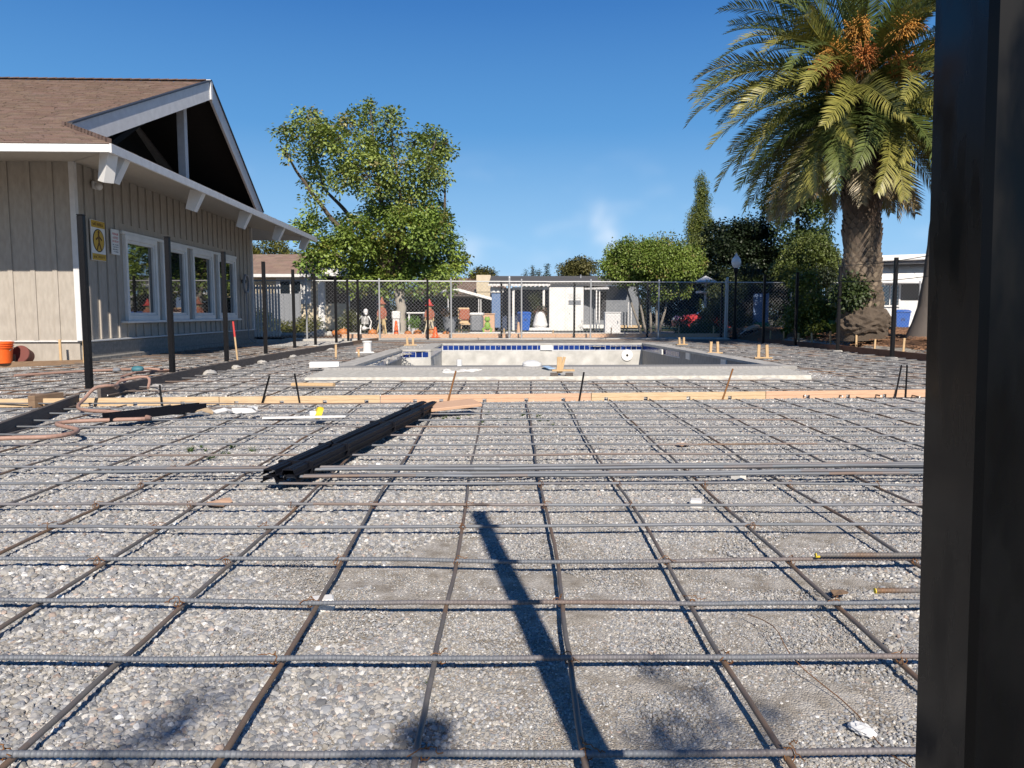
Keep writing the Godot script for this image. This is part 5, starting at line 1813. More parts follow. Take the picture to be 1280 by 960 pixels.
	crown(t, "crown", lumps_in(Vector3(0, 5.4, 0), Vector3(1.8, 2.9, 1.6), 40, 0.45, 0.75), broad, 56, [Color(0.035, 0.06, 0.018), Color(0.08, 0.115, 0.03)], 0.5)
	t = thing("bushy_tree", "rounded mid green bush tree just left of the palm trunk", "tree", Vector3(11.5, 0, -30.5))
	limb(t, "trunk", [Vector3.ZERO, Vector3(0.1, 1.2, 0), Vector3(0.2, 2.6, 0)], 0.12, 0.06, M.bark)
	crown(t, "crown", lumps_in(Vector3(0.05, 3.0, 0), Vector3(1.0, 0.95, 0.9), 32, 0.3, 0.5), small, 300, [Color(0.08, 0.115, 0.025), Color(0.16, 0.19, 0.045)], 0.5)
	# poplar, two spires
	t = thing("poplar_tree", "slim pointed poplar standing left of the dark evergreen", "tree", Vector3(13.3, 0, -55))
	limb(t, "trunk", [Vector3.ZERO, Vector3(0, 5, 0), Vector3(0, 9.5, 0)], 0.22, 0.05, M.bark)
	blobs = []
	for i in 34:
		var k := i / 33.0
		var w := 0.34 + 0.95 * pow(1.0 - k, 0.8)
		blobs.append([Vector3(rng.randf_range(-1, 1) * w * 0.42, 2.2 + k * 8.2, rng.randf_range(-1, 1) * w * 0.42), Vector3(w * 0.6, 0.6, w * 0.6)])
	for i in 26:
		var k := i / 25.0
		blobs.append([Vector3(-0.8 + 0.3 * k + rng.randf_range(-0.2, 0.2), 1.8 + k * 6.0, 0.2), Vector3(0.6 - 0.3 * k, 0.6, 0.6 - 0.3 * k)])
	crown(t, "crown", blobs, fine, 190, [Color(0.09, 0.13, 0.025), Color(0.2, 0.22, 0.05)], 0.4)
	# far trees
	for f in [["small olive tree showing above the flat grey roof", Vector3(5.1, 0, -60), Vector3(0, 4.3, 0), Vector3(1.25, 1.35, 1.1), 22, [Color(0.075, 0.085, 0.03), Color(0.16, 0.145, 0.045)]], ["yellow green tree showing under the clubhouse eave beyond the tan roof", Vector3(-17.6, 0, -52), Vector3(1.0, 4.4, 0), Vector3(3.4, 1.7, 1.6), 40, [Color(0.10, 0.11, 0.02), Color(0.19, 0.18, 0.035)]], ["small tree top above the cream chimney block", Vector3(-2.0, 0, -55), Vector3(0, 3.45, 0), Vector3(0.55, 0.5, 0.5), 9, [Color(0.06, 0.08, 0.02), Color(0.15, 0.13, 0.03)]], ["low green tree beyond the brown roof", Vector3(-7.2, 0, -58), Vector3(1, 2.6, 0), Vector3(2.6, 1.2, 1.2), 16, [Color(0.05, 0.075, 0.02), Color(0.10, 0.12, 0.03)]]]:
		t = thing("far_tree", f[0], "tree", f[1])
		limb(t, "trunk", [Vector3.ZERO, f[2] * 0.6, f[2]], 0.2, 0.06, M.bark)
		crown(t, "crown", lumps_in(f[2], f[3], f[4], 0.45, 0.7), broad, 60, f[5], 0.45)
	var i := 0
	for p in [[1.6, 5.9, 1.0], [2.5, 6.6, 1.4], [3.35, 6.1, 1.0], [4.25, 6.7, 1.4]]:
		t = thing("far_conifer", "slim far conifer tip above the grey roof, %s from the left" % ["first", "second", "third", "fourth"][i], "tree", Vector3(p[0], 0, -94), 0.0, "conifer tips above the grey roof")
		limb(t, "trunk", [Vector3.ZERO, Vector3(0, p[1], 0)], 0.15, 0.03, M.bark)
		blobs = []
		for k in 9:
			blobs.append([Vector3(rng.randf_range(-0.15, 0.15), p[1] - k * 0.5, 0), Vector3(0.14 + 0.07 * k, 0.35, 0.14 + 0.07 * k) * 1.1])
		crown(t, "crown", blobs, broad, 62, [Color(0.03, 0.05, 0.03), Color(0.06, 0.08, 0.045)], 0.3)
		i += 1
	# shrubs
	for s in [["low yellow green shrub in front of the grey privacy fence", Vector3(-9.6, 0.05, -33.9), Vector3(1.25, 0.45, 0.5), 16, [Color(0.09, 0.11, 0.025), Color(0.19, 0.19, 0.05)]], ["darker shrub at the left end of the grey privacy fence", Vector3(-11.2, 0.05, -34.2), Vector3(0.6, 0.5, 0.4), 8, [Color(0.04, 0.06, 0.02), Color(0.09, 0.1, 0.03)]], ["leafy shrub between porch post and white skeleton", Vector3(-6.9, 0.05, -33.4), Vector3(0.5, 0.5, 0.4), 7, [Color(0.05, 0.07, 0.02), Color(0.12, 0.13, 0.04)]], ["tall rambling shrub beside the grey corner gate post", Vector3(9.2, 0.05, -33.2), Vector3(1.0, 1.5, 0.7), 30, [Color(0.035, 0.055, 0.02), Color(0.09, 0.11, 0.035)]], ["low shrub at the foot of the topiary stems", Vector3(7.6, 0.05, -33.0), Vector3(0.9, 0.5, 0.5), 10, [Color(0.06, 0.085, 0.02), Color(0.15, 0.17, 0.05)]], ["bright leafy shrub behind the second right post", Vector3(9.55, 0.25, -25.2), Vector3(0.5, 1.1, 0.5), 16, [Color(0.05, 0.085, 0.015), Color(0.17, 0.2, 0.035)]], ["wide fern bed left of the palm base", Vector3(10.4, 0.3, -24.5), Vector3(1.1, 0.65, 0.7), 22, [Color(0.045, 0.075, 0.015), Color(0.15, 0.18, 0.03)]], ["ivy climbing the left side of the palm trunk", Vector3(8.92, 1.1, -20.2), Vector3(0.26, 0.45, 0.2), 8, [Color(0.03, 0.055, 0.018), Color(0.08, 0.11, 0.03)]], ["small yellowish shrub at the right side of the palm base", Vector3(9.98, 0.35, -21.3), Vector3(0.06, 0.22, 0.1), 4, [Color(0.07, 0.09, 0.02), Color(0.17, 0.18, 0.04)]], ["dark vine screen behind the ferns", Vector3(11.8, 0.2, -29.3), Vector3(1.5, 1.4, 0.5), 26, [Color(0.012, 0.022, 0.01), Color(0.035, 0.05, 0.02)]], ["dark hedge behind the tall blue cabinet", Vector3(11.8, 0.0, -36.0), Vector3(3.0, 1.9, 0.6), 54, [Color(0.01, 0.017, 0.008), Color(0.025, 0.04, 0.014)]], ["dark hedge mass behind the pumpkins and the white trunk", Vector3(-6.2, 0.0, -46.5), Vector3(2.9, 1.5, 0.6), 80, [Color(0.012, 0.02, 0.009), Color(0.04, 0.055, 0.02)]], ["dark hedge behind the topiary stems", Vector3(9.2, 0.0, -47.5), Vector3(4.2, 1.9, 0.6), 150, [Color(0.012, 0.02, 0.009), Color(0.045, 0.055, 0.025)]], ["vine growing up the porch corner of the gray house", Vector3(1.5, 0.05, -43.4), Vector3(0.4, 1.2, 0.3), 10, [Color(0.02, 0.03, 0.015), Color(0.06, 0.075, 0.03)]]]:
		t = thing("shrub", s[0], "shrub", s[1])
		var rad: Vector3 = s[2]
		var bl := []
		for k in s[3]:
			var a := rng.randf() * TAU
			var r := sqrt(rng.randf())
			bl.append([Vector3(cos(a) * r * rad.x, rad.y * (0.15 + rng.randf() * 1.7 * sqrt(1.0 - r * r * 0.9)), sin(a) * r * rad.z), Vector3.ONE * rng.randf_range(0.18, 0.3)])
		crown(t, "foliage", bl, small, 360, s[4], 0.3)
		for k in 4:
			limb(t, "stem", [Vector3(rng.randf_range(-0.3, 0.3) * rad.x, -0.1, 0), Vector3(rng.randf_range(-0.6, 0.6) * rad.x, rad.y, rng.randf_range(-0.3, 0.3) * rad.z)], 0.02, 0.01, M.bark)
	# spiky fern leaves in front of the shrubs
	for s in [[9.75, -23.3, 14, 0.75, "arching fern clump by the fourth right post"], [10.3, -23.0, 14, 0.7, "arching fern clump nearest the palm root"], [9.3, -26.2, 12, 0.6, "arching fern clump beside the tall blue cabinet"], [8.4, -32.2, 12, 0.7, "spiky pale leaves under the red car"]]:
		t = thing("fern", s[4], "fern", Vector3(s[0], mound(s[0], s[1]), s[1]))
		for k in s[2]:
			var a := rng.randf() * TAU
			var g := Geo.new()
			var f := rng.randf_range(0.7, 1.3)
			g.col = Color(0.10 * f, 0.14 * f, 0.03 * f)
			var h: float = s[3] * rng.randf_range(0.7, 1.2)
			var out := Vector3(cos(a), 0, sin(a))
			var sd := Vector3(-sin(a), 0, cos(a))
			var prev := Vector3.ZERO
			for q in range(1, 7):
				var u := q / 6.0
				var cur := out * h * 0.7 * u + Vector3(0, h * (1.5 * u - u * u * 0.9), 0)
				var w0 := 0.07 * sin(PI * clampf(u - 0.16, 0.02, 1)) + 0.006
				var w1 := 0.07 * sin(PI * clampf(u, 0, 0.98)) + 0.004
				g.quad(prev - sd * w0, prev + sd * w0, cur + sd * w1, cur - sd * w1)
				prev = cur
			obj("leaf", g, M.leaf, t)
	# the tree behind the camera that throws the leaf shadows on the gravel
	t = thing("young_tree", "young tree behind the viewer casting dappled shade on the near gravel", "tree", Vector3(1.6, 0, 4.9))
	limb(t, "trunk", [Vector3.ZERO, Vector3(0.05, 1.7, 0), Vector3(-0.1, 3.0, -0.3)], 0.06, 0.035, M.bark)
	var spots := [[Vector3(-0.2, 0, -1.74), 0.012, 11], [Vector3(-0.3, 0, -1.57), 0.03, 3], [Vector3(-0.83, 0, -1.76), 0.03, 4], [Vector3(-0.79, 0, -1.92), 0.03, 2], [Vector3(-0.93, 0, -1.68), 0.06, 4], [Vector3(0.40, 0, -1.82), 0.08, 5], [Vector3(0.52, 0, -1.7), 0.12, 6], [Vector3(0.36, 0, -1.68), 0.07, 4], [Vector3(0.42, 0, -2.02), 0.05, 2]]
	var sl := leaf_clump(8, 0.04, 0.06, 0.03, 21)
	var bl2 := []
	for s in spots:
		var p: Vector3 = s[0] + SUN / SUN.y * 3.1 - t.position
		bl2.append([p, Vector3.ONE * s[1]])
		limb(t, "branch", [Vector3(-0.1, 2.9, -0.3), Vector3(-0.1, 3.0, -0.3).lerp(p, 0.5) + Vector3(0, 0.12, 0), p], 0.007, 0.003, M.bark)
	var xf := []
	var cs := []
	for k in spots.size():
		for q in spots[k][2]:
			var d := Vector3(rng.randf_range(-1, 1), rng.randf_range(-1, 1), rng.randf_range(-1, 1))
			xf.append(Transform3D(Basis.from_euler(d * 3.0), bl2[k][0] + d * bl2[k][1]))
			cs.append(Color(0.06, 0.09, 0.03))
	for b in lumps_in(Vector3(0.1, 3.1, 0.9), Vector3(0.8, 0.35, 0.6), 14, 0.2, 0.3):
		for q in 14:
			var d := Vector3(rng.randf_range(-1, 1), rng.randf_range(-1, 1), rng.randf_range(-1, 1))
			xf.append(Transform3D(Basis.from_euler(d * 3.0), b[0] + d * b[1]))
			cs.append(Color(0.06, 0.09, 0.03))
	many("crown", sl, M.leaf, xf, cs, t)


# ---------------------------------------------------------------- palms
func frond_mesh(length: float, rise: float, droop: float, sd: int, c0: Color, c1: Color) -> ArrayMesh:
	var r := RandomNumberGenerator.new()
	r.seed = sd
	var g := Geo.new()
	var n := 22
	var pts := []
	var ups := []
	var p := Vector3.ZERO
	var e := rise
	var sway := r.randf_range(-0.25, 0.25)
	for i in n + 1:
		var u := float(i) / n
		pts.append(p)
		ups.append(Vector3(-sin(e), cos(e), 0))
		var step := length / n
		p += Vector3(cos(e), sin(e), sway * u * 0.5) * step
		e -= droop / n * (0.35 + 1.5 * u)
		e = maxf(e, -1.5)
	var rad := []
	for i in n + 1:
		rad.append(lerpf(0.035, 0.006, float(i) / n))
	g.col = c0.lerp(c1, 0.6)
	g.tube(pts, rad, 4)
	var total := 84
	for i in total:
		var u := 0.1 + 0.9 * (i + r.randf() * 0.5) / total
		var k := mini(int(u * n), n - 1)
		var f := u * n - k
		var at: Vector3 = pts[k].lerp(pts[k + 1], f)
		var fw: Vector3 = (pts[k + 1] - pts[k]).normalized()
		var up: Vector3 = ups[k]
		var l := 0.62 * pow(sin(PI * clampf(0.08 + u * 0.86, 0.0, 1.0)), 0.55) * r.randf_range(0.88, 1.08)
		if u > 0.9:
			l *= 0.75
		for s in [-1.0, 1.0]:
			if r.randf() < 0.06:
				continue
			var sidev: Vector3 = fw.cross(up).normalized() * s
			var dir: Vector3 = (sidev * 0.74 + fw * (0.55 + 0.35 * u) + up * (0.34 + r.randf_range(-0.22, 0.18))).normalized()
			var w := 0.024
			var wv := fw * w
			var b := r.randf_range(0.75, 1.2)
			var c := c0.lerp(c1, clampf(u + r.randf_range(-0.25, 0.25), 0, 1))
			g.col = Color(c.r * b, c.g * b, c.b * b)
			var m: Vector3 = at + dir * l * 0.55
			var tip: Vector3 = at + dir * l + Vector3(0, -0.13 * l, 0)
			g.quad(at - wv * 0.5, at + wv * 0.5, m + wv, m - wv)
			g.tri(m - wv, m + wv, tip)
	return g.mesh()


func palm(t: Node3D, top: Vector3, scale_: float, count_scale: float) -> void:
	var green := [Color(0.04, 0.07, 0.022), Color(0.12, 0.145, 0.035)]
	var yellow := [Color(0.09, 0.115, 0.025), Color(0.25, 0.23, 0.055)]
	var mixed := [Color(0.06, 0.08, 0.025), Color(0.30, 0.23, 0.12)]
	var brown := [Color(0.12, 0.085, 0.05), Color(0.30, 0.22, 0.14)]
	var tiers := [[12, 1.42, 1.0, green, 3.9], [14, 1.15, 1.15, green, 4.3], [17, 0.9, 1.2, green, 4.6], [18, 0.64, 1.25, yellow, 4.7], [20, 0.4, 1.2, green, 4.7], [21, 0.16, 1.15, yellow, 4.6], [21, -0.1, 1.1, yellow, 4.4], [20, -0.36, 1.0, green, 4.2], [19, -0.62, 0.9, yellow, 3.9], [16, -0.9, 0.7, mixed, 3.4]]
	var k := 0
	for q in tiers:
		var meshes := []
		for i in 3:
			meshes.append(frond_mesh(q[4] * (0.94 + 0.06 * i) * scale_, q[1] + 0.1 * (i - 1), q[2] * (0.9 + 0.12 * i), 100 + k * 7 + i, q[3][0], q[3][1]))
		var n := int(q[0] * count_scale)
		for i in n:
			var a := TAU * (i + 0.5 * (k % 2) + rng.randf_range(-0.3, 0.3)) / n
			if k > 1 and k < 5 and sin(a) > 0.15 and rng.randf() < 0.42:
				continue
			var o := obj("frond", meshes[rng.randi() % 3], M.frond, t)
			o.position = top + Vector3(cos(a) * 0.24, -0.13 * k + 0.3, sin(a) * 0.24)
			o.basis = Basis(Vector3.UP, -a) * Basis(Vector3(0, 0, 1), rng.randf_range(-0.13, 0.13)) * Basis(Vector3(1, 0, 0), rng.randf_range(-0.7, 0.7)) * Basis.from_scale(Vector3.ONE * rng.randf_range(0.82, 1.05))
		k += 1


func palms() -> void:
	var at := Vector3(9.42, 0.3, -20.6)
	var t := thing("date_palm", "huge date palm with orange fruit clusters on the bark mound", "palm tree", at)
	t.scale = Vector3.ONE * 0.94
	var top := Vector3(-0.42, 7.15, 0)
	var g := Geo.new()
	var pts := []
	var rad := []
	for i in 30:
		var u := i / 29.0
		pts.append(Vector3(lerpf(-0.02, -0.42, u), u * 7.3, 0))
		var r := 0.5 + 0.03 * sin(i * 1.7)
		if u < 0.22:
			r += 0.14 * pow(1.0 - u / 0.22, 1.3)
		rad.append(r)
	g.tube(pts, rad, 24)
	obj("trunk", g, M.palm_bark, t)
	# root boss, undercut at the foot
	g = Geo.new()
	g.lump(Vector3(-0.1, 0.52, 0.12), Vector3(0.70, 0.52, 0.66), 3, 0.085, rng)
	obj("root_boss", g, M.palm_bark, t)
	# leaf bases: diamonds low down, ragged boots high up
	g = Geo.new()
	for j in 44:
		var u := (j + 0.5) / 44.0
		var y := 0.95 + u * 5.9
		var cx := lerpf(-0.02, -0.42, y / 7.3)
		var k := clampf(y / 7.3 * 29.0, 0, 28.9)
		var r: float = lerpf(rad[int(k)], rad[int(k) + 1], k - int(k))
		var n := 15
		for i in n:
			var a := TAU * (i + 0.5 * (j % 2)) / n + rng.randf_range(-0.05, 0.05)
			var out := Vector3(cos(a), 0, sin(a))
			var sd := Vector3(-sin(a), 0, cos(a))
			var big := 0.035 + 0.14 * smoothstep(0.35, 0.95, u) * rng.randf_range(0.6, 1.3)
			var w := 0.095
			var h := 0.09 + 0.1 * u
			var f := rng.randf_range(0.65, 1.35)
			g.col = Color(0.21 * f, 0.165 * f, 0.12 * f).lerp(Color(0.06 * f, 0.04 * f, 0.027 * f), smoothstep(0.12, 0.5, u))
			var c := Vector3(cx, y, 0) + out * (r - 0.01)
			var tipp := c + out * big + Vector3(0, h * 0.7, 0)
			var l := c - sd * w
			var rr := c + sd * w
			var bot := c - Vector3(0, h, 0)
			g.tri(l, bot, tipp + sd * -0.03)
			g.tri(bot, rr, tipp + sd * 0.03)
			g.tri(bot, tipp + sd * 0.03, tipp - sd * 0.03)
			g.tri(l, tipp - sd * 0.03, c + Vector3(0, h * 0.7, 0))
			g.tri(tipp - sd * 0.03, tipp + sd * 0.03, c + Vector3(0, h * 0.7, 0))
			g.tri(rr, c + Vector3(0, h * 0.7, 0), tipp + sd * 0.03)
	obj("leaf_bases", g, M.painted, t).set_meta("kind", "stuff")
	palm(t, top, 1.0, 1.0)
	# fruit clusters
	var spots := [Vector3(-1.2, 1.3, 1.15), Vector3(-0.6, 1.9, 1.15), Vector3(0.28, 0.75, 1.75), Vector3(0.6, 1.9, 1.15), Vector3(1.6, 1.5, 1.0), Vector3(-1.4, 0.85, 1.2), Vector3(1.75, 0.95, 1.0), Vector3(0.95, 2.2, 0.8), Vector3(-0.6, 1.05, 1.55), Vector3(1.2, 2.0, -0.5), Vector3(-0.6, 1.5, -1.2), Vector3(0.9, 1.0, -1.3)]
	for s in spots:
		var c := Geo.new()
		var root := top + Vector3(s.x * 0.25, 0.15, s.z * 0.25)
		var head: Vector3 = top + Vector3(s.x, s.y - 0.95, s.z)
		c.col = Color(0.42, 0.2, 0.045)
		c.tube([root, root.lerp(head, 0.6) + Vector3(0, 0.25, 0), head + Vector3(0, 0.15, 0)], [0.04, 0.03, 0.025], 6)
		for i in 130:
			var d := Vector3(rng.randf_range(-1, 1), rng.randf_range(-0.9, 1.0), rng.randf_range(-1, 1)).normalized()
			var l := rng.randf_range(0.22, 0.54)
			var f := rng.randf_range(0.7, 1.25)
			c.col = Color(0.42 * f, 0.22 * f, 0.05 * f) if s.y > 1.2 else Color(0.36 * f, 0.16 * f, 0.045 * f)
			var e := head + d * l + Vector3(0, -0.1 * l, 0)
			c.tube([head + Vector3(0, 0.1, 0), head + d * l * 0.6 + Vector3(0, 0.06, 0), e], [0.013, 0.011, 0.008], 3, false)
			c.col = Color(0.44 * f, 0.2 * f, 0.03 * f) if s.y > 1.2 else Color(0.36 * f, 0.11 * f, 0.02 * f)
			for b in 3:
				var q := head + d * l * (0.5 + 0.16 * b) + Vector3(rng.randf_range(-0.03, 0.03), rng.randf_range(-0.03, 0.03), rng.randf_range(-0.03, 0.03))
				c.lump(q, Vector3(0.02, 0.026, 0.02), 0, 0.0, rng, Basis(), true)
		obj("date_cluster", c, M.painted, t)
	# smooth grey palm at the dark post
	var at2 := Vector3(10.45, mound(10.45, -19.2) - 0.05, -19.2)
	var t2 := thing("fan_palm", "smooth grey palm trunk standing half behind the dark post", "palm tree", at2)
	g = Geo.new()
	pts = []
	rad = []
	for i in 40:
		var u := i / 39.0
		pts.append(Vector3(0.55 * u + 3.4 * u * u * u, u * 15.0, 0))
		rad.append(0.27 + 0.33 * exp(-u * 22.0) + 0.012 * (i % 2) - 0.06 * u)
	g.tube(pts, rad, 20)
	obj("trunk", g, M.grey_bark, t2)
	palm(t2, Vector3(3.95, 15.0, 0), 0.6, 0.5)


# ---------------------------------------------------------------- houses beyond the fence
func part_box(t: Node3D, called: String, m: Material, c: Vector3, s: Vector3, e := 0.01, b := Basis()) -> MeshInstance3D:
	var g := Geo.new()
	g.bbox(c, s, e, b)
	return obj(called, g, m, t)


func house_window(t: Node3D, c: Vector3, w: float, h: float, panes := 2) -> void:
	var o := Node3D.new()
	o.name = numbered("window", t)
	t.add_child(o)
	o.position = c
	var g := Geo.new()
	for s in [-1, 1]:
		g.bbox(Vector3(s * w * 0.5, 0, 0.02), Vector3(0.08, h + 0.08, 0.07), 0.005)
		g.bbox(Vector3(0, s * h * 0.5, 0.02), Vector3(w - 0.08, 0.08, 0.064), 0.005)
	for k in panes - 1:
		g.bbox(Vector3(-w * 0.5 + w * (k + 1) / panes, 0, 0.02), Vector3(0.05, h - 0.08, 0.05), 0.005)
	obj("frame", g, M.white, o)
	for k in panes:
		part_box(o, "pane", M.glass, Vector3(-w * 0.5 + w * (k + 0.5) / panes, 0, 0.01), Vector3(w / panes - 0.05, h - 0.08, 0.012), 0.002)


func houses() -> void:
	# tan roofed cream house at the left
	var t := thing("mobile_home", "cream house with tan shingle roof and shaded porch beyond the clubhouse", "house", Vector3(-12.0, 0, -39))
	part_box(t, "wall", M.cream, Vector3(-1.2, 1.45, -3.0), Vector3(7.0, 2.9, 6.0), 0.02)
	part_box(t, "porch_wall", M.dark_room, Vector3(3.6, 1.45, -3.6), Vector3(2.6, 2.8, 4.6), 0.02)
	part_box(t, "porch_half_wall", M.cream, Vector3(3.1, 0.85, 0.1), Vector3(1.3, 1.3, 0.16), 0.02)
	part_box(t, "porch_post", M.white, Vector3(2.45, 1.45, 0.15), Vector3(0.34, 2.7, 0.2), 0.02)
	part_box(t, "porch_post", M.white, Vector3(3.75, 1.45, 0.1), Vector3(0.16, 2.7, 0.16), 0.02)
	var g := Geo.new()
	var a := [Vector3(-6, 2.95, 0.5), Vector3(2.6, 2.95, 0.5), Vector3(2.6, 4.2, -3.4), Vector3(-6, 4.2, -3.4)]
	roof_courses(g, a[0] + Vector3(0, 0.02, 0), a[1] + Vector3(0, 0.02, 0), a[2] + Vector3(0, 0.02, 0), a[3] + Vector3(0, 0.02, 0), 0.2, 0.4)
	obj("shingle_courses", g, M.shingle_tan, t).set_meta("kind", "stuff")
	g = Geo.new()
	g.hexa([a[0] + Vector3(0, -0.12, 0), a[1] + Vector3(0, -0.12, 0), a[2] + Vector3(0, -0.12, 0), a[3] + Vector3(0, -0.12, 0)], a)
	g.hexa([Vector3(-6, 2.83, -7.4), Vector3(2.6, 2.83, -7.4), Vector3(2.6, 4.08, -3.41), Vector3(-6, 4.08, -3.41)], [Vector3(-6, 2.95, -7.4), Vector3(2.6, 2.95, -7.4), Vector3(2.6, 4.2, -3.41), Vector3(-6, 4.2, -3.41)])
	obj("roof", g, M.cream, t)
	part_box(t, "fascia_board", M.trim, Vector3(-1.7, 2.88, 0.53), Vector3(8.6, 0.16, 0.04))
	g = Geo.new()
	g.hexa([Vector3(2.4, 2.85, 0.6), Vector3(4.6, 2.85, 0.6), Vector3(4.6, 3.15, -4), Vector3(2.4, 3.15, -4)], [Vector3(2.4, 3.2, 0.6), Vector3(4.6, 3.2, 0.6), Vector3(4.6, 3.5, -4), Vector3(2.4, 3.5, -4)])
	obj("porch_roof", g, M.white, t)
	house_window(t, Vector3(0.85, 2.2, 0.0), 1.1, 0.9, 2)
	house_window(t, Vector3(-3.0, 2.0, 0.0), 1.0, 0.9, 2)
	part_box(t, "window_surround", M.white, Vector3(1.0, 2.15, -0.005), Vector3(1.75, 1.3, 0.04))
	# brown roofed house with the cream chimney
	t = thing("brown_house", "house with reddish brown roof and cream chimney block behind the carport", "house", Vector3(-3.6, 0, -52))
	part_box(t, "wall", M.cream, Vector3(1.2, 1.2, -2.5), Vector3(3.2, 2.4, 5.0), 0.02)
	g = Geo.new()
	roof_courses(g, Vector3(-2.8, 2.3, 0.5), Vector3(3.2, 2.3, 0.5), Vector3(3.2, 3.5, -2.6), Vector3(-2.8, 3.5, -2.6), 0.25, 0.45)
	obj("shingle_courses", g, M.shingle, t).set_meta("kind", "stuff")
	g = Geo.new()
	g.hexa([Vector3(-2.8, 2.15, 0.45), Vector3(3.2, 2.15, 0.45), Vector3(3.2, 2.15, -5.6), Vector3(-2.8, 2.15, -5.6)], [Vector3(-2.8, 2.28, 0.45), Vector3(3.2, 2.28, 0.45), Vector3(3.2, 3.46, -2.6), Vector3(-2.8, 3.46, -2.6)])
	obj("roof", g, M.old_lumber, t)
	part_box(t, "chimney", M.cream, Vector3(1.75, 2.95, 1.2), Vector3(0.95, 1.1, 0.8), 0.02)
	part_box(t, "chimney_base", M.cream, Vector3(1.75, 1.2, 1.2), Vector3(0.9, 2.4, 0.7), 0.02)
	# carport with white roof edge
	t = thing("carport", "carport with thin white gabled roof edge and dark interior", "carport", Vector3(-2.4, 0, -44))
	g = Geo.new()
	for s in [[Vector3(-1.75, 2.1, 0), Vector3(-1.0, 2.36, 0)], [Vector3(-1.0, 2.36, 0), Vector3(1.4, 1.72, 0)]]:
		var p: Vector3 = s[0]
		var q: Vector3 = s[1]
		var th := Vector3(0, 0.16, 0)
		var dp := Vector3(0, 0, -4.5)
		g.hexa([p, q, q + dp, p + dp], [p + th, q + th, q + th + dp, p + th + dp])
	obj("roof", g, M.white, t)
	for x in [-1.25, 0.5, 0.62]:
		part_box(t, "post", M.trim, Vector3(x, 0.9, -0.2), Vector3(0.06, 1.9, 0.06))
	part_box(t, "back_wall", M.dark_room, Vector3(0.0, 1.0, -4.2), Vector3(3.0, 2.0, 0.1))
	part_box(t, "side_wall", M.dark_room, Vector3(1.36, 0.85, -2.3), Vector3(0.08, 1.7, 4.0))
	# grey roofed long house
	t = thing("grey_house", "long low house with dark grey roof, white shed front and blue porch", "house", Vector3(2.2, 0, -44))
	g = Geo.new()
	for j in 9:
		var f := rng.randf_range(0.8, 1.15)
		g.col = Color(0.075 * f, 0.075 * f, 0.08 * f)
		var z0 := 0.4 - j * 0.5
		var y0 := 2.72 + j * 0.068
		g.hexa([Vector3(-3.5, y0 - 0.1, z0), Vector3(4.6, y0 - 0.1, z0), Vector3(4.6, y0 - 0.1, z0 - 0.52), Vector3(-3.5, y0 - 0.1, z0 - 0.52)], [Vector3(-3.5, y0 + 0.015, z0), Vector3(4.6, y0 + 0.015, z0), Vector3(4.6, y0 + 0.06, z0 - 0.52), Vector3(-3.5, y0 + 0.06, z0 - 0.52)])
	obj("roof", g, M.painted, t)
	for x in [1.9, 3.0]:
		g = Geo.new()
		g.lathe([[0.04, 0.0], [0.04, 0.16], [0.07, 0.17], [0.0, 0.22]], 10, Vector3(x, 3.1, -2.2))
		obj("roof_vent", g, M.galvanised, t)
	part_box(t, "gutter", M.white, Vector3(-1.8, 2.6, 0.45), Vector3(3.5, 0.1, 0.1))
	for k in 14:
		part_box(t, "awning_slat", M.trim, Vector3(-3.3 + k * 0.24, 2.52, 0.25), Vector3(0.1, 0.05, 0.5))
	part_box(t, "porch_back_wall", M.navy, Vector3(-1.7, 1.25, -2.0), Vector3(3.6, 2.5, 0.12))
	part_box(t, "end_wall", M.blue_grey, Vector3(-3.05, 1.2, -0.05), Vector3(0.62, 2.0, 0.14))
	part_box(t, "end_panel", M.white, Vector3(-3.05, 2.35, 0.06), Vector3(0.75, 0.32, 0.1))
	for x in [-2.12, -0.4]:
		part_box(t, "porch_post", M.white, Vector3(x, 1.25, 0.1), Vector3(0.13, 2.5, 0.13))
	part_box(t, "porch_beam", M.white, Vector3(-1.1, 2.42, 0.1), Vector3(2.0, 0.13, 0.12))
	part_box(t, "shed_front", M.white, Vector3(0.88, 1.35, -0.4), Vector3(1.95, 2.78, 1.2), 0.02)
	part_box(t, "shed_fascia", M.white, Vector3(2.05, 2.7, 0.24), Vector3(4.4, 0.26, 0.14))
	part_box(t, "seam", M.trim, Vector3(0.82, 1.35, 0.206), Vector3(0.04, 2.5, 0.02))
	var d := part_box(t, "shed_door", M.white, Vector3(1.35, 1.2, 0.21), Vector3(0.86, 2.4, 0.03))
	part_box(d, "louvre", M.trim, Vector3(1.35, 2.0, 0.235), Vector3(0.7, 0.3, 0.02))
	part_box(d, "louvre", M.slate, Vector3(1.35, 1.62, 0.235), Vector3(0.7, 0.26, 0.02))
	part_box(d, "handle", M.galvanised, Vector3(1.05, 1.0, 0.24), Vector3(0.05, 0.1, 0.04))
	part_box(t, "side_wall", M.slate, Vector3(3.5, 1.3, -0.9), Vector3(3.3, 2.6, 0.14))
	g = Geo.new()
	g.hexa([Vector3(1.9, 2.35, 0.3), Vector3(3.2, 2.35, 0.9), Vector3(3.2, 2.55, -0.8), Vector3(1.9, 2.55, -0.8)], [Vector3(1.9, 2.43, 0.3), Vector3(3.2, 2.43, 0.9), Vector3(3.2, 2.63, -0.8), Vector3(1.9, 2.63, -0.8)])
	obj("awning", g, M.trim, t)
	for x in [2.55, 2.72]:
		part_box(t, "awning_post", M.white, Vector3(x, 1.2, 0.5), Vector3(0.07, 2.4, 0.07))
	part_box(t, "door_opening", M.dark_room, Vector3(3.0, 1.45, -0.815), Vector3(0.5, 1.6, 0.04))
	part_box(t, "base_board", M.white, Vector3(2.8, 0.25, -0.75), Vector3(2.0, 0.22, 0.1))
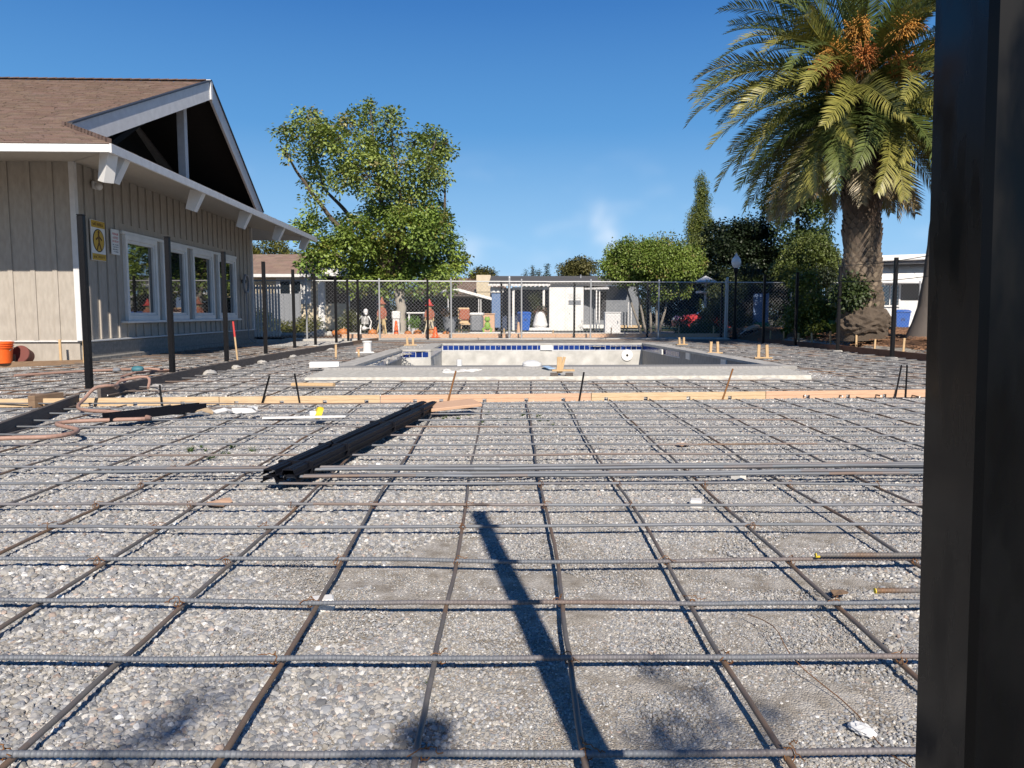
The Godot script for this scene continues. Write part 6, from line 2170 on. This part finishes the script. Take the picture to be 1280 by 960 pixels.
	part_box(t, "base_board", M.fresh_lumber, Vector3(4.6, 0.25, -0.75), Vector3(1.4, 0.16, 0.1))
	for x in [4.42, 4.6]:
		part_box(t, "rail_post", M.trim, Vector3(x, 0.95, 0.0), Vector3(0.06, 1.4, 0.06))
	# white mobile home at the right
	t = thing("mobile_home", "white mobile home with awning panels behind the palm trunks", "house", Vector3(20.5, 0, -36))
	part_box(t, "wall", M.white, Vector3(0.6, 1.3, -2.6), Vector3(9.0, 2.4, 5.0), 0.02)
	part_box(t, "roof_edge", M.white, Vector3(0.6, 3.62, -2.0), Vector3(9.8, 0.26, 6.6), 0.03, Basis(Vector3(0, 0, 1), 0.035))
	part_box(t, "header", M.slate, Vector3(0.6, 3.38, -0.4), Vector3(9.3, 0.12, 3.0), 0.02, Basis(Vector3(0, 0, 1), 0.02))
	part_box(t, "upper_wall", M.white, Vector3(0.6, 2.95, -2.6), Vector3(9.0, 0.88, 5.0), 0.02)
	for k in 9:
		var g2 := Geo.new()
		g2.hexa([Vector3(-4.1 + k * 1.02, 2.36, 1.0), Vector3(-3.1 + k * 1.02, 2.36, 1.0), Vector3(-3.1 + k * 1.02, 3.26, -0.1), Vector3(-4.1 + k * 1.02, 3.26, -0.1)], [Vector3(-4.1 + k * 1.02, 2.41, 1.0), Vector3(-3.1 + k * 1.02, 2.41, 1.0), Vector3(-3.1 + k * 1.02, 3.31, -0.1), Vector3(-4.1 + k * 1.02, 3.31, -0.1)])
		obj("awning_panel", g2, M.white, t)
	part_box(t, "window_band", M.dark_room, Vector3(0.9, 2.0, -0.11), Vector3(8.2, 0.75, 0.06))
	house_window(t, Vector3(-2.9, 1.85, -0.06), 0.9, 1.0, 2)
	house_window(t, Vector3(0.5, 2.0, -0.06), 1.2, 0.7, 2)


func pumpkin(at: Vector3, r: float, label: String) -> void:
	var t := thing("pumpkin", label, "pumpkin", at, rng.randf() * 3.0, "pumpkins in the mulch bed")
	var g := Geo.new()
	g.lathe([[0.0, 0.0], [r * 0.6, 0.0], [r * 0.95, r * 0.35], [r, r * 0.7], [r * 0.85, r * 1.15], [r * 0.4, r * 1.35], [0.0, r * 1.25]], 40, Vector3.ZERO, 10, 0.16)
	obj("body", g, M.pumpkin, t)
	g = Geo.new()
	g.tube([Vector3(0, r * 1.2, 0), Vector3(0.01, r * 1.5, 0), Vector3(0.04, r * 1.65, 0.01)], [0.03, 0.02, 0.022], 6)
	obj("stem", g, M.stake_wood, t)


func scarecrow(at: Vector3, label: String, hat: Material, shirt: Material, legs: Material, h: float) -> void:
	var t := thing("scarecrow", label, "scarecrow", at, rng.randf_range(-0.2, 0.2))
	var g := Geo.new()
	g.tube([Vector3(0, 0, -0.08), Vector3(0, h * 0.8, -0.08)], 0.02, 6)
	obj("pole", g, M.stake_wood, t)
	g = Geo.new()
	for s in [-1, 1]:
		g.tube([Vector3(s * 0.05, h * 0.56, 0), Vector3(s * 0.14, h * 0.26, 0.06), Vector3(s * 0.22, 0.0, 0.12)], [0.035, 0.035, 0.032], 7)
	g.tube([Vector3(0, h * 0.56, 0), Vector3(0.02, 0.0, -0.2)], 0.032, 7)
	for k in 26:
		var an := rng.randf() * TAU
		g.tube([Vector3(cos(an) * 0.06, h * 0.56, sin(an) * 0.06), Vector3(cos(an) * 0.15, h * rng.randf_range(0.22, 0.4), sin(an) * 0.15)], 0.014, 4)
	obj("straw_legs", g, legs, t)
	g = Geo.new()
	g.tube([Vector3(0, h * 0.46, 0), Vector3(0, h * 0.62, 0.01), Vector3(0, h * 0.74, 0), Vector3(0, h * 0.78, 0)], [0.14, 0.16, 0.15, 0.06], 10)
	for s in [-1, 1]:
		g.tube([Vector3(s * 0.1, h * 0.73, 0), Vector3(s * 0.17, h * 0.62, 0.03), Vector3(s * 0.16, h * 0.52, 0.06)], [0.06, 0.055, 0.05], 8)
	obj("shirt", g, shirt, t)
	g = Geo.new()
	for s in [-1, 1]:
		for k in 7:
			g.tube([Vector3(s * 0.16, h * 0.52, 0.06), Vector3(s * 0.18 + rng.randf_range(-0.05, 0.05), h * 0.5 - 0.12, 0.08 + rng.randf_range(-0.04, 0.04))], 0.008, 4)
	obj("straw", g, M.straw, t)
	g = Geo.new()
	g.lump(Vector3(0, h * 0.84, 0), Vector3(0.11, 0.13, 0.11), 2, 0.02, rng, Basis(), true)
	obj("head", g, M.straw, t)
	g = Geo.new()
	g.lathe([[0.1, h * 0.88], [0.2, h * 0.86], [0.205, h * 0.87], [0.12, h * 0.9], [0.07, h * 0.97], [0.02, h * 1.06], [0.0, h * 1.07]], 16)
	obj("hat", g, hat, t)


func decorations() -> void:
	scarecrow(Vector3(-5.45, 0.1, -32.4), "straw legged scarecrow in pointed rust hat between skeleton and pale tree trunk", M.rust_cloth, M.rust_cloth, M.straw, 1.5)
	scarecrow(Vector3(-3.45, 0.1, -32.3), "pale legged scarecrow in pointed red hat behind a black fence post", M.sign_red, M.rust_cloth, M.cream, 1.42)
	# white skeleton sitting with raised arm
	var t := thing("skeleton_figure", "seated white plastic skeleton ornament in the mulch bed", "ornament", Vector3(-6.2, 0.1, -32.3), 0.3)
	var g := Geo.new()
	g.lump(Vector3(0.08, 0.98, 0), Vector3(0.1, 0.13, 0.12), 2, 0.02, rng, Basis(), true)
	g.lump(Vector3(0.08, 0.88, 0.06), Vector3(0.06, 0.06, 0.07), 1, 0.02, rng, Basis(), true)
	obj("skull", g, M.white, t)
	g = Geo.new()
	g.tube([Vector3(0.0, 0.3, 0), Vector3(0.03, 0.55, -0.03), Vector3(0.07, 0.85, 0)], 0.03, 6)
	for k in 6:
		var y := 0.5 + k * 0.055
		var pts := []
		for i in 9:
			var a := -0.6 + (PI + 1.2) * i / 8.0
			pts.append(Vector3(0.04 + cos(a) * 0.14, y - sin(a) * 0.03, sin(a) * 0.1))
		g.tube(pts, 0.016, 5)
	obj("ribcage", g, M.white, t)
	g = Geo.new()
	g.lump(Vector3(0, 0.28, 0), Vector3(0.13, 0.09, 0.09), 1, 0.08, rng)
	obj("pelvis", g, M.white, t)
	for s in [[-1, Vector3(-0.24, 0.62, 0.1), Vector3(-0.28, 0.9, 0.15)], [1, Vector3(0.3, 0.55, 0.08), Vector3(0.24, 0.36, 0.2)]]:
		g = Geo.new()
		g.tube([Vector3(0.05 + s[0] * 0.14, 0.8, 0), s[1], s[2]], [0.03, 0.024, 0.022], 6)
		g.lump(s[2], Vector3(0.045, 0.06, 0.03), 1, 0.15, rng)
		obj("arm", g, M.white, t)
	for s in [[-1, Vector3(-0.16, 0.42, 0.3), Vector3(-0.2, 0.08, 0.4)], [1, Vector3(0.22, 0.3, 0.32), Vector3(0.32, 0.04, 0.46)]]:
		g = Geo.new()
		g.tube([Vector3(s[0] * 0.08, 0.28, 0), s[1], s[2]], [0.036, 0.032, 0.024], 6)
		g.lump(s[2] + Vector3(0, -0.02, 0.05), Vector3(0.04, 0.03, 0.09), 1, 0.1, rng)
		obj("leg", g, M.white, t)
	# pumpkins
	for p in [[-7.0, -32.0, 0.22, "pumpkin by the leafy shrub at the left end of the mulch bed"], [-7.35, -32.1, 0.17, "smaller pumpkin at the far left of the mulch bed"], [-5.75, -31.8, 0.2, "pumpkin between the skeleton and the orange scarecrow"], [-3.9, -31.8, 0.18, "pumpkin left of the red scarecrow"], [-3.3, -31.7, 0.22, "pumpkin in front of the red scarecrow"], [-4.25, -31.5, 0.16, "flat pumpkin before the green ornament"], [-2.7, -31.5, 0.15, "last small pumpkin right of the red scarecrow"]]:
		pumpkin(Vector3(p[0], 0.08, p[1]), p[2], p[3])
	# orange cones and small hydrant shape
	for p in [[-4.75, -31.6, 0.62, "bright orange marker cone in the mulch bed"], [-2.95, -29.6, 0.4, "small orange marker cone on the concrete strip by the pool step"]]:
		var c := thing("marker_cone", p[3], "cone", Vector3(p[0], 0.08, p[1]))
		g = Geo.new()
		g.lathe([[0.13, 0.03], [0.1, 0.12], [0.045, p[2]], [0.0, p[2] + 0.02]], 14)
		obj("body", g, M.orange, c)
		part_box(c, "base", M.orange, Vector3(0, 0.015, 0), Vector3(0.34, 0.03, 0.34))
	var cw := thing("marker_cone", "pale faded cone standing below the big blue bin", "cone", Vector3(0.28, 0.02, -33.6))
	g = Geo.new()
	g.lathe([[0.12, 0.03], [0.09, 0.12], [0.04, 0.6], [0.0, 0.62]], 14)
	obj("body", g, M.pink_lumber, cw)
	part_box(cw, "base", M.pink_lumber, Vector3(0, 0.015, 0), Vector3(0.34, 0.03, 0.34))
	t = thing("potted_plant", "squat bright green potted plant between the two scarecrows", "plant", Vector3(-4.1, 0.1, -32.2))
	g = Geo.new()
	g.lathe([[0.0, 0.0], [0.13, 0.0], [0.18, 0.26], [0.2, 0.3], [0.15, 0.3], [0.0, 0.26]], 16)
	obj("pot", g, M.trim, t)
	crown(t, "foliage", [[Vector3(0, 0.48, 0), Vector3(0.26, 0.24, 0.24)]], leaf_clump(14, 0.12, 0.13, 0.05, 35), 420, [Color(0.09, 0.2, 0.03), Color(0.2, 0.34, 0.06)], 0.2)
	t = thing("frog_figure", "small lime green garden frog upright before the blue wall", "ornament", Vector3(-1.2, 0.05, -37.5))
	g = Geo.new()
	g.lump(Vector3(0, 0.35, 0), Vector3(0.15, 0.22, 0.14), 2, 0.03, rng, Basis(), true)
	obj("body", g, M.lime, t)
	g = Geo.new()
	g.lump(Vector3(0, 0.66, 0.02), Vector3(0.14, 0.12, 0.13), 2, 0.02, rng, Basis(), true)
	g.lump(Vector3(-0.07, 0.77, 0.04), Vector3(0.045, 0.045, 0.045), 1, 0.0, rng, Basis(), true)
	g.lump(Vector3(0.07, 0.77, 0.04), Vector3(0.045, 0.045, 0.045), 1, 0.0, rng, Basis(), true)
	obj("head", g, M.lime, t)
	for s in [-1, 1]:
		g = Geo.new()
		g.tube([Vector3(s * 0.1, 0.25, 0.04), Vector3(s * 0.22, 0.2, 0.12), Vector3(s * 0.15, 0.03, 0.1), Vector3(s * 0.22, 0.02, 0.2)], [0.06, 0.055, 0.045, 0.04], 7)
		obj("leg", g, M.lime, t)
	# porch clutter under the carport
	t = thing("wicker_chair", "tan garden chair with red cushion under the carport", "chair", Vector3(-2.35, 0.05, -38.6), 0.3)
	part_box(t, "seat", M.fresh_lumber, Vector3(0, 0.42, 0), Vector3(0.6, 0.08, 0.6), 0.02)
	part_box(t, "backrest", M.fresh_lumber, Vector3(0, 0.85, -0.28), Vector3(0.6, 0.8, 0.07), 0.02, Basis(Vector3.RIGHT, -0.12))
	part_box(t, "cushion", M.rust_cloth, Vector3(0.02, 0.9, -0.2), Vector3(0.56, 0.55, 0.12), 0.05, Basis(Vector3.RIGHT, -0.12))
	for s in [[-1, -1], [1, -1], [-1, 1], [1, 1]]:
		part_box(t, "leg", M.fresh_lumber, Vector3(s[0] * 0.26, 0.2, s[1] * 0.26), Vector3(0.06, 0.4, 0.06))
	for s in [-1, 1]:
		part_box(t, "armrest", M.fresh_lumber, Vector3(s * 0.3, 0.66, 0.0), Vector3(0.07, 0.05, 0.6))
	t = thing("covered_grill", "grey covered grill with white lid beside the garden chair", "grill", Vector3(-1.75, 0.05, -38.5), -0.1)
	part_box(t, "cover", M.slate, Vector3(0, 0.45, 0), Vector3(0.62, 0.8, 0.5), 0.08)
	part_box(t, "lid", M.white, Vector3(0.0, 0.92, 0), Vector3(0.7, 0.16, 0.54), 0.06)
	for s in [-1, 1]:
		part_box(t, "leg", M.black_post, Vector3(s * 0.25, 0.04, 0), Vector3(0.05, 0.1, 0.4))
	t = thing("storage_bench", "pinkish storage box at the right of the carport", "storage box", Vector3(-1.25, 0.05, -40.2))
	part_box(t, "body", M.pink_lumber, Vector3(0, 0.45, 0), Vector3(0.7, 0.9, 0.5), 0.02)
	part_box(t, "lid", M.pink_lumber, Vector3(0, 0.93, 0.01), Vector3(0.76, 0.06, 0.56), 0.015)
	t = thing("plant_pot", "large dark planter with reddish flowers left of the carport", "planter", Vector3(-2.95, 0.05, -36.5))
	g = Geo.new()
	g.lathe([[0.0, 0.0], [0.22, 0.0], [0.34, 0.75], [0.36, 0.8], [0.3, 0.8], [0.0, 0.72]], 18)
	obj("pot", g, M.slate, t)
	crown(t, "flowers", [[Vector3(0, 1.0, 0), Vector3(0.3, 0.2, 0.3)]], leaf_clump(14, 0.12, 0.1, 0.06, 33), 330, [Color(0.12, 0.05, 0.03), Color(0.2, 0.13, 0.06)], 0.2)
	t = thing("table", "pale slim table with crossed legs behind the pumpkins", "table", Vector3(-4.0, 0.05, -33.9))
	part_box(t, "top", M.white, Vector3(0, 0.98, 0), Vector3(1.2, 0.06, 0.5), 0.01)
	for s in [-1, 1]:
		part_box(t, "leg", M.white, Vector3(s * 0.5, 0.49, 0), Vector3(0.06, 0.94, 0.4), 0.01)
	t = thing("white_lantern", "white box lantern hanging low on the trunk side of the tall tree", "lantern", Vector3(-5.0 + 0.05, 0.05, -33.0))
	part_box(t, "stand", M.trim, Vector3(0, 0.35, 0), Vector3(0.3, 0.7, 0.2), 0.02)
	part_box(t, "case", M.white, Vector3(0, 0.88, 0), Vector3(0.36, 0.36, 0.26), 0.05)
	for p in [[-8.3, -32.5, 0.16, "first"], [-8.05, -32.2, 0.2, "second"], [-7.75, -32.6, 0.15, "third"]]:
		g = Geo.new()
		g.lump(Vector3(0, p[2] * 0.5, 0), Vector3(p[2] * 1.5, p[2] * 0.9, p[2]), 2, 0.08, rng)
		var o := obj("garden_rock", g, M.concrete)
		o.position = Vector3(p[0], 0.05, p[1])
		tag(o, "pale garden rock at the shrub edge, %s from the clubhouse" % p[3], "rock", "rocks along the shrub bed")
	# wheel stops on the road
	for p in [[-1.15, -34.0, 1.5, "white wheel stop on the road in front of the blue wall"], [0.75, -34.3, 2.1, "long white wheel stop right of the faded cone"]]:
		g = Geo.new()
		g.bbox(Vector3.ZERO, Vector3(p[2], 0.17, 0.3), 0.04)
		var o := obj("wheel_stop", g, M.white)
		o.position = Vector3(p[0], 0.1, p[1])
		tag(o, p[3], "wheel stop")
	# bins
	bin_cart(Vector3(0.65, 0.05, -41.5), 0.25, "big blue wheeled bin on the porch left of the white shed")
	bin_cart(Vector3(17.15, 0.12, -34.0), -0.2, "bright blue wheeled bin in front of the white mobile home")
	t = thing("white_planter", "white planter with pinkish flowers beside the porch vine", "planter", Vector3(1.55, 0.05, -42.5))
	part_box(t, "step", M.white, Vector3(0, 0.1, 0.3), Vector3(1.3, 0.16, 0.5), 0.02)
	g = Geo.new()
	g.lathe([[0.0, 0.15], [0.3, 0.15], [0.42, 0.3], [0.3, 0.8], [0.2, 1.05], [0.0, 1.05]], 14)
	obj("pot", g, M.white, t)
	crown(t, "flowers", [[Vector3(0.0, 1.1, 0), Vector3(0.35, 0.25, 0.3)]], leaf_clump(14, 0.12, 0.1, 0.06, 31), 200, [Color(0.08, 0.08, 0.04), Color(0.3, 0.1, 0.08)], 0.2)
	# metal cabinet
	t = thing("utility_cabinet", "pale grey metal utility cabinet behind the fence", "cabinet", Vector3(4.62, 0.05, -35.6))
	part_box(t, "body", M.trim, Vector3(0, 0.5, 0), Vector3(0.72, 0.98, 0.5), 0.015)
	part_box(t, "lid", M.trim, Vector3(0, 1.0, 0.01), Vector3(0.76, 0.05, 0.55), 0.012)
	part_box(t, "door", M.trim, Vector3(0.0, 0.48, 0.258), Vector3(0.62, 0.84, 0.02), 0.006)
	part_box(t, "latch", M.slate, Vector3(0.22, 0.55, 0.275), Vector3(0.04, 0.12, 0.02), 0.006)
	# tall blue cabinet shape behind the right fence
	t = thing("blue_locker", "tall blue cabinet with dark frame behind the back right fence", "cabinet", Vector3(10.55, 0.1, -33.2))
	part_box(t, "frame", M.black_post, Vector3(-0.1, 0.9, -0.08), Vector3(1.0, 1.86, 0.5), 0.02)
	part_box(t, "front", M.blue_grey, Vector3(0.08, 1.05, 0.19), Vector3(0.66, 1.4, 0.06), 0.01)
	part_box(t, "green_bag", M.green_cloth, Vector3(0.1, 0.32, 0.25), Vector3(0.7, 0.42, 0.3), 0.1)
	t = thing("tricycle_wagon", "small pink wagon lying by the blue cabinet", "wagon", Vector3(9.6, 0.1, -30.9), 0.5)
	part_box(t, "tray", M.pink_lumber, Vector3(0, 0.3, 0), Vector3(0.6, 0.16, 0.36), 0.03, Basis(Vector3(0, 0, 1), 0.3))
	for s in [-0.2, 0.2]:
		g = Geo.new()
		g.tube([Vector3(s, 0.14, -0.2), Vector3(s, 0.14, 0.2)], 0.12, 14)
		obj("wheel", g, M.black_post, t)
	g = Geo.new()
	g.tube([Vector3(-0.28, 0.24, 0), Vector3(-0.65, 0.1, 0.05)], 0.02, 6)
	obj("handle", g, M.white, t)
	street_lamp()
	red_car()
	# white patio umbrella pole and top beyond the fence
	t = thing("patio_canopy", "pale patio canopy on a white post beyond the tall shrub", "canopy", Vector3(10.0, 0, -40))
	part_box(t, "post", M.white, Vector3(0, 1.3, 0), Vector3(0.1, 2.6, 0.1))
	part_box(t, "crossarm", M.white, Vector3(0.0, 2.1, 0), Vector3(0.9, 0.12, 0.5), 0.02)
	g = Geo.new()
	g.lathe([[0.0, 2.95], [0.65, 2.62], [0.66, 2.58], [0.0, 2.66]], 8)
	obj("top", g, M.white, t)


func bin_cart(at: Vector3, turn: float, label: String) -> void:
	var t := thing("wheeled_bin", label, "bin", at, turn)
	var g := Geo.new()
	g.hexa([Vector3(-0.22, 0.06, -0.26), Vector3(0.22, 0.06, -0.26), Vector3(0.22, 0.06, 0.22), Vector3(-0.22, 0.06, 0.22)], [Vector3(-0.29, 0.95, -0.34), Vector3(0.29, 0.95, -0.34), Vector3(0.29, 0.95, 0.34), Vector3(-0.29, 0.95, 0.34)])
	obj("body", g, M.blue_bin, t)
	part_box(t, "rim", M.blue_bin, Vector3(0, 0.95, 0), Vector3(0.64, 0.06, 0.74), 0.02)
	g = Geo.new()
	g.hexa([Vector3(-0.31, 0.985, -0.36), Vector3(0.31, 0.985, -0.36), Vector3(0.31, 0.985, 0.37), Vector3(-0.31, 0.985, 0.37)], [Vector3(-0.24, 1.06, -0.3), Vector3(0.24, 1.06, -0.3), Vector3(0.24, 1.04, 0.3), Vector3(-0.24, 1.04, 0.3)])
	obj("lid", g, M.blue_bin, t)
	for s in [-1, 1]:
		g = Geo.new()
		g.tube([Vector3(s * 0.24, 0.1, -0.27), Vector3(s * 0.3, 0.1, -0.27)], 0.1, 14)
		obj("wheel", g, M.black_post, t)
	g = Geo.new()
	g.tube([Vector3(-0.22, 0.98, -0.4), Vector3(0.22, 0.98, -0.4)], 0.018, 8)
	obj("handle", g, M.blue_bin, t)
	g = Geo.new()
	for k in 3:
		g.box(Vector3(0.06 * (k - 1), 0.62, 0.292), Vector3(0.035, 0.13, 0.012), Basis(Vector3.RIGHT, 0.13))
	obj("printing", g, M.navy, t)


func street_lamp() -> void:
	var t := thing("street_lamp", "dark post lamp with pale acorn globe before the evergreen", "street lamp", Vector3(8.2, 0, -28.4))
	var g := Geo.new()
	g.lathe([[0.13, 0.0], [0.13, 0.06], [0.09, 0.12], [0.075, 0.45], [0.055, 0.55], [0.042, 2.3], [0.05, 2.45], [0.085, 2.52], [0.09, 2.62], [0.06, 2.66]], 14)
	obj("pole", g, M.black_post, t)
	g = Geo.new()
	g.lathe([[0.07, 2.66], [0.15, 2.76], [0.175, 2.88], [0.15, 2.99], [0.09, 3.06], [0.0, 3.07]], 20)
	obj("globe", g, M.lamp_globe, t)
	g = Geo.new()
	g.lathe([[0.09, 3.05], [0.09, 3.08], [0.05, 3.12], [0.02, 3.2], [0.0, 3.21]], 12)
	obj("finial", g, M.trim, t)


func red_car() -> void:
	var t := thing("red_car", "bright red car parked half hidden behind the fence shrubs", "car", Vector3(10.1, 0.05, -37.6), 0.05)
	var g := Geo.new()
	g.prism(PackedVector2Array([Vector2(-2.1, 0.3), Vector2(-2.15, 0.62), Vector2(-1.95, 0.85), Vector2(-0.9, 0.95), Vector2(1.6, 0.98), Vector2(2.1, 0.85), Vector2(2.15, 0.4), Vector2(2.0, 0.28)]), 1.7, Transform3D(Basis(), Vector3(0, 0, 0.85)))
	obj("body", g, M.red_paint, t)
	g = Geo.new()
	g.prism(PackedVector2Array([Vector2(-0.95, 0.95), Vector2(-0.25, 1.36), Vector2(0.95, 1.38), Vector2(1.6, 0.98)]), 1.5, Transform3D(Basis(), Vector3(0, 0, 0.75)))
	obj("cabin", g, M.glass, t)
	part_box(t, "roof", M.red_paint, Vector3(0.35, 1.39, 0), Vector3(1.2, 0.05, 1.4), 0.02)
	for s in [[-1.35, 0.8], [1.35, 0.8], [-1.35, -0.8], [1.35, -0.8]]:
		g = Geo.new()
		g.tube([Vector3(s[0], 0.32, s[1] - 0.1), Vector3(s[0], 0.32, s[1] + 0.1)], 0.32, 20)
		var w := obj("wheel", g, M.black_post, t)
		g = Geo.new()
		g.tube([Vector3(s[0], 0.32, s[1] - 0.11), Vector3(s[0], 0.32, s[1] + 0.11)], 0.19, 16)
		obj("hub", g, M.galvanised, w)
	for s in [-0.6, 0.6]:
		part_box(t, "headlight", M.white, Vector3(-2.1, 0.68, s), Vector3(0.1, 0.14, 0.3), 0.03)


func _ready() -> void:
	rng.seed = 20
	wob.seed = 3
	wob.frequency = 0.01
	camera_sky_sun()
	materials()
	more_materials()
	terrain()
	gravel()
	clubhouse()
	pool()
	houses()
	fences()
	posts()
	rebar()
	forms()
	trees()
	palms()
	decorations()
	site_things()


func more_materials() -> void:
	M.soffit = mottled(lin(0.42, 0.41, 0.39), lin(0.52, 0.51, 0.49), Vector3(1.5, 1.5, 1.5), 0.8)
	M.dark_metal = mat(lin(0.05, 0.052, 0.06), 0.5, 0.3)
	M.sign_yellow = mat(lin(0.55, 0.34, 0.03), 0.6)
	M.sign_brown = mat(lin(0.12, 0.055, 0.01), 0.7)
	M.sign_red = mat(lin(0.5, 0.045, 0.04), 0.6)
	M.sign_ink = mat(lin(0.06, 0.06, 0.10), 0.7)
	M.hose_grey = mottled(lin(0.22, 0.23, 0.26), lin(0.32, 0.33, 0.36), Vector3(0.3, 0.3, 0.3), 0.55)
	M.slate = mottled(lin(0.16, 0.175, 0.20), lin(0.23, 0.245, 0.27), Vector3(1.5, 1.5, 1.5), 0.8)
	M.pale_blue = mat(lin(0.35, 0.5, 0.68), 0.7)
	M.grey_board = mottled(lin(0.2, 0.215, 0.24), lin(0.28, 0.295, 0.32), Vector3(0.3, 2.0, 0.3), 0.85, 0.02)
	M.cream = mottled(lin(0.5, 0.43, 0.31), lin(0.6, 0.52, 0.39), Vector3(2, 2, 2), 0.85)
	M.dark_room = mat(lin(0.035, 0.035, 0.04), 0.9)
	M.navy = mottled(lin(0.03, 0.045, 0.09), lin(0.05, 0.07, 0.13), Vector3(2, 2, 2), 0.8)
	M.blue_grey = mottled(lin(0.10, 0.17, 0.32), lin(0.15, 0.23, 0.40), Vector3(1, 1, 1), 0.6)
	M.shingle_tan = tinted(mottled(lin(0.8, 0.85, 0.85), lin(1.5, 1.6, 1.6), Vector3(0.5, 0.5, 0.5), 0.95, 0.06))
	M.shingle_tan.albedo_color = Color(1, 1, 1)
	M.pumpkin = mat(lin(0.50, 0.17, 0.035), 0.6)
	M.rust_cloth = mottled(lin(0.26, 0.085, 0.055), lin(0.40, 0.16, 0.10), Vector3(0.4, 0.4, 0.4), 0.9)
	M.straw = mat(lin(0.55, 0.42, 0.22), 0.9)
	M.lime = mat(lin(0.22, 0.38, 0.06), 0.7)
	M.green_cloth = mat(lin(0.02, 0.16, 0.08), 0.8)
	M.grey_bark = mottled(lin(0.12, 0.10, 0.085), lin(0.21, 0.18, 0.155), Vector3(0.6, 0.18, 0.6), 0.92, 0.04, 1.2)
	M.stem_bark = mottled(lin(0.2, 0.18, 0.15), lin(0.34, 0.31, 0.27), Vector3(0.3, 0.9, 0.3), 0.9, 0.03, 1.0)
	M.lamp_globe = mat(lin(0.7, 0.72, 0.74), 0.35)
	M.red_paint = mat(lin(0.5, 0.02, 0.03), 0.25)
	M.red_paint.clearcoat_enabled = true
